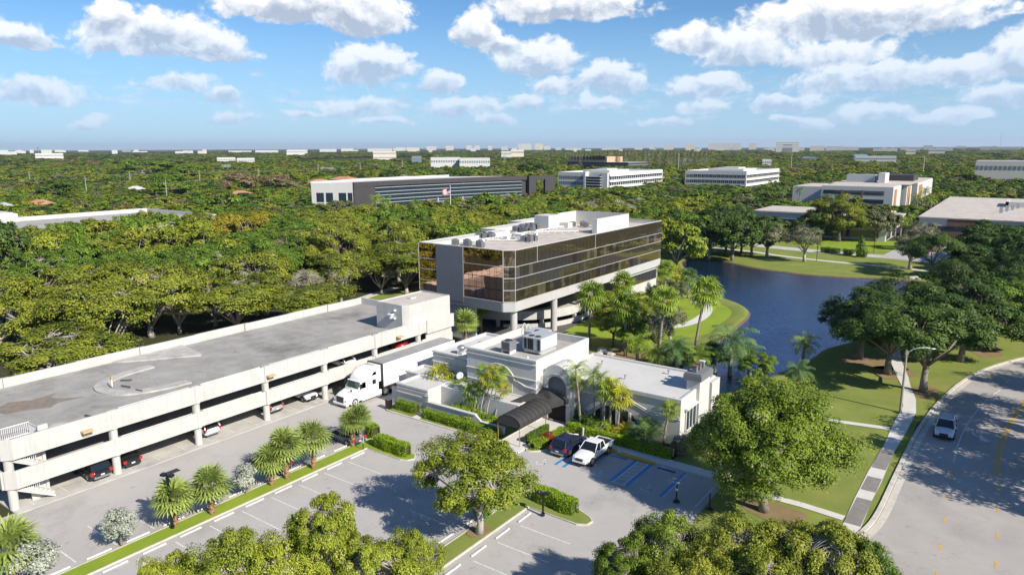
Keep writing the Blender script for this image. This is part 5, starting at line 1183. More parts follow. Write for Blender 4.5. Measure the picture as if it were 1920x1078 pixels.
# ---------------------------------------------------------------- articulated lorry (front towards -Y)
def semi():
    e = empty('semi_truck', (-62.9, 52.5, .036), 0, 'white semi truck with sleeper cab and long refrigerated trailer parked beside the garage', 'semi truck')
    W2 = 1.22
    hd = MB()
    def ring(t):
        y, zb, zt, w = t; h = [(w, zb), (w, zb + (zt - zb) * .6), (w * .93, zt - .16), (w * .72, zt - .02), (0, zt + .04)]
        return [(x, y, z) for x, z in h] + [(-x, y, z) for x, z in h[-2::-1]]
    loft(hd, [(0.0, .55, 1.15, .80), (.12, .45, 1.38, 1.0), (.6, .45, 1.62, 1.08), (1.3, .5, 1.80, 1.14), (1.95, .5, 1.92, 1.2)], ring)
    hd.build('hood', PW, e, smooth=True)
    MB().box(-.62, .62, -.03, .12, .62, 1.34).build('grille', MT['grille'], e, bevel=.05)
    MB().box(-1.2, 1.2, -.08, .35, .32, .62).build('front_bumper', PW, e, bevel=.08)
    cb = MB()   # cab and sleeper
    cb.add([(-1.2, 1.9, .5), (1.2, 1.9, .5), (1.22, 5.1, .5), (-1.22, 5.1, .5), (-1.2, 1.9, 1.9), (1.2, 1.9, 1.9), (-1.05, 2.45, 2.72), (1.05, 2.45, 2.72), (-1.22, 5.1, 3.0), (1.22, 5.1, 3.0), (-1.15, 3.0, 2.80), (1.15, 3.0, 2.80)],
           [(0, 1, 5, 4), (4, 5, 7, 6), (0, 4, 6, 10, 8, 3), (1, 2, 9, 11, 7, 5), (3, 8, 9, 2), (6, 7, 11, 10), (0, 3, 2, 1), (10, 11, 9, 8)])
    cb.build('cab', PW, e, bevel=.05)
    fr = MB()
    def ring2(t):
        y, zt, w = t; h = [(w, 2.6), (w, zt - .35), (w * .86, zt - .1), (w * .6, zt), (0, zt + .02)]; return [(x, y, z) for x, z in h] + [(-x, y, z) for x, z in h[-2::-1]]
    loft(fr, [(2.35, 2.76, .98), (2.6, 3.2, 1.06), (3.0, 3.62, 1.12), (3.6, 3.92, 1.18), (4.4, 4.05, 1.2), (5.1, 4.05, 1.2)], ring2)
    fr.build('roof_fairing', PW, e, smooth=True)
    MB().add([(-1.08, 1.93, 1.93), (1.08, 1.93, 1.93), (.98, 2.40, 2.62), (-.98, 2.40, 2.62), (-1.08, 2.1, 1.93), (1.08, 2.1, 1.93)], [(0, 1, 2, 3), (0, 3, 4), (1, 5, 2)]).build('windscreen', MT['teal'], e).location = (0, -.035, .01)
    MB().box(-1.1, 1.1, 2.2, 2.45, 2.62, 2.74).build('sun_visor', PW, e, bevel=.02)
    for s in (-1, 1):
        MB().add([(s * 1.235, 2.2, 1.95), (s * 1.235, 3.0, 1.85), (s * 1.235, 3.0, 2.6), (s * 1.235, 2.55, 2.6), (s * 1.1, 2.2, 1.95), (s * 1.1, 3.0, 1.85), (s * 1.1, 3.0, 2.6), (s * 1.1, 2.55, 2.6)], [(0, 1, 2, 3), (3, 2, 1, 0), (0, 3, 7, 4), (0, 4, 5, 1)]).build('side_window', MT['teal'], e)
        MB().box(s * 1.2, s * 1.245, 4.1, 4.65, 1.95, 2.5).build('sleeper_window', MT['glass'], e, bevel=.02)
        MB().add([(s * 1.215, 4.0, 3.05), (s * 1.215, 4.75, 3.05), (s * 1.215, 4.75, 3.42), (s * 1.215, 4.35, 3.42), (s * 1.1, 4.0, 3.05), (s * 1.1, 4.35, 3.42)], [(0, 1, 2, 3), (3, 2, 1, 0), (0, 4, 5, 3)]).build('upper_window', MT['glass'], e)
        MB().box(s * 1.28, s * 1.48, 2.05, 2.2, 1.95, 2.55).bar((s * 1.2, 2.3, 2.3), (s * 1.35, 2.15, 2.3), .05, .05).build('mirror', MT['black'], e, bevel=.03)
        MB().tube([(s * .9, 1.0, 1.6), (s * 1.0, .9, 1.95)], .03, 6).box(s * .92, s * 1.1, .82, .95, 1.9, 2.1).build('hood_mirror', MT['black'], e)
        MB().box(s * 1.12, s * 1.27, 2.3, 5.1, .35, .95).box(s * 1.0, s * 1.27, 5.1, 5.5, .35, .98).build('side_fairing', PW, e, bevel=.04)
        MB().box(s * .72, s * 1.08, .0, .3, .82, 1.05).build('headlight', MT['lamp'], e, bevel=.03)
        MB().tube([(s * .8, 1.25, .62), (s * 1.21, 1.25, .62)], .60, 22).build('wheel_arch', PW, e)
        wheel(e, s * 1.08, 1.25, .5, .32); wheel(e, s * 1.05, 6.2, .5, .45); wheel(e, s * 1.05, 7.45, .5, .45)
        wheel(e, s * 1.05, 16.8, .5, .45); wheel(e, s * 1.05, 18.1, .5, .45)
        MB().box(s * 1.22, s * 1.235, 3.1, 3.2, 1.6, 1.72).build('door_handle', MT['black'], e)
        MB().box(s * 1.2, s * 1.232, 2.1, 2.125, .95, 1.9).box(s * 1.2, s * 1.232, 3.28, 3.305, .95, 2.7).box(s * 1.2, s * 1.278, 3.6, 3.62, .36, .95).build('panel_gap', MT['grille'], e)
        tp = MB()
        for k in range(12): tp.box(s * 1.28, s * 1.288, 6.8 + k * 1.05, 6.83 + k * 1.05, 1.2, 4.0)
        tp.build('side_rib', MT['rim'], e)
    MB().box(-.45, .45, 2, 8.2, .55, .95).build('chassis', MT['grille'], e)
    t = MB(); t.box(-1.28, 1.28, 5.75, 19.4, 1.15, 4.05); to = t.build('trailer_body', mat('trailer_white', (.80, .80, .80), .4, var=.04, scale=.6), e, bevel=.03)
    MB().box(-1.24, 1.24, 5.8, 19.35, 4.05, 4.065).build('trailer_roof', mat('trailer_roof_grey', (.33, .33, .33), .6, var=.25, scale=.7), to)
    MB().box(-1.3, 1.3, 5.74, 19.42, 1.08, 1.2).build('trailer_rail', MT['rim'], to)
    MB().box(-1.31, 1.31, 5.7, 5.85, 1.1, 4.12).build('trailer_front_frame', MT['grille'], to)
    rf = MB(); rf.box(-1.0, 1.0, 5.25, 5.7, 1.9, 3.95, 0); rf.box(-.9, .9, 5.2, 5.25, 2.0, 2.9, 1); rf.build('refrigeration_unit', [MT['whitemetal'], MT['grille']], to, bevel=.03)
    MB().box(-1.0, -.8, 9.6, 9.8, .1, 1.1).box(.8, 1.0, 9.6, 9.8, .1, 1.1).build('landing_leg', MT['grille'], to)
    MB().box(-.6, .6, 15.9, 19.0, .6, 1.1).build('axle_frame', MT['grille'], to)
semi()

# ================================================================ street furniture
def street_lamp(x, y, h, rz):
    e = empty('street_lamp', (x, y, 0), rz, 'tall grey street lamp with a curved arm beside the sidewalk', 'street lamp')
    MB().cyl((0, 0), .16, 0, h, 12, r1=.10).build('pole', MT['wood'], e)
    MB().tube([(0, 0, h - .35), (.5, 0, h + .05), (1.2, 0, h + .3), (2.0, 0, h + .35), (2.5, 0, h + .3)], .04, 8).box(-.15, .2, -.1, .1, h - .5, h - .1).build('arm', MT['metal'], e)
    MB().lathe([(0, -.02), (.18, 0), (.22, .08), (.12, .16), (0, .17)], 12, (0, 0, 0)).build('lamp_head', MT['metal'], e, smooth=True, loc=(2.75, 0, h + .18)).scale = (2.0, 1, .8)
lx, ly = P(1688, 773); street_lamp(lx, ly, 7.4, R(32))
def lot_lamp(x, y, lab, h=4.6):
    e = empty('parking_lot_lamp', (x, y, .1), R(20), lab, 'lamp post', 'black lamp posts of the parking lot')
    MB().box(-.07, .07, -.07, .07, 0, h).build('pole', MT['black'], e)
    MB().cyl((0, 0), .16, 0, .25, 12).build('base', MT['black'], e)
    for s in (-1, 1): MB().box(s * .1, s * .55, -.2, .2, h - .1, h + .1).build('lamp_head', MT['black'], e, bevel=.02)
    MB().box(-.35, .35, -.03, .03, h - .15, h - .08).build('arm', MT['black'], e)
x, y = P(324, 992); lot_lamp(x, y, 'black lamp post in front of the leftmost palm of the strip')
x, y = P(1018, 968); lot_lamp(x, y, 'low black lamp post standing by the hedge right of the spreading lot tree', 2.0)
e = empty('signal_post', (*P(1268, 941), .036), 0, 'short black post with a flared base in the shaded accessible bays', 'post')
MB().lathe([(.32, 0), (.30, .08), (.12, .25), (.07, .4), (.06, 1.6), (0, 1.62)], 12).build('post', MT['black'], e); MB().box(-.1, .1, -.06, .06, 1.05, 1.25).build('reflector', MT['whitemetal'], e)
e = empty('signal_post', (*P(1330, 955), .036), 0, 'short black post almost hidden under the big tree at the edge of the shaded bays', 'post')
MB().lathe([(.32, 0), (.30, .08), (.12, .25), (.07, .4), (.06, 1.4), (0, 1.42)], 12).build('post', MT['black'], e)
def parking_sign(x, y, lab, h=2.0, plain=False, rz=0):
    e = empty('parking_sign', (x, y, .1), rz, lab, 'sign', None if plain else 'blue accessible parking signs')
    MB().box(-.03, .03, -.02, .03, 0, h).build('post', MT['black'], e)
    o = MB().box(-.2, .2, -.045, -.02, h - .72, h); p = o.build('sign_panel', MT['whitemetal'] if plain else MT['plate'], e)
    if not plain:
        MB().box(-.19, .19, -.052, -.045, h - .44, h - .01).build('blue_panel', MT['bluepaint'], p)
        m_ = MB(); isa(m_, 0, 0, .34, 0); m_.v = [(a, -.056, b_ + h - .23) for a, b_, c in m_.v]; m_.build('wheelchair_symbol', MT['paint'], p)
    else:
        m_ = MB(); m_.box(-.14, .14, -.052, -.045, h - .22, h - .14); m_.box(-.1, .1, -.052, -.045, h - .4, h - .3); m_.build('sign_text', MT['grille'], p)
for (u, v, l) in ((1099, 803, 'leftmost blue accessible parking sign, in the hedge behind the pickup'), (1186, 826, 'middle blue accessible parking sign in front of the yellow palm'), (1271, 853, 'rightmost blue accessible parking sign by the end of the restaurant wall')):
    x, y = P(u, v); parking_sign(x, y, l)
x, y = P(681, 845); parking_sign(x, y, 'small white notice on a short post at the end of the palm strip', 1.5, True)
x, y = P(418, 939); parking_sign(x, y, 'small white notice on a short post between palm and silver bush', 1.2, True)
x, y = P(1093, 820); e = empty('bollard', (x, y, .1), 0, 'grey cylindrical bollard on the walk behind the navy SUV', 'bollard'); MB().cyl((0, 0), .12, 0, .95, 12).build('post', MT['ledge'], e); MB().lathe([(.13, .95), (.10, 1.02), (0, 1.03)], 12).build('cap', MT['ledge'], e)
# bins by the corner of the restaurant
x, y = P(726, 769)
e = empty('waste_bin', (x, y + .3, .1), 0, 'black wheeled bin at the corner between truck and restaurant', 'bin'); MB().box(-.3, .3, -.3, .3, .05, 1.05).build('body', MT['black'], e, bevel=.03); MB().box(-.33, .33, -.33, .33, 1.05, 1.15).build('lid', MT['black'], e, bevel=.03)
e = empty('utility_cabinet', (-59.0, 59.7, 0), 0, 'pale blue grey utility cabinet with a sloping lid beside the front annex', 'cabinet'); MB().extr([(-.8, 0), (.8, 0), (.8, 1.9), (-.8, 2.2)], 'X', -.5, .5).build('cabinet', MT['metalpaint'], e, bevel=.03)
MB().box(-.45, .45, -.83, -.8, .2, 1.9).build('door', MT['metalpaint'], e)
# flag
fx, fy = P(845, 396, 2); ft = 0
e = empty('flagpole', (fx, fy, 0), 0, 'white pole flying a striped flag in front of the curved office', 'flagpole')
Dd = math.hypot(fx, fy); hp = CAMH - (math.hypot(fx, fy) / math.hypot(*ray(844, 349)[:2])) * ray(844, 349)[2]
MB().cyl((0, 0), .16, 0, hp, 10, r1=.09).build('pole', MT['whitemetal'], e); MB().lathe([(0, 0), (.2, .1), (.2, .25), (0, .35)], 10, (0, 0, hp)).build('finial', MT['whitemetal'], e)
fl = MB(); dirx = Vector((-_cp, -_sp)); nx, nz = 20, 13; FW, FH = 4.4, 2.6
def fpt(i, j):
    a = i / nx; d = dirx * (FW * a * .86); wv = .28 * math.sin(a * 9 + j * .12) * a
    return (d.x + wv * .6, d.y - wv, hp - .5 - FH * j / nz - a * 1.5 - .12 * math.sin(a * 7))
for i in range(nx + 1):
    for j in range(nz + 1): fl.v.append(fpt(i, j))
for i in range(nx):
    for j in range(nz): fl.f.append((i * (nz + 1) + j, (i + 1) * (nz + 1) + j, (i + 1) * (nz + 1) + j + 1, i * (nz + 1) + j + 1)); fl.m.append(2 if (i < 8 and j < 7) else (j % 2))
fo = fl.build('flag', [mat('flag_red', (.55, .02, .03), .7), mat('flag_white', (.75, .75, .75), .7), mat('flag_blue', (.02, .03, .20), .7)], e)
stt = MB()
for i in range(1, 8):
    for j in range(1, 7):
        if (i + j) % 2: 
            p = Vector(fpt(i, j)); 
            for o_ in (.03, -.03): stt.add([tuple(p + Vector((-.05 * a + o_, -.05 * a * .0 - o_, b_ * .05)) ) for a, b_ in ((-1, -1), (1, -1), (1, 1), (-1, 1))], [(0, 1, 2, 3)])
stt.build('stars', MT['paint'], fo)
# utility poles and wires
def utility_pole(u, v, h, lab, grp='utility poles', th=.28):
    # the pixel is the top of the pole
    D = None
    x, y = P(u, v, h); e = empty('utility_pole', (x, y, 0), R(30), lab, 'utility pole', grp)
    MB().cyl((0, 0), th, 0, h, 8, r1=th * .7).build('pole', MT['barkpale'] if h > 20 else MT['wood'], e)
    MB().box(-1.3, 1.3, -.08, .08, h - 1.0, h - .8).build('crossarm', MT['wood'], e)
    return (x, y)
tops = [(54, 323, 'leftmost timber utility pole rising out of the trees'), (159, 332, 'timber utility pole left of the pale roofed house'), (242, 321, 'timber utility pole right of the pale roofed house'), (310, 339, 'timber utility pole with leaning wires in the middle left'), (373, 320, 'thin distant utility pole in the middle left trees'), (484, 316, 'distant utility pole above the pinkish bare crowns')]
for (u, v, l) in tops: utility_pole(u, v, 13, l, th=.32)
for k, (u, v, h) in enumerate(((596, 308, 14), (675, 305, 14), (754, 300, 15), (823, 298, 15), (885, 296, 16), (945, 291, 20), (1092, 288, 21), (1273, 288, 23), (1485, 288, 22), (1734, 292, 21), (1118, 290, 18), (1060, 288, 18), (948, 288, 20), (820, 290, 18))):
    utility_pole(u, v, h, 'tall pale utility pole standing against the distant woods', 'tall pale poles against the distant woods', th=.45)
wr = MB()
pp = [P(-20, 350, 12), P(54, 327, 12.5), P(159, 336, 12.5), P(310, 343, 12.5)]
for a, b_ in ((P(-20, 372, 12), P(54, 328, 12.6)), (P(54, 328, 12.6), P(159, 336, 12.6)), (P(159, 336, 12.6), P(310, 343, 12.6)), (P(54, 328, 12.6), P(242, 326, 12.6)), (P(242, 326, 12.6), P(373, 324, 12.6)), (P(310, 343, 12.6), P(484, 320, 12.6)), (P(373, 324, 12.6), P(754, 306, 12.6))):
    pts = [(a[0] + (b_[0] - a[0]) * t / 8, a[1] + (b_[1] - a[1]) * t / 8, 12.6 - 1.4 * 4 * (t / 8) * (1 - t / 8)) for t in range(9)]; wr.tube(pts, .07, 4)
tag(wr.build('overhead_wires', MT['wood']), 'thin overhead wires strung between the utility poles on the left', 'wires')
# path lamps, hedge blocks and rocks on the far bank
for k, (u, v) in enumerate(((1531, 489), (1638, 474), (1233, 655))):
    x, y = P(u, v); h = 3.6 if k < 2 else 4.5
    e = empty('path_lamp', (x, y, 0), 0, ['slim black path lamp beside the lakeside path', 'slim black path lamp beside the small conical tree on the far lawn', 'black lamp pole on the lawn behind the restaurant'][k], 'lamp post'); MB().cyl((0, 0), .07, 0, h, 8).build('pole', MT['black'], e); MB().lathe([(.08, h), (.22, h + .1), (.2, h + .3), (0, h + .4)], 10).build('lamp_head', MT['black'], e)
rk = random.Random(3); k = 0
for (u, v) in ((1118, 668), (1124, 664), (1130, 660), (1112, 672), (1138, 662), (1145, 666), (1715, 522), (1722, 524), (1708, 523), (1725, 519)):
    x, y = P(u, v); mb = MB(); s = rk.uniform(.5, 1.0); n = 7
    mb.lathe([(s * .9, 0), (s, s * .3), (s * .7, s * .65), (0, s * .7)], n); mb.v = [(a + rk.uniform(-.12, .12), b_ + rk.uniform(-.12, .12), c + rk.uniform(-.05, .05)) for a, b_, c in mb.v]
    o = mb.build('rock', MT['rock'], loc=(x, y, .02)); tag(o, 'pale rock in the pile behind the restaurant' if k < 6 else 'pale rock at the water edge of the far bank', 'rock', 'rocks behind the restaurant' if k < 6 else 'rocks at the far bank'); k += 1
# ================================================================ foliage
LM = {
 'olive': leaf_mat('leaves_olive', (.095, .130, .015), (.345, .370, .040), (0.405, 0.324, 0.135)),
 'green': leaf_mat('leaves_green', (.055, .115, .015), (.22, .33, .035)),
 'dark': leaf_mat('leaves_dark_green', (0.027, 0.061, 0.016), (0.115, 0.182, 0.032)),
 'bright': leaf_mat('leaves_yellow_green', (0.115, 0.162, 0.014), (0.405, 0.446, 0.041), (0.600, 0.600, 0.486)),
 'lush': leaf_mat('leaves_lush_green', (.060, .110, .010), (.250, .330, .030), (.42, .40, .25)),
 'orange': leaf_mat('leaves_ochre', (0.162, 0.149, 0.016), (.44, .36, .03)),
 'grey': leaf_mat('leaves_grey_green', (0.101, 0.115, 0.054), (0.257, 0.270, 0.115)),
 'pink': leaf_mat('leaves_pinkish', (.14, .12, .06), (.33, .25, .13)),
 'yellow': leaf_mat('leaves_bright_yellow', (.16, .17, .01), (.50, .45, .02)),
 'silver': leaf_mat('leaves_silver', (.22, .25, .19), (.56, .58, .48), rough=.6),
 'hedge': leaf_mat('leaves_hedge', (0.095, 0.162, 0.014), (0.351, 0.513, 0.020)),
 'hedgedark': leaf_mat('leaves_dark_hedge', (0.041, 0.095, 0.014), (0.149, 0.257, 0.027)),
 'red': leaf_mat('leaves_red_shrub', (.14, .02, .01), (.42, .09, .03)),
 'sabal': leaf_mat('leaves_sabal', (.11, .165, .035), (.42, .50, .12)),
 'palm': leaf_mat('leaves_palm', (.07, .13, .015), (.34, .44, .05)),
 'palmy': leaf_mat('leaves_yellow_palm', (.17, .20, .01), (.52, .50, .03)),
 'palmg': leaf_mat('leaves_blue_green_palm', (0.054, 0.108, 0.041), (0.203, 0.324, 0.095)),
}
def quads_mesh(name, P4, tint, m):
    """P4: (n,4,3) array of quads; tint: (n,)"""
    n = len(P4); me = bpy.data.meshes.new(name); me.vertices.add(n * 4); me.vertices.foreach_set('co', np.ascontiguousarray(P4, dtype=np.float32).ravel())
    me.loops.add(n * 4); me.loops.foreach_set('vertex_index', np.arange(n * 4, dtype=np.int32)); me.polygons.add(n)
    me.polygons.foreach_set('loop_start', np.arange(0, n * 4, 4, dtype=np.int32)); me.polygons.foreach_set('loop_total', np.full(n, 4, dtype=np.int32))
    at = me.attributes.new('tint', 'FLOAT', 'FACE'); at.data.foreach_set('value', np.clip(tint, 0, 1).astype(np.float32)); me.materials.append(m); me.update(); me.validate(); return me
def unit(v): return v / np.maximum(np.linalg.norm(v, axis=-1, keepdims=True), 1e-6)
def leaf_quads(pos, nrm, size, rg, asp=.62):
    n = len(pos); t = unit(np.cross(nrm, rg.normal(size=(n, 3)))); b = np.cross(nrm, t); s = (size * rg.uniform(.65, 1.3, n))[:, None]
    fold = nrm * s * .18
    return np.stack([pos - t * s, pos + b * s * asp + fold, pos + t * s, pos - b * s * asp + fold], 1) 
def clump_leaves(cent, rad, n, size, rg, tc, flat=.75, up=.35):
    """leaves spread over the shells of leaf clumps"""
    k = len(cent); N_ = k * n; idx = np.repeat(np.arange(k), n); d = unit(rg.normal(size=(N_, 3))); d[:, 2] = np.where((d[:, 2] < -.25) & (rg.random(N_) < .7), -d[:, 2], d[:, 2])
    rr = rad[idx] * rg.uniform(.45, 1.12, N_); pos = cent[idx] + d * rr[:, None] * np.array([1, 1, flat])
    out = unit(pos - tc); nrm = unit(d * .8 + out * .55 + rg.normal(size=(N_, 3)) * .42 + np.array([0, 0, up]))
    ct = rg.normal(size=k) * .13; tint = .5 + ct[idx] + rg.normal(size=N_) * .16
    return leaf_quads(pos, nrm, size, rg), tint
def crown_layout(seed, Rr, zc, rz, nl, nc, zmin=-.25):
    rg = np.random.default_rng(seed); lob = []; ga = math.pi * (3 - 5 ** .5)
    for i in range(nl):
        zz = 1 - (i + .5) / nl * (1 - zmin * .9); zz = max(zz, zmin); rxy = math.sqrt(max(0, 1 - zz * zz)); a = i * ga + rg.uniform(-.5, .5)
        q = rg.uniform(.42, .86); lob.append((Rr * rxy * q * math.cos(a), Rr * rxy * q * math.sin(a), zc + rz * zz * q))
    lob = np.array(lob); lr = Rr * rg.uniform(.26, .48, nl); cs, cr = [], []
    for i in range(nl):
        d = unit(rg.normal(size=(nc, 3))); out = unit(lob[i] - np.array([0, 0, zc - rz * .3])); s = (d @ out) < -.2; d[s] = -d[s]
        cs.append(lob[i] + d * lr[i] * rg.uniform(.6, 1.05, (nc, 1)) * np.array([1, 1, .72])); cr.append(lr[i] * rg.uniform(.28, .54, nc))
    return lob, np.concatenate(cs), np.concatenate(cr), rg
def wood_mesh(name, lob, cs, zf, rt, m, rg, twigs=.5, lean=0.0):
    mb = MB(); b0 = Vector((0, 0, 0)); f = Vector((lean, lean * .4, zf))
    mb.tube([b0, b0.lerp(f, .45) + Vector((.08, -.05, 0)), f], [rt * 1.45, rt * 1.02, rt * .85], 9)
    for i, l in enumerate(lob):
        l = Vector(l); mid = f.lerp(l, .5) + Vector((rg.uniform(-.4, .4), rg.uniform(-.4, .4), -.25)); st = f + Vector((0, 0, -zf * .25 * rg.random()))
        mb.tube([st, mid, l], [rt * .5, rt * .32, rt * .18], 6)
        near = [c for c in cs if (Vector(c) - l).length < 3.2]
        for c in near[:int(len(near) * twigs)]: mb.tube([l, l.lerp(Vector(c), .55) + Vector((0, 0, .12)), Vector(c)], [rt * .15, rt * .10, rt * .05], 4, cap=False)
    me_o = mb.build(name, m, smooth=True); me = me_o.data; bpy.data.objects.remove(me_o); return me
PROTO = {}
def make_proto(key, seed, Rr, h, nl, nc, nleaf, size, rt=.28, twigs=.5, crz=None, wood='bark', zfrac=.30, lean=0., zmin=-.25):
    zc = h * .62; rz = crz or h * .40; lob, cs, cr, rg = crown_layout(seed, Rr, zc, rz, nl, nc, zmin)
    kz = h / (cs[:, 2] + cr * .8).max(); kr = Rr / np.percentile(np.hypot(cs[:, 0], cs[:, 1]) + cr, 93)   # true height and radius
    lob = lob * np.array([kr, kr, kz]); cs = cs * np.array([kr, kr, kz]); cr = cr * (kz + kr) / 2; zc *= kz; rz *= kz
    q, t = clump_leaves(cs, cr, nleaf, size, rg, np.array([0, 0, zc - rz * .4]))
    PROTO[key] = (quads_mesh('crown', q, t, LM['olive']), wood_mesh('trunk', lob, cs, h * zfrac, rt, MT[wood], rg, twigs, lean), Rr, h)
for i in range(4): make_proto('near%d' % i, 10 + i, 5.5, 10, (9, 14, 11, 17)[i], (14, 10, 12, 8)[i], 260, .115, crz=(3.4, 4.8, 4.0, 4.6)[i], zmin=(-.25, -.65, -.25, -.6)[i])
for i in range(2): make_proto('twiggy%d' % i, 80 + i, 5.0, 9, 10, 13, 13, .12, rt=.30, twigs=1.0, wood='barkpale', zfrac=.18)
for i in range(2): make_proto('edge%d' % i, 90 + i, 5.5, 10, 12, 11, 190, .13, rt=.26, twigs=.8, wood='barkpale', zfrac=.16, crz=3.2, zmin=.12)
for i in range(4): make_proto('mid%d' % i, 30 + i, 5.5, 10, 11, 10, 95, .23, twigs=.25, zmin=-.6, crz=4.6)
for i in range(3): make_proto('far%d' % i, 50 + i, 5.5, 10, 9, 7, 44, .46, twigs=.0)
for i in range(2): make_proto('bare%d' % i, 70 + i, 5.0, 9, 11, 12, 66, .12, rt=.3, twigs=1.0, wood='barkpale')
def tree(key, x, y, Rr, h, lm, lab, group=None, cat='tree', name='broadleaf_tree', rz=None, trunk_m=None):
    cm, wm, pr, ph = PROTO[key]; e = bpy.data.objects.new(name, None); COL.objects.link(e); e.empty_display_size = .5
    e.location = (x, y, 0); e.rotation_euler = (0, 0, (x * 7.3 + y * 3.1) % 6.28 if rz is None else rz); e.scale = (Rr / pr, Rr / pr, h / ph)
    tag(e, lab, cat, group)
    c = bpy.data.objects.new('crown', cm); COL.objects.link(c); c.parent = e
    c.material_slots[0].link = 'OBJECT'; c.material_slots[0].material = LM[lm]
    t = bpy.data.objects.new('trunk', wm); COL.objects.link(t); t.parent = e
    if trunk_m: t.material_slots[0].link = 'OBJECT'; t.material_slots[0].material = MT[trunk_m]
    return e
# ---- trees one can point to
make_proto('big', 101, 5.8, 11.5, 26, 14, 400, .088, rt=.30, crz=5.4, twigs=.4, zfrac=.2, zmin=-.85)
make_proto('spread', 102, 5.0, 8.4, 13, 9, 300, .092, rt=.24, twigs=1.0, wood='barkpale', zfrac=.28, crz=2.9)
make_proto('fore0', 103, 4.6, 9.0, 14, 11, 330, .085, rt=.22, twigs=.8, wood='barkpale')
make_proto('fore1', 104, 4.6, 9.0, 14, 11, 270, .085, rt=.22, twigs=1.0, wood='barkpale')
def at_base(u, v): return P(u, v)
x, y = at_base(1432, 958); tree('big', x, y, 6.6, 11.9, 'lush', 'large dense green tree between the restaurant and the sidewalk')
x, y = P(899, 1002); tree('spread', x, y, 5.3, 8.3, 'bright', 'spreading pale barked tree alone on the grass island in the parking lot', rz=1.0)
for k, (u, v, hh, Rr, key, lm, lab) in enumerate(((598, 955, 9.3, 2.7, 'fore0', 'bright', 'foreground tree at the bottom edge with the tallest top left of centre'), (430, 1012, 8.3, 3.1, 'fore1', 'bright', 'lower foreground tree nearest the grass strip'), (700, 1022, 7.8, 3.0, 'fore0', 'bright', 'foreground tree at the bottom edge right of the tallest top'), (775, 1003, 7.6, 1.9, 'fore1', 'bright', 'narrow foreground tree just left of the spreading tree trunk'),
     (1250, 972, 8.0, 2.6, 'fore1', 'lush', 'foreground tree with white tips at the bottom edge, left of the right-hand clump'), (1385, 985, 8.6, 3.2, 'fore1', 'olive', 'foreground tree with bare pale branches in the middle of the right-hand clump'), (1530, 985, 8.8, 3.6, 'fore0', 'olive', 'foreground tree dotted with white blossoms below the sidewalk'), (1165, 1030, 6.8, 2.4, 'fore0', 'lush', 'low foreground tree at the bottom edge, leftmost of the right-hand clump'), (1625, 1030, 7.6, 2.6, 'fore1', 'green', 'low foreground tree at the bottom edge nearest the road'), (310, 1062, 7.4, 2.6, 'fore0', 'bright', 'lowest foreground tree at the bottom edge, furthest left of the clump'), (520, 1030, 8.0, 3.0, 'fore1', 'bright', 'foreground tree filling the gap left of the tallest top'), (1300, 1060, 7.6, 3.2, 'fore1', 'olive', 'foreground tree low at the bottom edge with bare twigs, right of centre'), (1460, 1050, 8.0, 3.2, 'fore0', 'olive', 'foreground tree low at the bottom edge below the large dense one'))):
    x, y = P(u, v, hh * .93); tree(key, x, y, Rr, hh, lm, lab, rz=k * 1.7)
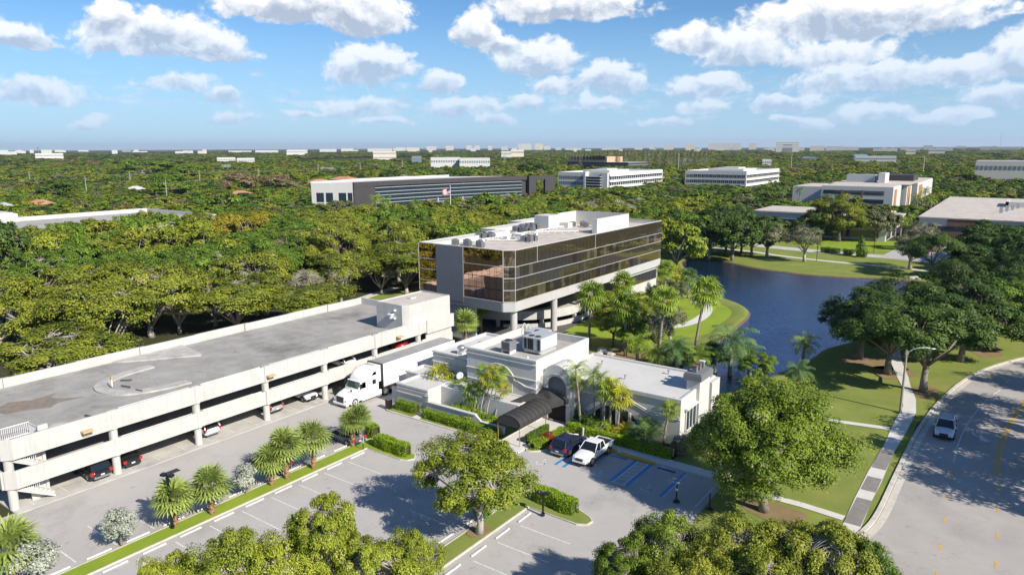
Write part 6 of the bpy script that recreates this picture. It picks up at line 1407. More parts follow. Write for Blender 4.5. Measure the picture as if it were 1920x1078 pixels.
for (u, v, Rr, hh, key, lm, lab) in ((1731, 735, 7.6, 12, 'near0', 'dark', 'broad dark tree with a forked pale trunk between sidewalk and road'), (1665, 702, 7.5, 11.5, 'near2', 'dark', 'broad dark tree at the bend of the sidewalk near the lake'), (1612, 672, 6.8, 10.5, 'near3', 'dark', 'dark tree reaching furthest left over the lake edge'), (1725, 668, 8.0, 12, 'near0', 'dark', 'dark tree behind the two that flank the sidewalk'), (1800, 678, 7.6, 12, 'near2', 'dark', 'dark tree overhanging the inside of the road bend'), (1860, 655, 7.5, 11, 'near1', 'green', 'mid green tree at the road bend near the right edge'),
     (1438, 483, 6.3, 10.5, 'bare0', 'grey', 'thin grey green tree on the far lawn, left of the pair'), (1508, 491, 6.0, 10.0, 'bare1', 'grey', 'thin grey green tree with a pale trunk on the far lawn, right of the pair'),
     (1572, 453, 10, 15.5, 'near3', 'olive', 'very large brown green rounded tree in front of the low white building'), (1640, 453, 7.5, 10.5, 'mid1', 'grey', 'smaller grey green tree right of the very large rounded one'), (1600, 446, 7, 10, 'mid2', 'grey', 'grey green tree tucked behind the very large rounded one'),
     (1705, 505, 6.5, 9, 'bare1', 'grey', 'loose grey green tree hiding the end of the far drive'), (1745, 520, 7, 11, 'near0', 'dark', 'dark tree at the right end of the far bank'), (1725, 470, 6, 9, 'bare0', 'grey', 'grey airy tree beside the far car park'),
     (1228, 662, 3.4, 6.0, 'bare0', 'grey', 'sparse multi stemmed tree behind the restaurant near the winding path'), (1256, 640, 3.8, 6.2, 'bare1', 'grey', 'sparse grey tree standing beside the winding path'),
     (1296, 706, 2.6, 4.2, 'near0', 'dark', 'low dark leafy tree between the chimney and the lake, left one'), (1332, 700, 2.8, 4.5, 'near2', 'dark', 'low dark leafy tree between the chimney and the lake, middle one'), (1418, 720, 2.6, 4.2, 'near1', 'green', 'low leafy tree at the near shore behind the large dense tree'), (1385, 690, 2.4, 3.4, 'near3', 'dark', 'low dark tree beside the pale trunked feathery palm'), (1262, 690, 2.6, 4.2, 'near2', 'green', 'low green tree just behind the dining wing'),
     (1150, 650, 4.0, 6.8, 'near0', 'olive', 'leafy green tree behind the tall hall, left of the palm trunks'), (1195, 664, 3.6, 6.0, 'near1', 'green', 'leafy green tree behind the restaurant between the tall palm trunks'), (1205, 615, 4.2, 6.5, 'near2', 'bright', 'bright leafy tree between the office and the winding path'), (1140, 610, 4.0, 6.0, 'near3', 'bright', 'bright green tree close to the round car ramp'), (1250, 575, 4.2, 5.2, 'near1', 'grey', 'grey green bushy tree by the far corner of the glass office')):
    x, y = P(u, v); tree(key, x, y, Rr, hh, lm, lab)
# out of frame right of the road: their shade falls across it
for k, (x, y) in enumerate(((13.2, 73), (12.6, 83), (14.5, 93), (19, 106), (26, 116), (14, 44), (13, 78))):
    tree('bare%d' % (k % 2), x - .3, y, 6.8, 15.5, 'olive', 'roadside tree beyond the right kerb whose shade falls across the road', 'roadside trees beyond the right kerb')
# ---- scattered woodland
EXC = [[(-94, -40), (-18, -40), (-18, 62), (-58, 82), (-58, 88), (-90, 84), (-94, 80)], [(-93, 80), (-50, 80), (-50, 143), (-93, 143)], [(-94, 76), (-112, 96), (-104, 104), (-88, 90)],
       [(p[0], p[1]) for p in [(-18, 40), (-18, 62), (-58, 62), (-58, 120), (-58, 142), (-66, 160), (-83, 170), (-90, 195), (-84, 222), (-72, 232), (-12, 252), (-14, 200), (-8, 182), (-7, 150), (-10, 112), (2, 130), (30, 156), (60, 176), (120, 176), (120, -40)]],
       [(-296, 212), (-250, 216), (-232, 262), (-222, 300), (-222, 360), (-280, 360)], [(-258, 398), (-212, 398), (-212, 492), (-258, 492)], [(-198, 468), (-147, 468), (-147, 556), (-198, 556)],
       [(-108, 352), (-44, 350), (-42, 474), (-108, 474)], [(-88, 248), (-30, 248), (-30, 306), (-88, 306)], [(-34, 262), (80, 262), (80, 390), (-34, 390)], [(-280, 66), (-224, 66), (-224, 145), (-280, 145)], [(-36, 212), (-9, 212), (-9, 262), (-36, 262)]]
def excluded(x, y): return (x > -20 and y < 62) or any(inside(x, y, p) for p in EXC)
frnd = random.Random(77); cnt = 0; far_pts = []
zone_names = {'L': ('behind the garage', 'woodland trees behind the garage'), 'M': ('behind the glass office', 'woodland trees behind the glass office'), 'B': ('beyond the lake', 'woodland trees beyond the lake'), 'Rr': ('right of the lake', 'woodland trees right of the lake')}
words = {'olive': 'olive green', 'green': 'mid green', 'dark': 'dark green', 'bright': 'yellow green', 'orange': 'ochre tinted', 'grey': 'dull grey green', 'yellow': 'bright yellow'}
cells = []
gx = -700
while gx < 130:
    gy = -10
    while gy < 640:
        x = gx + frnd.uniform(-2.4, 2.4); y = gy + frnd.uniform(-2.4, 2.4); u, v = proj(x, y, 6)
        if -180 < x < -94 and y < 160 and (round(gx / 9.6) + round(gy / 9.6)) % 2: gy += 9.6; continue
        if -90 < u < 2010 and v < 1150 and not excluded(x, y): cells.append((math.hypot(x, y), x, y, u, v))
        gy += 9.6
    gx += 9.6
cells.sort()
for (d, x, y, u, v) in cells:
    if cnt < 262 and d < 300:
        r_ = min(.999, max(0, .5 + .42 * math.sin(x * .055 + 1.2 * math.sin(y * .04)) * math.cos(y * .047 + .6) + frnd.uniform(-.33, .33)))
        if x < -94: z_ = 'L'; lm = 'olive' if r_ < .52 else 'green' if r_ < .80 else 'bright' if r_ < .93 else 'dark'
        elif x < -60: z_ = 'M'; lm = 'olive' if r_ < .5 else 'green' if r_ < .8 else 'grey'
        elif x < -14: z_ = 'B'; lm = 'dark' if r_ < .7 else 'green'
        else: z_ = 'Rr'; lm = 'dark' if r_ < .65 else 'green' if r_ < .85 else 'olive'
        if abs(u - 445) < 45 and abs(v - 428) < 13: lm = 'orange'
        if abs(u - 870) < 60 and abs(v - 405) < 18: lm = 'olive'
        if z_ == 'M' and u > 1225: lm = 'bright' if r_ < .25 else 'olive' if r_ < .6 else 'dark'
        hh = (frnd.uniform(9.0, 13.2) if z_ != 'L' else frnd.uniform(8.4, 12.6)) * (1 if d < 190 else .78); Rr = frnd.uniform(5.0, 7.3)
        if z_ == 'L' and x > -104: hh *= .86
        key = ('near%d' if d < 165 else 'mid%d') % frnd.randrange(4)
        if -180 < x and z_ == 'L' and y < 160: Rr *= 1.32; hh *= 1.10
        if x < -165 and y < 125: hh *= 1.2
        if z_ in ('B', 'M') and u > 1200: hh *= 1.12; Rr *= 1.12
        pale = z_ == 'L' and frnd.random() < .6
        if z_ == 'L' and x > -116 and y < 112: key = 'edge%d' % frnd.randrange(2); hh *= .92; pale = True
        zn, gn = zone_names[z_]
        tree(key, x, y, Rr, hh, lm, '%s tree with a broad uneven crown in the wood %s' % (words[lm], zn), '%s %s' % (words[lm], gn), trunk_m='barkpale' if pale else None); cnt += 1
    else: far_pts.append((x, y, 1.0, .95 if d < 190 else .72 if d < 260 else .56))
print('individual woodland trees', cnt, 'beyond', len(far_pts))
# bare pale limbed trees at the woodland edge behind the garage
for (u, v, Rr, hh, lab) in ((338, 625, 4.6, 8.0, 'sparse pale limbed tree at the woodland edge, leftmost behind the garage parapet'), (500, 592, 4.8, 8.5, 'sparse pale limbed tree behind the garage parapet, third from the left'), (575, 578, 4.6, 8.0, 'sparse pale limbed tree behind the garage parapet, fourth from the left'), (640, 566, 4.8, 8.2, 'sparse pale limbed tree behind the garage parapet, nearest the office'), (150, 655, 4.5, 7.5, 'pale leaning limbs of a sparse tree behind the garage parapet near the left edge'), (405, 612, 4.8, 8.8, 'nearly bare pale tree with twisting limbs behind the garage parapet, left one'), (446, 604, 4.8, 9.6, 'nearly bare pale tree with upright limbs behind the garage parapet, right one'), (716, 552, 4.8, 7.5, 'pale multi stemmed tree beside the path near the glass office')):
    x, y = P(u, v); tree('twiggy%d' % (u % 2), x, y, Rr, hh, 'olive', lab, rz=u)
# ---- far woods: too many to count
def woods(pts, protos, m, name, lab):
    me = bpy.data.meshes.new(name); n = len(pts); A = np.array(pts, dtype=np.float32)
    me.vertices.add(n); co = np.zeros((n, 3), np.float32); co[:, :2] = A[:, :2]; me.vertices.foreach_set('co', co.ravel())
    sc = me.attributes.new('sc', 'FLOAT_VECTOR', 'POINT'); s3 = np.stack([A[:, 2], A[:, 2], A[:, 3]], 1); sc.data.foreach_set('vector', s3.ravel()); me.update()
    o = bpy.data.objects.new(name, me); COL.objects.link(o); tag(o, lab, 'woodland', kind='stuff')
    ng = bpy.data.node_groups.new('scatter_' + name, 'GeometryNodeTree'); ng.interface.new_socket('Geometry', in_out='INPUT', socket_type='NodeSocketGeometry'); ng.interface.new_socket('Geometry', in_out='OUTPUT', socket_type='NodeSocketGeometry')
    N = ng.nodes.new; L = ng.links.new; gi = N('NodeGroupInput'); go = N('NodeGroupOutput'); iop = N('GeometryNodeInstanceOnPoints'); jn = N('GeometryNodeJoinGeometry')
    for p in protos:
        oi = N('GeometryNodeObjectInfo'); oi.inputs['Object'].default_value = p; oi.inputs['As Instance'].default_value = True; oi.transform_space = 'ORIGINAL'; L(oi.outputs['Geometry'], jn.inputs[0])
    L(gi.outputs[0], iop.inputs['Points']); L(jn.outputs[0], iop.inputs['Instance']); iop.inputs['Pick Instance'].default_value = True
    rv = N('FunctionNodeRandomValue'); rv.data_type = 'INT'; rv.inputs['Max'].default_value = len(protos) - 1
    for s_ in rv.inputs:
        if s_.name == 'Min' and s_.type == 'INT': s_.default_value = 0
        if s_.name == 'Max' and s_.type == 'INT': s_.default_value = len(protos) - 1
    L([s_ for s_ in rv.outputs if s_.type == 'INT'][0], iop.inputs['Instance Index'])
    rr = N('FunctionNodeRandomValue'); rr.data_type = 'FLOAT_VECTOR'
    vi = [s_ for s_ in rr.inputs if s_.type == 'VECTOR']; vi[0].default_value = (0, 0, 0); vi[1].default_value = (0, 0, 6.28)
    L([s_ for s_ in rr.outputs if s_.type == 'VECTOR'][0], iop.inputs['Rotation'])
    na = N('GeometryNodeInputNamedAttribute'); na.data_type = 'FLOAT_VECTOR'; na.inputs['Name'].default_value = 'sc'; L([s_ for s_ in na.outputs if s_.type == 'VECTOR'][0], iop.inputs['Scale'])
    sm = N('GeometryNodeSetMaterial'); sm.inputs['Material'].default_value = m; L(iop.outputs[0], sm.inputs[0]); L(sm.outputs[0], go.inputs[0])
    md = o.modifiers.new('scatter', 'NODES'); md.node_group = ng
    return o
fp = []
for k, (x, y, Rr, hh) in enumerate(((-300, 190, 7, 11), (-205, 262, 6.5, 10), (-128, 330, 6.5, 10))):
    t_ = tree('far%d' % k, x, y, Rr, hh, 'green', ['tree standing in the distant wood left of the curved office', 'tree at the edge of the wood in front of the curved office', 'tree in the wood between the white office and the cream office'][k]); fp.append([c for c in bpy.data.objects if c.parent == t_ and c.name.startswith('crown')][0])
FAR_EXC = []
nr = random.Random(5)
bands = [(640, 1300, 13.5, 1.5, .8), (1300, 2600, 30, 3.2, .9), (2600, 5200, 70, 8.0, .95), (5200, 8800, 160, 18, 1.0)]
hfov = R(37.5)
for (d0, d1, sp, sxy, sz) in bands:
    d = d0
    while d < d1:
        a = -hfov
        while a < hfov:
            aa = a + nr.uniform(-.5, .5) * sp / d; dd = d + nr.uniform(-.5, .5) * sp
            X = dd * math.sin(aa); Y = dd * math.cos(aa); x = X * _cp - Y * _sp; y = X * _sp + Y * _cp
            # open ground in irregular patches
            nz = math.sin(x * .0021 + 1.3) * math.sin(y * .0034 + .4) + .5 * math.sin(x * .009 + y * .006)
            if (d < 1000 or nz < .75) and nr.random() < .93 and not any(inside(x, y, p) for p in FAR_EXC): far_pts.append((x, y, sxy * nr.uniform(.75, 1.3), sz * nr.uniform(.62, 1.18)))
            a += sp / d
        d += sp
mixes = {0: [], 1: [], 2: [], 3: [], 4: []}
for p in far_pts:
    x, y = p[0], p[1]; u, v = proj(x, y, 5)
    if -100 < u < 2020:
        wgt = nr.random()
        k = 0 if wgt < .40 else 1 if wgt < .70 else 2 if wgt < .86 else 3 if wgt < .965 else 4
        sc_ = (p[2] * nr.uniform(.8, 1.25), p[3] * nr.uniform(.8, 1.2)) if p[2] == 1.0 else (p[2], p[3])
        if u > 1250 and v > 330: k = min(k, 3) if k != 0 else nr.choice((0, 1, 2))
        mixes[k].append((x, y, *sc_))
for k, (m_, lab) in enumerate(((LM['olive'], 'olive green crowns of the distant woodland running to the horizon'), (LM['green'], 'mid green crowns of the distant woodland'), (LM['dark'], 'dark green crowns of the distant woodland'), (LM['grey'], 'dull grey green crowns of the distant woodland'), (LM['pink'], 'pinkish bare looking crowns dotted through the distant woodland'))):
    woods(mixes[k], fp, m_, 'woodland', lab)
# a few distant crowns that stand out
for (u, v, Rr, hh, lm, lab) in ((110, 355, 11, 15, 'dark', 'large dark spreading tree between two utility poles on the left'), (318, 352, 13, 16, 'green', 'large bright green dome shaped tree right of the leaning utility pole'), (280, 318, 26, 20, 'green', 'huge dark green crown rising above the distant wood on the left'), (350, 326, 18, 16, 'green', 'rounded deep green crown next to the huge one'), (452, 345, 13, 15, 'pink', 'pinkish bare crown left of the distant pole'), (520, 345, 12, 13, 'pink', 'pinkish bare crown right of the distant pole'), (1000, 318, 18, 15, 'dark', 'dark clump of tall trees behind the right end of the curved office'),
     (876, 425, 7.6, 10.5, 'olive', 'rounded olive green tree with a domed crown just behind the office roof'), (640, 395, 7, 9, 'grey', 'dull grey green tree in front of the curved office'), (960, 385, 7, 8.5, 'grey', 'dull grey green tree right of the flagpole'), (1290, 392, 8, 11, 'bright', 'bright yellow green tree near the white offices, left of the pair'), (1262, 400, 7, 10, 'bright', 'bright yellow green tree near the white offices, lower one'), (430, 438, 7.5, 10.5, 'orange', 'ochre crowned tree in the middle of the left woodland'), (395, 448, 6, 9.5, 'orange', 'smaller ochre tinted tree beside the larger ochre crowned one'),
     (1362, 446, 7, 9.5, 'dark', 'low bushy dark tree at the head of the lake, right by the path'), (1392, 447, 6.5, 9, 'dark', 'low bushy dark tree at the head of the lake, beside the drive'), (1318, 444, 7.5, 10, 'dark', 'low bushy dark tree at the head of the lake, furthest left'), (1285, 450, 6, 8.5, 'green', 'low bushy green tree beside the lake inlet'), (1330, 445, 8, 12.5, 'dark', 'dark rounded tree at the head of the lake, left one'), (1375, 448, 8, 12.5, 'dark', 'dark rounded tree at the head of the lake, middle one'), (1410, 445, 7, 11, 'dark', 'dark rounded tree at the head of the lake, right one'), (1300, 440, 7.5, 12, 'green', 'green tree beside the far corner of the glass office'), (1345, 425, 8, 12, 'dark', 'dark tree in the second row at the head of the lake')):
    x, y = P(u, v, hh * .5); tree('mid%d' % (u % 4) if u > 600 else 'mid%d' % (v % 4), x, y, Rr, hh, lm, lab)
x, y = P(1613, 482); 
# conical small tree
def conifer(x, y, h, r, lm, lab, name='conical_tree', group=None):
    rg = np.random.default_rng(int(h * 100)); e = empty(name, (x, y, 0), 0, lab, 'tree', group); cs = []; cr = []
    for k in range(26): t = k / 26; a = k * 2.4; rr = r * (1 - t) * .7; cs.append((rr * math.cos(a), rr * math.sin(a), h * (.12 + .85 * t))); cr.append(r * (.45 * (1 - t) + .12))
    q, t = clump_leaves(np.array(cs), np.array(cr), 40, .16 * r ** .5, rg, np.array([0, 0, h * .3]))
    o = bpy.data.objects.new('crown', quads_mesh('crown', q, t, LM[lm])); COL.objects.link(o); o.parent = e; MB().cyl((0, 0), .09 * r, 0, h * .6, 8, r1=.03).build('trunk', MT['bark'], e); return e
conifer(x, y, 6.0, 1.9, 'green', 'small conical tree on the strip between the far drive and the lakeside path')
# ================================================================ palms
def fan_crown(r, nf, seed, nb=13, spread=112, droop=.32, elo=140):
    rg = np.random.default_rng(seed); Q, T = [], []
    for k in range(nf):
        az = k * 2.399 + rg.uniform(-.2, .2); el = R(84 - elo * ((k + .5) / nf) ** 1.0) + rg.uniform(-.1, .1); d = np.array([math.cos(az) * math.cos(el), math.sin(az) * math.cos(el), math.sin(el)])
        side = unit(np.cross(d, [0, 0, 1.])); upn = np.cross(side, d); pl = r * rg.uniform(.38, .52); c = d * pl; bl = r * rg.uniform(.5, .66); tt = .5 + rg.normal() * .12 - .25 * (k / nf > .85)
        Q.append([side * .03 - .02 * d, -side * .03 - .02 * d, c - side * .02, c + side * .02]); T.append(.6)
        for j in range(nb):
            a = R(-spread + 2 * spread * j / (nb - 1)); f = d * math.cos(a) + side * math.sin(a); f = unit(f + upn * (-.12 * abs(math.sin(a))) + np.array([0, 0, -droop * .35])); w = np.cross(f, upn) * bl * .062
            m_ = c + f * bl * .62 * (1 if abs(a) < 1.5 else .85); tip = m_ + unit(f + np.array([0, 0, -droop * 1.8])) * bl * .42
            Q.append([c - w * .3, c + w * .3, m_ + w, m_ - w]); Q.append([m_ - w, m_ + w, tip + w * .12, tip - w * .12]); T += [tt + rg.normal() * .06, tt + .1 + rg.normal() * .06]
    return np.array(Q), np.array(T)
def feather_crown(r, nf, seed, nl=20, droop=1.0, e0=82, e1=-25, ll=.30):
    rg = np.random.default_rng(seed); Q, T = [], []
    for k in range(nf):
        az = k * 2.399 + rg.uniform(-.25, .25); el = R(e0 + (e1 - e0) * ((k + .5) / nf)) + rg.uniform(-.1, .1); L_ = r * rg.uniform(.9, 1.12); p = np.zeros(3); th = el; seg = nl; pts = [p.copy()]; dirs = []; tt = .5 + rg.normal() * .12
        for j in range(seg):
            d = np.array([math.cos(az) * math.cos(th), math.sin(az) * math.cos(th), math.sin(th)]); p = p + d * L_ / seg; pts.append(p.copy()); dirs.append(d); th -= droop * (1.6 / seg) * (.4 + 1.2 * j / seg)
        side = np.array([-math.sin(az), math.cos(az), 0.])
        for j in range(seg):
            w = side * .035 * (1 - j / seg); Q.append([pts[j] - w, pts[j] + w, pts[j + 1] + w, pts[j + 1] - w]); T.append(.75)
            if j < 2: continue
            t = j / seg; lw = r * ll * math.sin(math.pi * min(1, .12 + t * .86)) ** .7; up = np.cross(side, dirs[j]) * -1
            for s in (-1, 1):
                f = unit(side * s * 1.0 + dirs[j] * .55 + np.array([0, 0, -.28]) + rg.normal(size=3) * .08); wd = dirs[j] * L_ / seg * .36; tip = pts[j] + f * lw; md = pts[j] + f * lw * .55 + np.array([0, 0, .04 * r]); tip = tip + np.array([0, 0, -.14 * lw])
                Q.append([pts[j] - wd * .5, pts[j] + wd * .5, md + wd * .7, md - wd * .7]); Q.append([md - wd * .7, md + wd * .7, tip, tip]); T += [tt + rg.normal() * .07, tt + .06 + rg.normal() * .07]
    return np.array(Q), np.array(T)
PM = {}
def palm_mesh(kind, r, var):
    key = (kind, r, var)
    if key not in PM:
        if kind == 'sabal': q, t = fan_crown(r, 38, 5 + var, droop=.22, elo=112)
        elif kind == 'fan': q, t = fan_crown(r, 30, 15 + var, droop=.5)
        elif kind == 'fanlite': q, t = fan_crown(r, 16, 25 + var, nb=11, droop=.4)
        elif kind == 'royal': q, t = feather_crown(r, 20, 35 + var, droop=1.25)
        elif kind == 'areca': q, t = feather_crown(r, 26, 45 + var, nl=16, droop=.9, e0=88, e1=12)
        else: q, t = feather_crown(r, 15, 55 + var, nl=16, droop=1.1)
        PM[key] = quads_mesh('crown', q, t, LM['palm'])
    return PM[key]
def palm(x, y, h, r, kind, lm, lab, lean=(0, 0), group=None, tr=.16, var=0, bark='palmbark', z0=0.0, name='palm_tree', boots=True, cat='palm tree'):
    e = empty(name, (x, y, z0), 0, lab, cat, group); lx, ly = lean
    c = bpy.data.objects.new('crown', palm_mesh(kind, r, var)); COL.objects.link(c); c.parent = e; c.location = (lx, ly, h); c.rotation_euler = (0, 0, (x * 5 + y) % 6.28); c.material_slots[0].link = 'OBJECT'; c.material_slots[0].material = LM[lm]
    mb = MB(); pts = [(lx * t ** 1.6, ly * t ** 1.6, h * t) for t in (0, .15, .35, .6, .85, 1)]; mb.tube(pts, [tr * 1.35, tr * 1.1, tr, tr * .92, tr * .9, tr * .8], 9); mb.build('trunk', MT[bark], e, smooth=True)
    if kind == 'sabal' and boots:
        b = MB(); rg = random.Random(int(abs(x * 10)))
        for k in range(34): a = k * 2.4; z = h * (.12 + .86 * k / 34); b.bar((lx + tr * .8 * math.cos(a), ly + tr * .8 * math.sin(a), z - .12), (lx + tr * 1.7 * math.cos(a), ly + tr * 1.7 * math.sin(a), z + .10), .12, .04)
        b.build('leaf_base', MT['palmbrown'], e)
    if kind == 'fan':
        b = MB(); b.lathe([(tr * 1.0, h - 1.0), (tr * 1.9, h - .5), (tr * 1.7, h - .05), (.05, h + .1)], 9, (lx * .97, ly * .97, 0)); b.build('leaf_base', MT['palmbrown'], e)
    return e
# sabal row on the strip
for k, (u, v, h, r, lab) in enumerate(((329, 983, 2.4, 1.9, 'short fan palm behind the black lamp post, leftmost standing on the strip'), (398, 962, 2.6, 1.9, 'short fan palm left of the silver bush in the middle of the strip'), (510, 908, 2.5, 1.7, 'short fan palm right of the silver bush, first of three close together'), (538, 896, 3.2, 2.05, 'short fan palm in the middle of the three close together'), (588, 877, 3.1, 2.0, 'short fan palm at the right of the three close together'), (662, 836, 2.7, 1.6, 'short fan palm in front of the truck at the end of the strip'))):
    x, y = P(u, v, .13); palm(x, y, h, r, 'sabal', 'sabal', lab, tr=.2, var=k % 3, bark='palmbrown', group='fan palms on the parking strip')
x, y = P(676, 832, .1); palm(x, y, 3.0, 1.5, 'sabal', 'sabal', 'short fan palm touching the one in front of the truck, slightly behind it', tr=.18, var=1, bark='palmbark', group='fan palms on the parking strip')
x, y = P(28, 1078, .1); palm(x, y, 2.4, 2.3, 'sabal', 'sabal', 'large fan palm crown cut by the lower left corner', tr=.2, var=2, bark='palmbrown')
x, y = P(873, 648); palm(x, y, 3.6, 2.4, 'sabal', 'sabal', 'fan palm against the end wall of the garage, lower fuller one', tr=.3, var=0, bark='palmbark')
x, y = P(902, 628); palm(x, y, 4.2, 2.0, 'sabal', 'sabal', 'fan palm against the glass office, taller one of the pair', tr=.26, var=1, bark='palmbrown', boots=False)
# tall palms behind the restaurant
def hz_at(u, v, x, y): rx, ry, dz = ray(u, v); return CAMH - dz * math.hypot(x, y) / math.hypot(rx, ry)
for k, (ub, vb, ut, vt, r, kind, lm, lab) in enumerate(((1104, 648, 1107, 553, 2.9, 'fan', 'palm', 'tall fan palm beside the round ramp, leftmost of the tall ones'), (1172, 668, 1170, 575, 2.9, 'fan', 'palm', 'tall fan palm with straight grey trunk behind the dining wing roof'), (1166, 600, 1167, 530, 2.6, 'fan', 'palm', 'tall fan palm directly in front of the office ledge'), (1234, 683, 1243, 562, 2.6, 'fan', 'palm', 'tall slim fan palm left of the winding path'), (1301, 680, 1319, 548, 2.9, 'fan', 'palm', 'tallest leaning fan palm in front of the bright peninsula'),
      (1245, 580, 1246, 506, 2.2, 'fan', 'palm', 'fan palm at the far corner of the glass office'), (1290, 560, 1288, 520, 2.6, 'fan', 'palmg', 'fan palm by the lake inlet right of the office corner'), (1268, 560, 1266, 512, 2.0, 'fanlite', 'palmy', 'yellowish fan palm next to the office corner'),
      (1368, 705, 1369, 640, 4.0, 'royal', 'palmg', 'large feathery palm with a pale trunk in front of the lake'), (1340, 700, 1335, 665, 3.0, 'royal', 'palmg', 'feathery palm leaning in behind the large feathery one'), (1405, 705, 1400, 660, 2.6, 'royal', 'palmg', 'drooping feathery palm at the water edge right of the large one'), (1270, 705, 1264, 655, 3.2, 'royal', 'palmg', 'dark feathery palm with a stout brown trunk behind the dining wing'), (1300, 710, 1305, 672, 2.6, 'royal', 'palm', 'dark feathery palm close to the chimney'),
      (1504, 686, 1507, 645, 2.6, 'royal', 'palm', 'bright feathery palm standing alone at the near lake shore'), (1500, 735, 1495, 695, 2.4, 'royal', 'palmg', 'low feathery palm behind the top of the large yellow green tree'), (1195, 690, 1192, 645, 2.6, 'royal', 'palm', 'small feathery palm among the leafy trees behind the restaurant'), (1222, 700, 1224, 662, 2.3, 'royal', 'palm', 'small feathery palm just behind the dining wing parapet'))):
    x, y = P(ub, vb); h = hz_at(ut, vt, x, y); X2, Y2 = P(ut, vt, h); tw = Vector((_cp, _sp)); off = ((ut - ub) / F) * math.hypot(x, y); off = off - 0; 
    palm(x, y, h, r, kind, lm, lab, lean=(tw.x * off * .9, tw.y * off * .9), tr=.2 if kind == 'fan' else .24, var=k % 3, bark='palmbark')
# palms at the restaurant front
for k, (x, y, ut, vt, r, kind, lm, lab) in enumerate(((-55.3, 61.6, 826, 703, 1.65, 'fanlite', 'palmy', 'yellow green fan palm on the terrace roof side, leftmost at the restaurant'), (-52.6, 60.9, 856, 722, 1.4, 'feather', 'palm', 'small feathery palm just right of the leftmost restaurant palm'), (-49.8, 58.6, 889, 734, 1.4, 'fanlite', 'palm', 'small dark fan palm left of the palm cluster'),
      (-48.4, 58.6, 906, 695, .95, 'fanlite', 'palm', 'thin stemmed palm of the cluster, tallest and leftmost'), (-47.8, 58.3, 926, 698, .9, 'fanlite', 'palmy', 'thin stemmed palm of the cluster, second tall one'), (-47.0, 58.4, 941, 699, .9, 'fanlite', 'palm', 'thin stemmed palm of the cluster, tall one on the right'), (-48.0, 58.0, 916, 714, .9, 'fanlite', 'palmy', 'thin stemmed palm of the cluster, in its middle'), (-47.3, 57.9, 930, 716, .9, 'fanlite', 'palm', 'thin stemmed palm of the cluster, lower middle'), (-46.3, 58.2, 946, 728, .85, 'fanlite', 'palmy', 'thin stemmed palm of the cluster leaning to the right'), (-48.9, 58.1, 902, 724, .9, 'fanlite', 'palm', 'thin stemmed palm of the cluster, lowest on the left'),
      (-35.6, 63.4, 1078, 694, 1.35, 'feather', 'palm', 'tall curved palm leaning towards the arched entrance'), (-36.4, 64.2, 1080, 717, .9, 'fanlite', 'palm', 'small tuft on a second stem beside the tall curved palm'), (-35.0, 64.3, 1112, 704, 1.4, 'feather', 'palm', 'slender feathery palm right of the tall curved one'), (-34.4, 64.4, 1126, 710, 1.2, 'feather', 'palm', 'second slender feathery palm right of the tall curved one'), (-34.2, 63.2, 1137, 730, 1.25, 'fanlite', 'palm', 'fan palm with brown trunk in front of the arched window, left one'), (-33.6, 63.8, 1148, 722, 1.0, 'fanlite', 'palmy', 'thin fan palm close behind the arched window pair'), (-32.5, 63.0, 1165, 745, 1.35, 'fanlite', 'palmy', 'yellow green fan palm in front of the arched window, right one'), (-27.9, 63.6, 1257, 768, 1.0, 'fanlite', 'palm', 'small round headed palm near the right corner of the restaurant'))):
    h = hz_at(ut, vt, x, y) - .1; h = max(h, 1.2); hx, hy = P(ut, vt, h); tw = Vector((_cp, _sp)); ub, _ = proj(x, y, 0); off = (ut - proj(x, y, h)[0]) / F * math.hypot(x, y)
    x += tw.x * off * .6; y += tw.y * off * .6; off *= .4
    palm(x, y, h, r * 1.28, kind, lm, lab, lean=(tw.x * off, tw.y * off), tr=.065 if 3 <= k <= 9 or k in (11, 12, 13) else .13, var=k % 3, bark='barkpale' if 3 <= k <= 9 else 'palmbark', z0=.1)
palm(-31.3, 63.6, .7, 1.5, 'areca', 'yellow', 'bright yellow low palm in front of the arched window', name='low_palm', tr=.1, cat='palm plant')
palm(-28.6, 63.4, 1.0, 2.2, 'areca', 'palmg', 'wide green feathery palm bush beside the yellow one', name='low_palm', tr=.12, var=1, cat='palm plant')
palm(-29.4, 64.2, 1.9, 1.5, 'feather', 'palmg', 'upright green palm behind the wide feathery palm bush', name='low_palm', tr=.12, var=1, cat='palm plant')
for k, (u, v) in enumerate(((705, 385), (722, 390), (780, 395), (935, 380), (960, 378), (985, 392), (1000, 396), (1012, 388), (975, 400))):
    x, y = P(u, v, 6); palm(x, y, 7.5 if k > 2 else 8.5, 3.8, 'royal', 'palm', 'feathery palm %s the curved office' % ('at the left part of' if k < 2 else 'near the flagpole of' if k == 2 else 'in front of the right end of'), group='palms before the %s of the curved office' % ('left part' if k < 2 else 'flagpole' if k == 2 else 'right end'), tr=.3, var=k % 3)
for k, (u, v) in enumerate(((1468, 362), (1488, 352), (1500, 360), (1720, 375), (1735, 362), (1745, 380), (1690, 420), (1700, 425), (1680, 418), (1708, 415))):
    x, y = P(u, v, 8 if k < 6 else 5); palm(x, y, 9 if k < 6 else 6, 3.4 if k < 6 else 2.4, 'royal' if k < 6 else 'fanlite', 'palmg' if k < 3 else 'palm', 'palm %s' % ('left of the cream campus office' if k < 3 else 'at the right flank of the cream campus office' if k < 6 else 'in the pale trunked row between the low buildings'), group='palms %s' % ('left of the cream office' if k < 3 else 'at the right flank of the cream office' if k < 6 else 'between the low buildings'), tr=.3, var=k % 3)
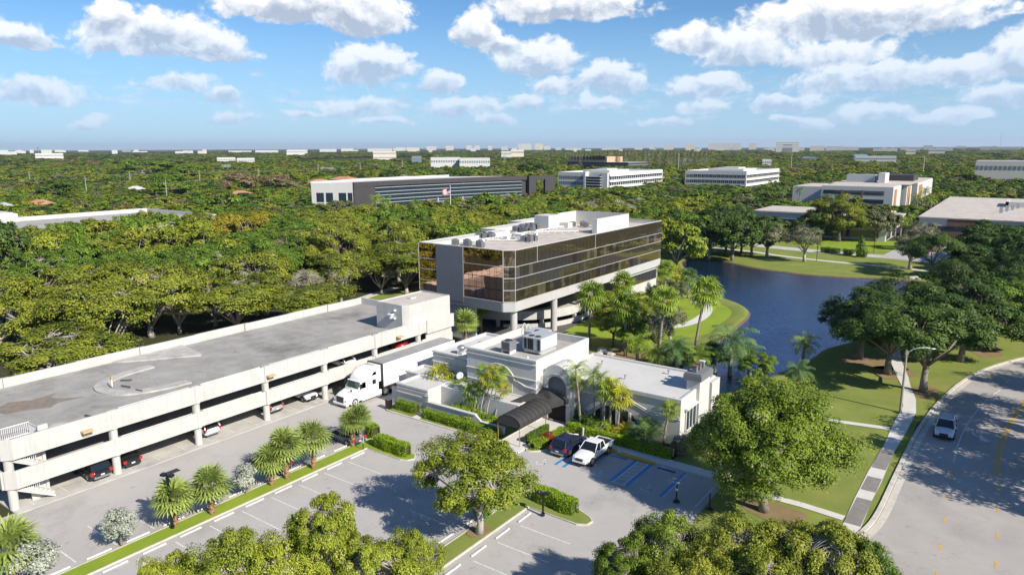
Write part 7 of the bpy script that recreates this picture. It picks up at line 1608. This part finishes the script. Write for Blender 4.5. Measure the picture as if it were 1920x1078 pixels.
# ================================================================ shrubs and hedges
def bush(x, y, r, h, lm, lab, n=2200, size=.07, z0=0.0, stem=False, name='shrub', group=None, seed=1, cat='shrub'):
    rg = np.random.default_rng(seed); e = empty(name, (x, y, z0), 0, lab, cat, group); z1 = .45 if stem else 0
    d = unit(rg.normal(size=(26, 3))); cs = d * np.array([r * .68, r * .68, (h - z1) * .34]) + np.array([0, 0, z1 + (h - z1) * .5]); cs[:, 2] = np.maximum(cs[:, 2], z1 + .1)
    q, t = clump_leaves(cs, np.full(26, r * .42), n // 26, size, rg, np.array([0, 0, h * .4]), flat=.9)
    o = bpy.data.objects.new('foliage', quads_mesh('foliage', q, t, LM[lm])); COL.objects.link(o); o.parent = e
    if stem: MB().tube([(0, 0, 0), (.05, 0, h * .5)], [.09, .05], 7).tube([(0, 0, .3), (r * .4, .1, h * .6)], [.05, .03], 6).tube([(0, 0, .3), (-r * .4, -.1, h * .6)], [.05, .03], 6).build('stem', MT['bark'], e)
    else: MB().lathe([(r * .5, 0), (r * .62, h * .4), (r * .4, h * .68), (0, h * .75)], 10).build('branches', MT['bark'], e)
    return e
x, y = P(228, 1022, .1); bush(x, y, 1.28, 3.0, 'silver', 'rounded silver leaved bush casting a shadow, left on the parking strip', 5200, .085, .13, True, 'silver_bush', seed=3)
x, y = P(462, 925, .1); bush(x, y, 1.15, 2.7, 'silver', 'spiky silver leaved bush between the fan palms on the strip', 3800, .10, .13, True, 'silver_bush', seed=4)
x, y = P(66, 1082, .1); bush(x, y, 1.6, 2.6, 'silver', 'silver leaved bush cut by the lower left corner beside the palm', 4200, .10, .13, True, 'silver_bush', seed=5)
def hedge(pts, w, h, lm, lab, seed, z0=.12, size=.055, dens=420, rnd_=.12, cat='hedge', inner='hedgedark'):
    rg = np.random.default_rng(seed); c0 = Vector((sum(p[0] for p in pts) / len(pts), sum(p[1] for p in pts) / len(pts)))
    pos, nrm = [], []; core = MB()
    for i in range(len(pts) - 1):
        a, b = np.array(pts[i]), np.array(pts[i + 1]); L_ = np.linalg.norm(b - a); d = (b - a) / L_; s = np.array([-d[1], d[0]])
        n = int(dens * L_ * (w + 2 * h)); fr = rg.random(n); per = w + 2 * h; q = fr * per; t = rg.random(n) * (L_ + w * .6) - w * .3
        side = np.where(q < h, -w / 2, np.where(q > h + w, w / 2, q - h - w / 2)); z = np.where(q < h, q, np.where(q > h + w, per - q, h)); nz = np.where((q >= h) & (q <= h + w), 1., 0.); ns = np.where(q < h, -1., np.where(q > h + w, 1., 0.))
        # rounded ends and shoulders
        endk = np.clip((np.abs(t - L_ / 2) - (L_ / 2 - w * .2)) / (w * .5), 0, 1); side = side * (1 - .45 * endk); sh = np.clip((z - h * .75) / (h * .25), 0, 1) * (np.abs(side) > w * .35); side = side * (1 - .12 * sh)
        wob = 1 + .10 * np.sin(t * 3.1 + seed) + rg.normal(size=n) * rnd_ * .5
        X = a[0] + d[0] * t + s[0] * side * wob; Y = a[1] + d[1] * t + s[1] * side * wob; Z = z * (1 + .05 * np.sin(t * 2.3 + seed * 2)) + rg.normal(size=n) * .04
        pos.append(np.stack([X - c0.x, Y - c0.y, np.maximum(Z, .02)], 1)); nn = np.stack([s[0] * ns, s[1] * ns, nz], 1); nrm.append(unit(nn + rg.normal(size=(n, 3)) * .5))
        core.prism([tuple(a + s * w * .40 - d * .0 - np.array([c0.x, c0.y])), tuple(a - s * w * .40 - np.array([c0.x, c0.y])), tuple(b - s * w * .40 - np.array([c0.x, c0.y])), tuple(b + s * w * .40 - np.array([c0.x, c0.y]))], 0, h * .88)
    pos = np.concatenate(pos); nrm = np.concatenate(nrm); q = leaf_quads(pos, nrm, size, rg, .7); t = .5 + rg.normal(size=len(pos)) * .2
    e = empty('hedge', (c0.x, c0.y, z0), 0, lab, cat); o = bpy.data.objects.new('foliage', quads_mesh('foliage', q, t, LM[lm])); COL.objects.link(o); o.parent = e; core.build('branches', MT['soil'], e)
hedge([(-57.0, 56.2), (-54.2, 56.2)], 1.0, .95, 'hedge', 'short clipped hedge at the left corner of the restaurant bed', 1)
hedge([(-52.5, 56.0), (-47.5, 55.9), (-42.4, 55.9)], 1.0, .85, 'hedge', 'long clipped hedge between the kerb and the low garden wall', 2)
hedge([(-51.0, 47.3), (-47.0, 47.2)], 1.15, 1.15, 'hedge', 'bright clipped hedge on the island at the end of the palm strip', 3)
hedge([(-54.1, 48.9), (-52.9, 48.6)], 1.2, 1.2, 'hedge', 'short clipped hedge behind the palms at the end of the strip', 4)
hedge([(-31.6, 47.4), (-27.7, 47.0)], 1.15, 1.2, 'hedge', 'bright clipped hedge on the island right of the spreading tree', 5)
hedge([(-37.2, 62.0), (-31.0, 61.85), (-25.6, 61.75)], .95, .85, 'hedge', 'long dark clipped hedge along the walk behind the accessible bays', 6)
hedge([(-39.0, 56.6), (-38.95, 60.4)], .5, .8, 'hedgedark', 'low narrow hedge under the right side of the black awning', 7)
hedge([(-37.0, 58.6), (-36.9, 60.2)], 1.5, .8, 'hedge', 'rounded green shrub mass nearest the entrance', 8, cat='shrub')
hedge([(-37.6, 55.9), (-37.3, 57.0)], 1.3, .75, 'hedge', 'rounded green shrub mass at the tip of the island by the awning', 9, cat='shrub')
bush(-37.3, 58.0, .85, .95, 'red', 'red leaved shrub between two green shrub masses', 1500, .07, .14, name='red_shrub', seed=11)
for k, (x, y, r, h, lm, lab) in enumerate(((-54.6, 60.2, 1.25, 1.9, 'hedge', 'rounded green shrub under the leftmost restaurant palms'), (-47.5, 58.2, 1.6, 1.2, 'palm', 'low leafy planting at the foot of the palm cluster, right part'), (-49.6, 58.2, 1.5, 1.1, 'hedge', 'low leafy planting at the foot of the palm cluster, left part'), (-45.4, 58.2, 1.2, 1.0, 'hedge', 'low leafy planting beside the awning'), (-35.6, 63.6, 1.4, 1.9, 'hedgedark', 'dark bushy planting beside the entrance'), (-34.0, 63.4, 1.2, 1.4, 'palm', 'bushy green planting under the slender feathery palms'), (-32.6, 63.4, 1.0, 1.0, 'palmy', 'yellowish planting at the foot of the fan palms'), (-30.4, 63.3, 1.2, 1.2, 'hedgedark', 'dark planting right of the bright yellow palm'), (-33.4, 42.0, .9, 1.1, 'hedgedark', 'dark little shrub at the foot of the spreading tree'), (-25.1, 63.4, 1.1, 1.8, 'pink', 'pink flowering shrub at the right corner of the restaurant'), (-24.0, 66, 1.5, 2.0, 'green', 'green shrub beside the end window of the restaurant'), (-24.2, 69.5, 1.5, 2.2, 'green', 'green shrub under the chimney'), (-67.2, 16.5, .9, .8, 'hedge', 'small green shrub at the red kerb by the garage corner'))):
    bush(x, y, r, h, lm, lab, int(1500 * r), .09, .12, seed=20 + k)
e = empty('holiday_tree', (-36.9, 63.2, .1), 0, 'slim dark decorated conical tree beside the entrance', 'tree'); 
bpy.data.objects.remove(e); conifer(-36.9, 63.2, 2.4, .7, 'dark', 'slim dark conical shrub beside the restaurant entrance')
for k, (u, v) in enumerate(((1548, 474), (1565, 476), (1590, 478), (1615, 482))):
    x, y = P(u, v); hedge([(x - .9, y - .1), (x + .9, y + .1)], 1.6, 1.4, 'hedgedark', 'clipped block hedge beside the far drive, %s' % ('leftmost', 'second from the left', 'third from the left', 'rightmost under the conical tree')[k], 40 + k, size=.12, dens=90)
for k, (u, v, r, h, lm) in enumerate(((1090, 398, 4, 6, 'silver'), (1105, 402, 5, 7, 'silver'), (1160, 396, 5, 6.5, 'silver'), (1180, 402, 4.5, 6, 'silver'), (1200, 385, 4, 6, 'silver'))):
    x, y = P(u, v, 3); palm(x, y, h * .55, r * .9, 'sabal', 'silver', 'silver blue fan palm in the clump behind the office roof', group='silver palms behind the office roof', tr=.3, var=k % 3, boots=False, name='silver_palm')
for k, (u, v, s) in enumerate(((263, 322, 4.5), (345, 320, 4), (615, 318, 5), (808, 336, 4), (760, 335, 3.5), (425, 313, 4))):
    x, y = P(u, v, 8); tree('mid%d' % (k % 4), x, y, s * 1.6, 11, 'silver', 'pale whitish blossoming tree standing out in the distant wood', 'pale blossoming trees in the distant wood')
# ================================================================ skyline and mid-distance buildings
FW_ = mat('far_white_wall', (.56, .55, .53), .8); FB = mat('far_cream_wall', (.62, .56, .46), .8); FG = mat('far_grey_roof', (.38, .38, .39), .8); FS = mat('far_window', (.16, .20, .24), .3)
def far_block(u0, u1, vt, D, lab, h_base=0, m=None, floors=0, dep=25, name='distant_building', rows=True, cat='building', grp=None):
    """distant building D metres away spanning photo columns u0..u1 with its top at row vt"""
    uc = (u0 + u1) / 2; rx, ry, dz = ray(uc, vt); k = D / math.hypot(rx, ry); z = CAMH - dz * k; cx, cy = rx * k, ry * k
    w = (u1 - u0) / F * D * math.cos(math.atan((uc - 960) / F)) ** 1
    z = max(z, 5.0); rz = math.atan2(cy, cx) - math.pi / 2
    e = empty(name, (cx, cy, 0), rz, lab, cat, grp)
    MB().box(-w / 2, w / 2, 0, dep, 0, z).build('body', m or FW_, e)
    MB().box(-w / 2 + .5, w / 2 - .5, .5, dep - .5, z, z + .25).build('roof', FG, e)
    fl = floors or max(1, int(z / 3.6)); mb = MB(); nb = max(3, int(w / (6 if D < 600 else 2.8)))
    for f in range(fl):
        zz = (f + .35) * z / fl
        for j in range(nb): a = -w / 2 + w * (j + .2) / nb; mb.box(a, a + w / nb * .6, -.15, .1, zz, zz + z / fl * (.42 if D < 600 else .3))
    mb.build('windows', FS, e)
    return e, w, z
far = [(972, 996, 270, 6200), (1003, 1018, 270, 6200), (1020, 1032, 274, 6300), (1218, 1226, 273, 7000), (1245, 1263, 272, 6500), (1286, 1302, 271, 6500), (1329, 1351, 269, 5200), (1353, 1371, 269, 5300), (1373, 1389, 269, 5400), (1405, 1418, 269, 6000), (874, 884, 273, 7000), (890, 900, 273.5, 7000), (915, 923, 274, 7200), (1520, 1545, 274, 3800), (1550, 1580, 274.5, 4000), (1583, 1608, 275.5, 4000), (1733, 1748, 273, 4600), (1762, 1785, 277, 3600), (1840, 1856, 275, 4500), (940, 952, 276, 6000), (800, 818, 275, 6500), (836, 850, 274, 6500), (742, 760, 277, 5200), (762, 786, 277, 5200), (690, 735, 279, 4200), (640, 662, 279, 5000), (540, 575, 281, 3800), (600, 630, 280, 4300), (480, 520, 282, 4200), (430, 470, 283, 4800), (330, 360, 284, 4200), (0, 28, 284.5, 3800), (250, 275, 284, 5200), (1640, 1680, 279, 3400), (1690, 1720, 278, 4500), (1868, 1910, 276, 4600), (1440, 1452, 276, 4600), (1190, 1205, 277, 6000), (1060, 1090, 278, 5500), (1130, 1160, 278, 5600)]
for k, (a, b_, t, D) in enumerate(far):
    far_block(a, b_, t, D, 'pale block on the horizon skyline', m=FB if k % 4 == 1 else FW_, grp='pale blocks on the horizon skyline', dep=20)
sk = random.Random(9)
for k in range(64):
    u = sk.uniform(-20, 1930); w = sk.uniform(4, 17); D = sk.uniform(3600, 7500); rx, ry, dz = ray(u, 281 - .0042 * (u - 960)); 
    far_block(u, u + w, 280.2 - .0042 * (u - 960) - sk.uniform(-.6, 2.6), D, 'small pale building in the line of roofs along the horizon', m=sk.choice((FW_, FW_, FB)), grp='small buildings along the horizon', dep=20)
e, w, z = far_block(1457, 1497, 266.5, 2900, 'prominent white hotel block with a wide central opening on the horizon', floors=7, dep=30)
MB().box(-w * .22, w * .22, -.3, .2, z * .1, z * .55).box(-w * .2, w * .2, -.3, .2, z * .72, z * .80).build('central_opening', FS, e)
for a, b_, t, D, m, lab in ((1608, 1676, 293.5, 1250, FW_, 'long low white hall with small windows in the distance on the right'), (1603, 1625, 290.5, 1350, mat('far_blue_roof', (.20, .42, .62), .6), 'blue roofed hall beside the long low white one'), (1505, 1530, 296, 1350, mat('far_blue_wall', (.06, .12, .30), .6), 'dark blue low building left of the blue roofed hall'), (1838, 1918, 303, 640, FB, 'cream low building among the trees near the right edge'), (808, 862, 296, 900, FW_, 'white two storey school building behind the curved office, left wing'), (862, 918, 297, 880, FW_, 'white two storey school building behind the curved office, right wing'), (700, 742, 284, 1900, FB, 'cream warehouse left of centre near the horizon'), (538, 570, 282, 2600, FW_, 'long white warehouse near the horizon left of centre'),
                        (70, 114, 288, 2100, FW_, 'bright white warehouse on the left horizon'), (408, 440, 296, 1400, FW_, 'pale flat roof between the trees left of centre'), (445, 476, 297, 1300, FW_, 'second pale flat roof right of the first one left of centre'), (940, 958, 284, 1700, FW_, 'white hall before the car dealers lot'), (958, 982, 281, 1750, FB, 'cream hall beside the white one'), (772, 790, 294, 1200, FS, 'grey blue house block left of the white school'), (1700, 1716, 281, 2300, FB, 'tan block on the right'), (1744, 1770, 279, 2400, FW_, 'pale office on the right before the horizon'), (1276, 1296, 299, 1000, FG, 'grey roofed shed between the white offices'), (1430, 1446, 300, 1000, FW_, 'low white shed on the open field')):
    far_block(a, b_, t, D, lab, m=m, dep=40, floors=2)
structure(MB().sheet([P(1380, 302), P(1700, 300), P(1760, 296), P(1500, 290), P(1330, 295)], .4).build('open_field', mat('dry_field', (.33, .28, .14), .95, col2=(.22, .25, .07), scale=.02)))
structure(MB().sheet([P(930, 297), P(1110, 296), P(1120, 287), P(900, 287)], .4).build('distant_car_park', MT['walk']))
cr = random.Random(12)
cc = mat('distant_car', (.5, .5, .52), .3)
for k in range(60):
    u = cr.uniform(925, 1110); v = cr.uniform(288.5, 295.5); x, y = P(u, v); o = MB().prism([(-2.2, -.9), (2.2, -.9), (2.2, .9), (-2.2, .9)], .3, 1.0).prism([(-1.3, -.8), (1.0, -.8), (1.0, .8), (-1.3, .8)], 1.0, 1.5).build('parked_car', [paint('a', (.7, .7, .7)), paint('b', (.05, .05, .06)), paint('c', (.35, .36, .38)), paint('d', (.4, .02, .02))][k % 4]) if k < 4 else None
    if o is None:
        o = dc[k % 4].copy(); COL.objects.link(o)
    else:
        dc = dc + [o] if k else [o]
    o.location = (x, y, .45); o.rotation_euler = (0, 0, R(20 if k % 3 else 110)); tag(o, 'tiny car parked in the distant car lot near the horizon', 'car', 'cars in the distant car lot')
# radio mast and water tower
x, y = P(1878, 282); D = 5200; rx, ry, dz = ray(1878, 251); k_ = D / math.hypot(rx, ry)
e = empty('radio_mast', (rx * k_, ry * k_, 0), 0, 'thin tall lattice mast on the right horizon', 'mast'); hh = CAMH - dz * k_
mb = MB()
for a in range(3): t = a * 2.094; mb.tube([(4 * math.cos(t), 4 * math.sin(t), 0), (1.2 * math.cos(t), 1.2 * math.sin(t), hh)], .5, 4)
for j in range(14): z0 = hh * j / 14; mb.tube([(4 - 2.8 * j / 14, 0, z0), (-2 + 1.4 * j / 14, 3.4 - 2.4 * j / 14, z0 + hh / 14)], .3, 4)
mb.build('lattice', FG, e)
rx, ry, dz = ray(71, 275); k_ = 2600 / math.hypot(rx, ry); hh = CAMH - dz * k_
e = empty('radio_mast', (rx * k_, ry * k_, 0), 0, 'short dark mast above the warehouse on the left horizon', 'mast'); MB().tube([(0, 0, 0), (0, 0, hh)], [1.2, .5], 6).box(-2, 2, -2, 2, hh - 6, hh - 3).build('lattice', FS, e)
# casuarina belt
cas = []
for k in range(70):
    u = cr.uniform(1085, 1330); v0 = 279.5 + cr.uniform(-.5, 4); cas.append((u, v0))
for k, (u, v) in enumerate(cas):
    D = cr.uniform(900, 1100); rx, ry, dz = ray(u, v); q = D / math.hypot(rx, ry); h = CAMH - dz * q
    if k < 3: 
        e = conifer(rx * q, ry * q, 18, 6.0, 'grey', 'tall feathery pine in the belt behind the salmon roofed office', 'pine_tree', 'feathery pines behind the salmon roofed office'); e['_k'] = 1; del e['_k']; 
        if k == 0: pr0 = e
        e.scale = (1, 1, h / 18)
    else:
        c = copy_tree(pr0); c.location = (rx * q, ry * q, 0); c.scale = (cr.uniform(.7, 1.1), cr.uniform(.7, 1.1), h / 18); c.rotation_euler = (0, 0, cr.uniform(0, 6))
# ================================================================ haze
hm = bpy.data.materials.new('thin_air'); hm.use_nodes = True; nt = hm.node_tree; nt.nodes.clear(); pv = nt.nodes.new('ShaderNodeVolumePrincipled'); ou = nt.nodes.new('ShaderNodeOutputMaterial')
pv.inputs['Color'].default_value = (.80, .88, 1.0, 1); pv.inputs['Density'].default_value = HAZE; pv.inputs['Anisotropy'].default_value = .2; nt.links.new(pv.outputs[0], ou.inputs['Volume'])
if HAZE > 0: tag(MB().box(-23000, 23000, -23000, 23000, -1, 175).build('haze', hm), 'thin pale haze over the distant woods', 'haze', kind='stuff')
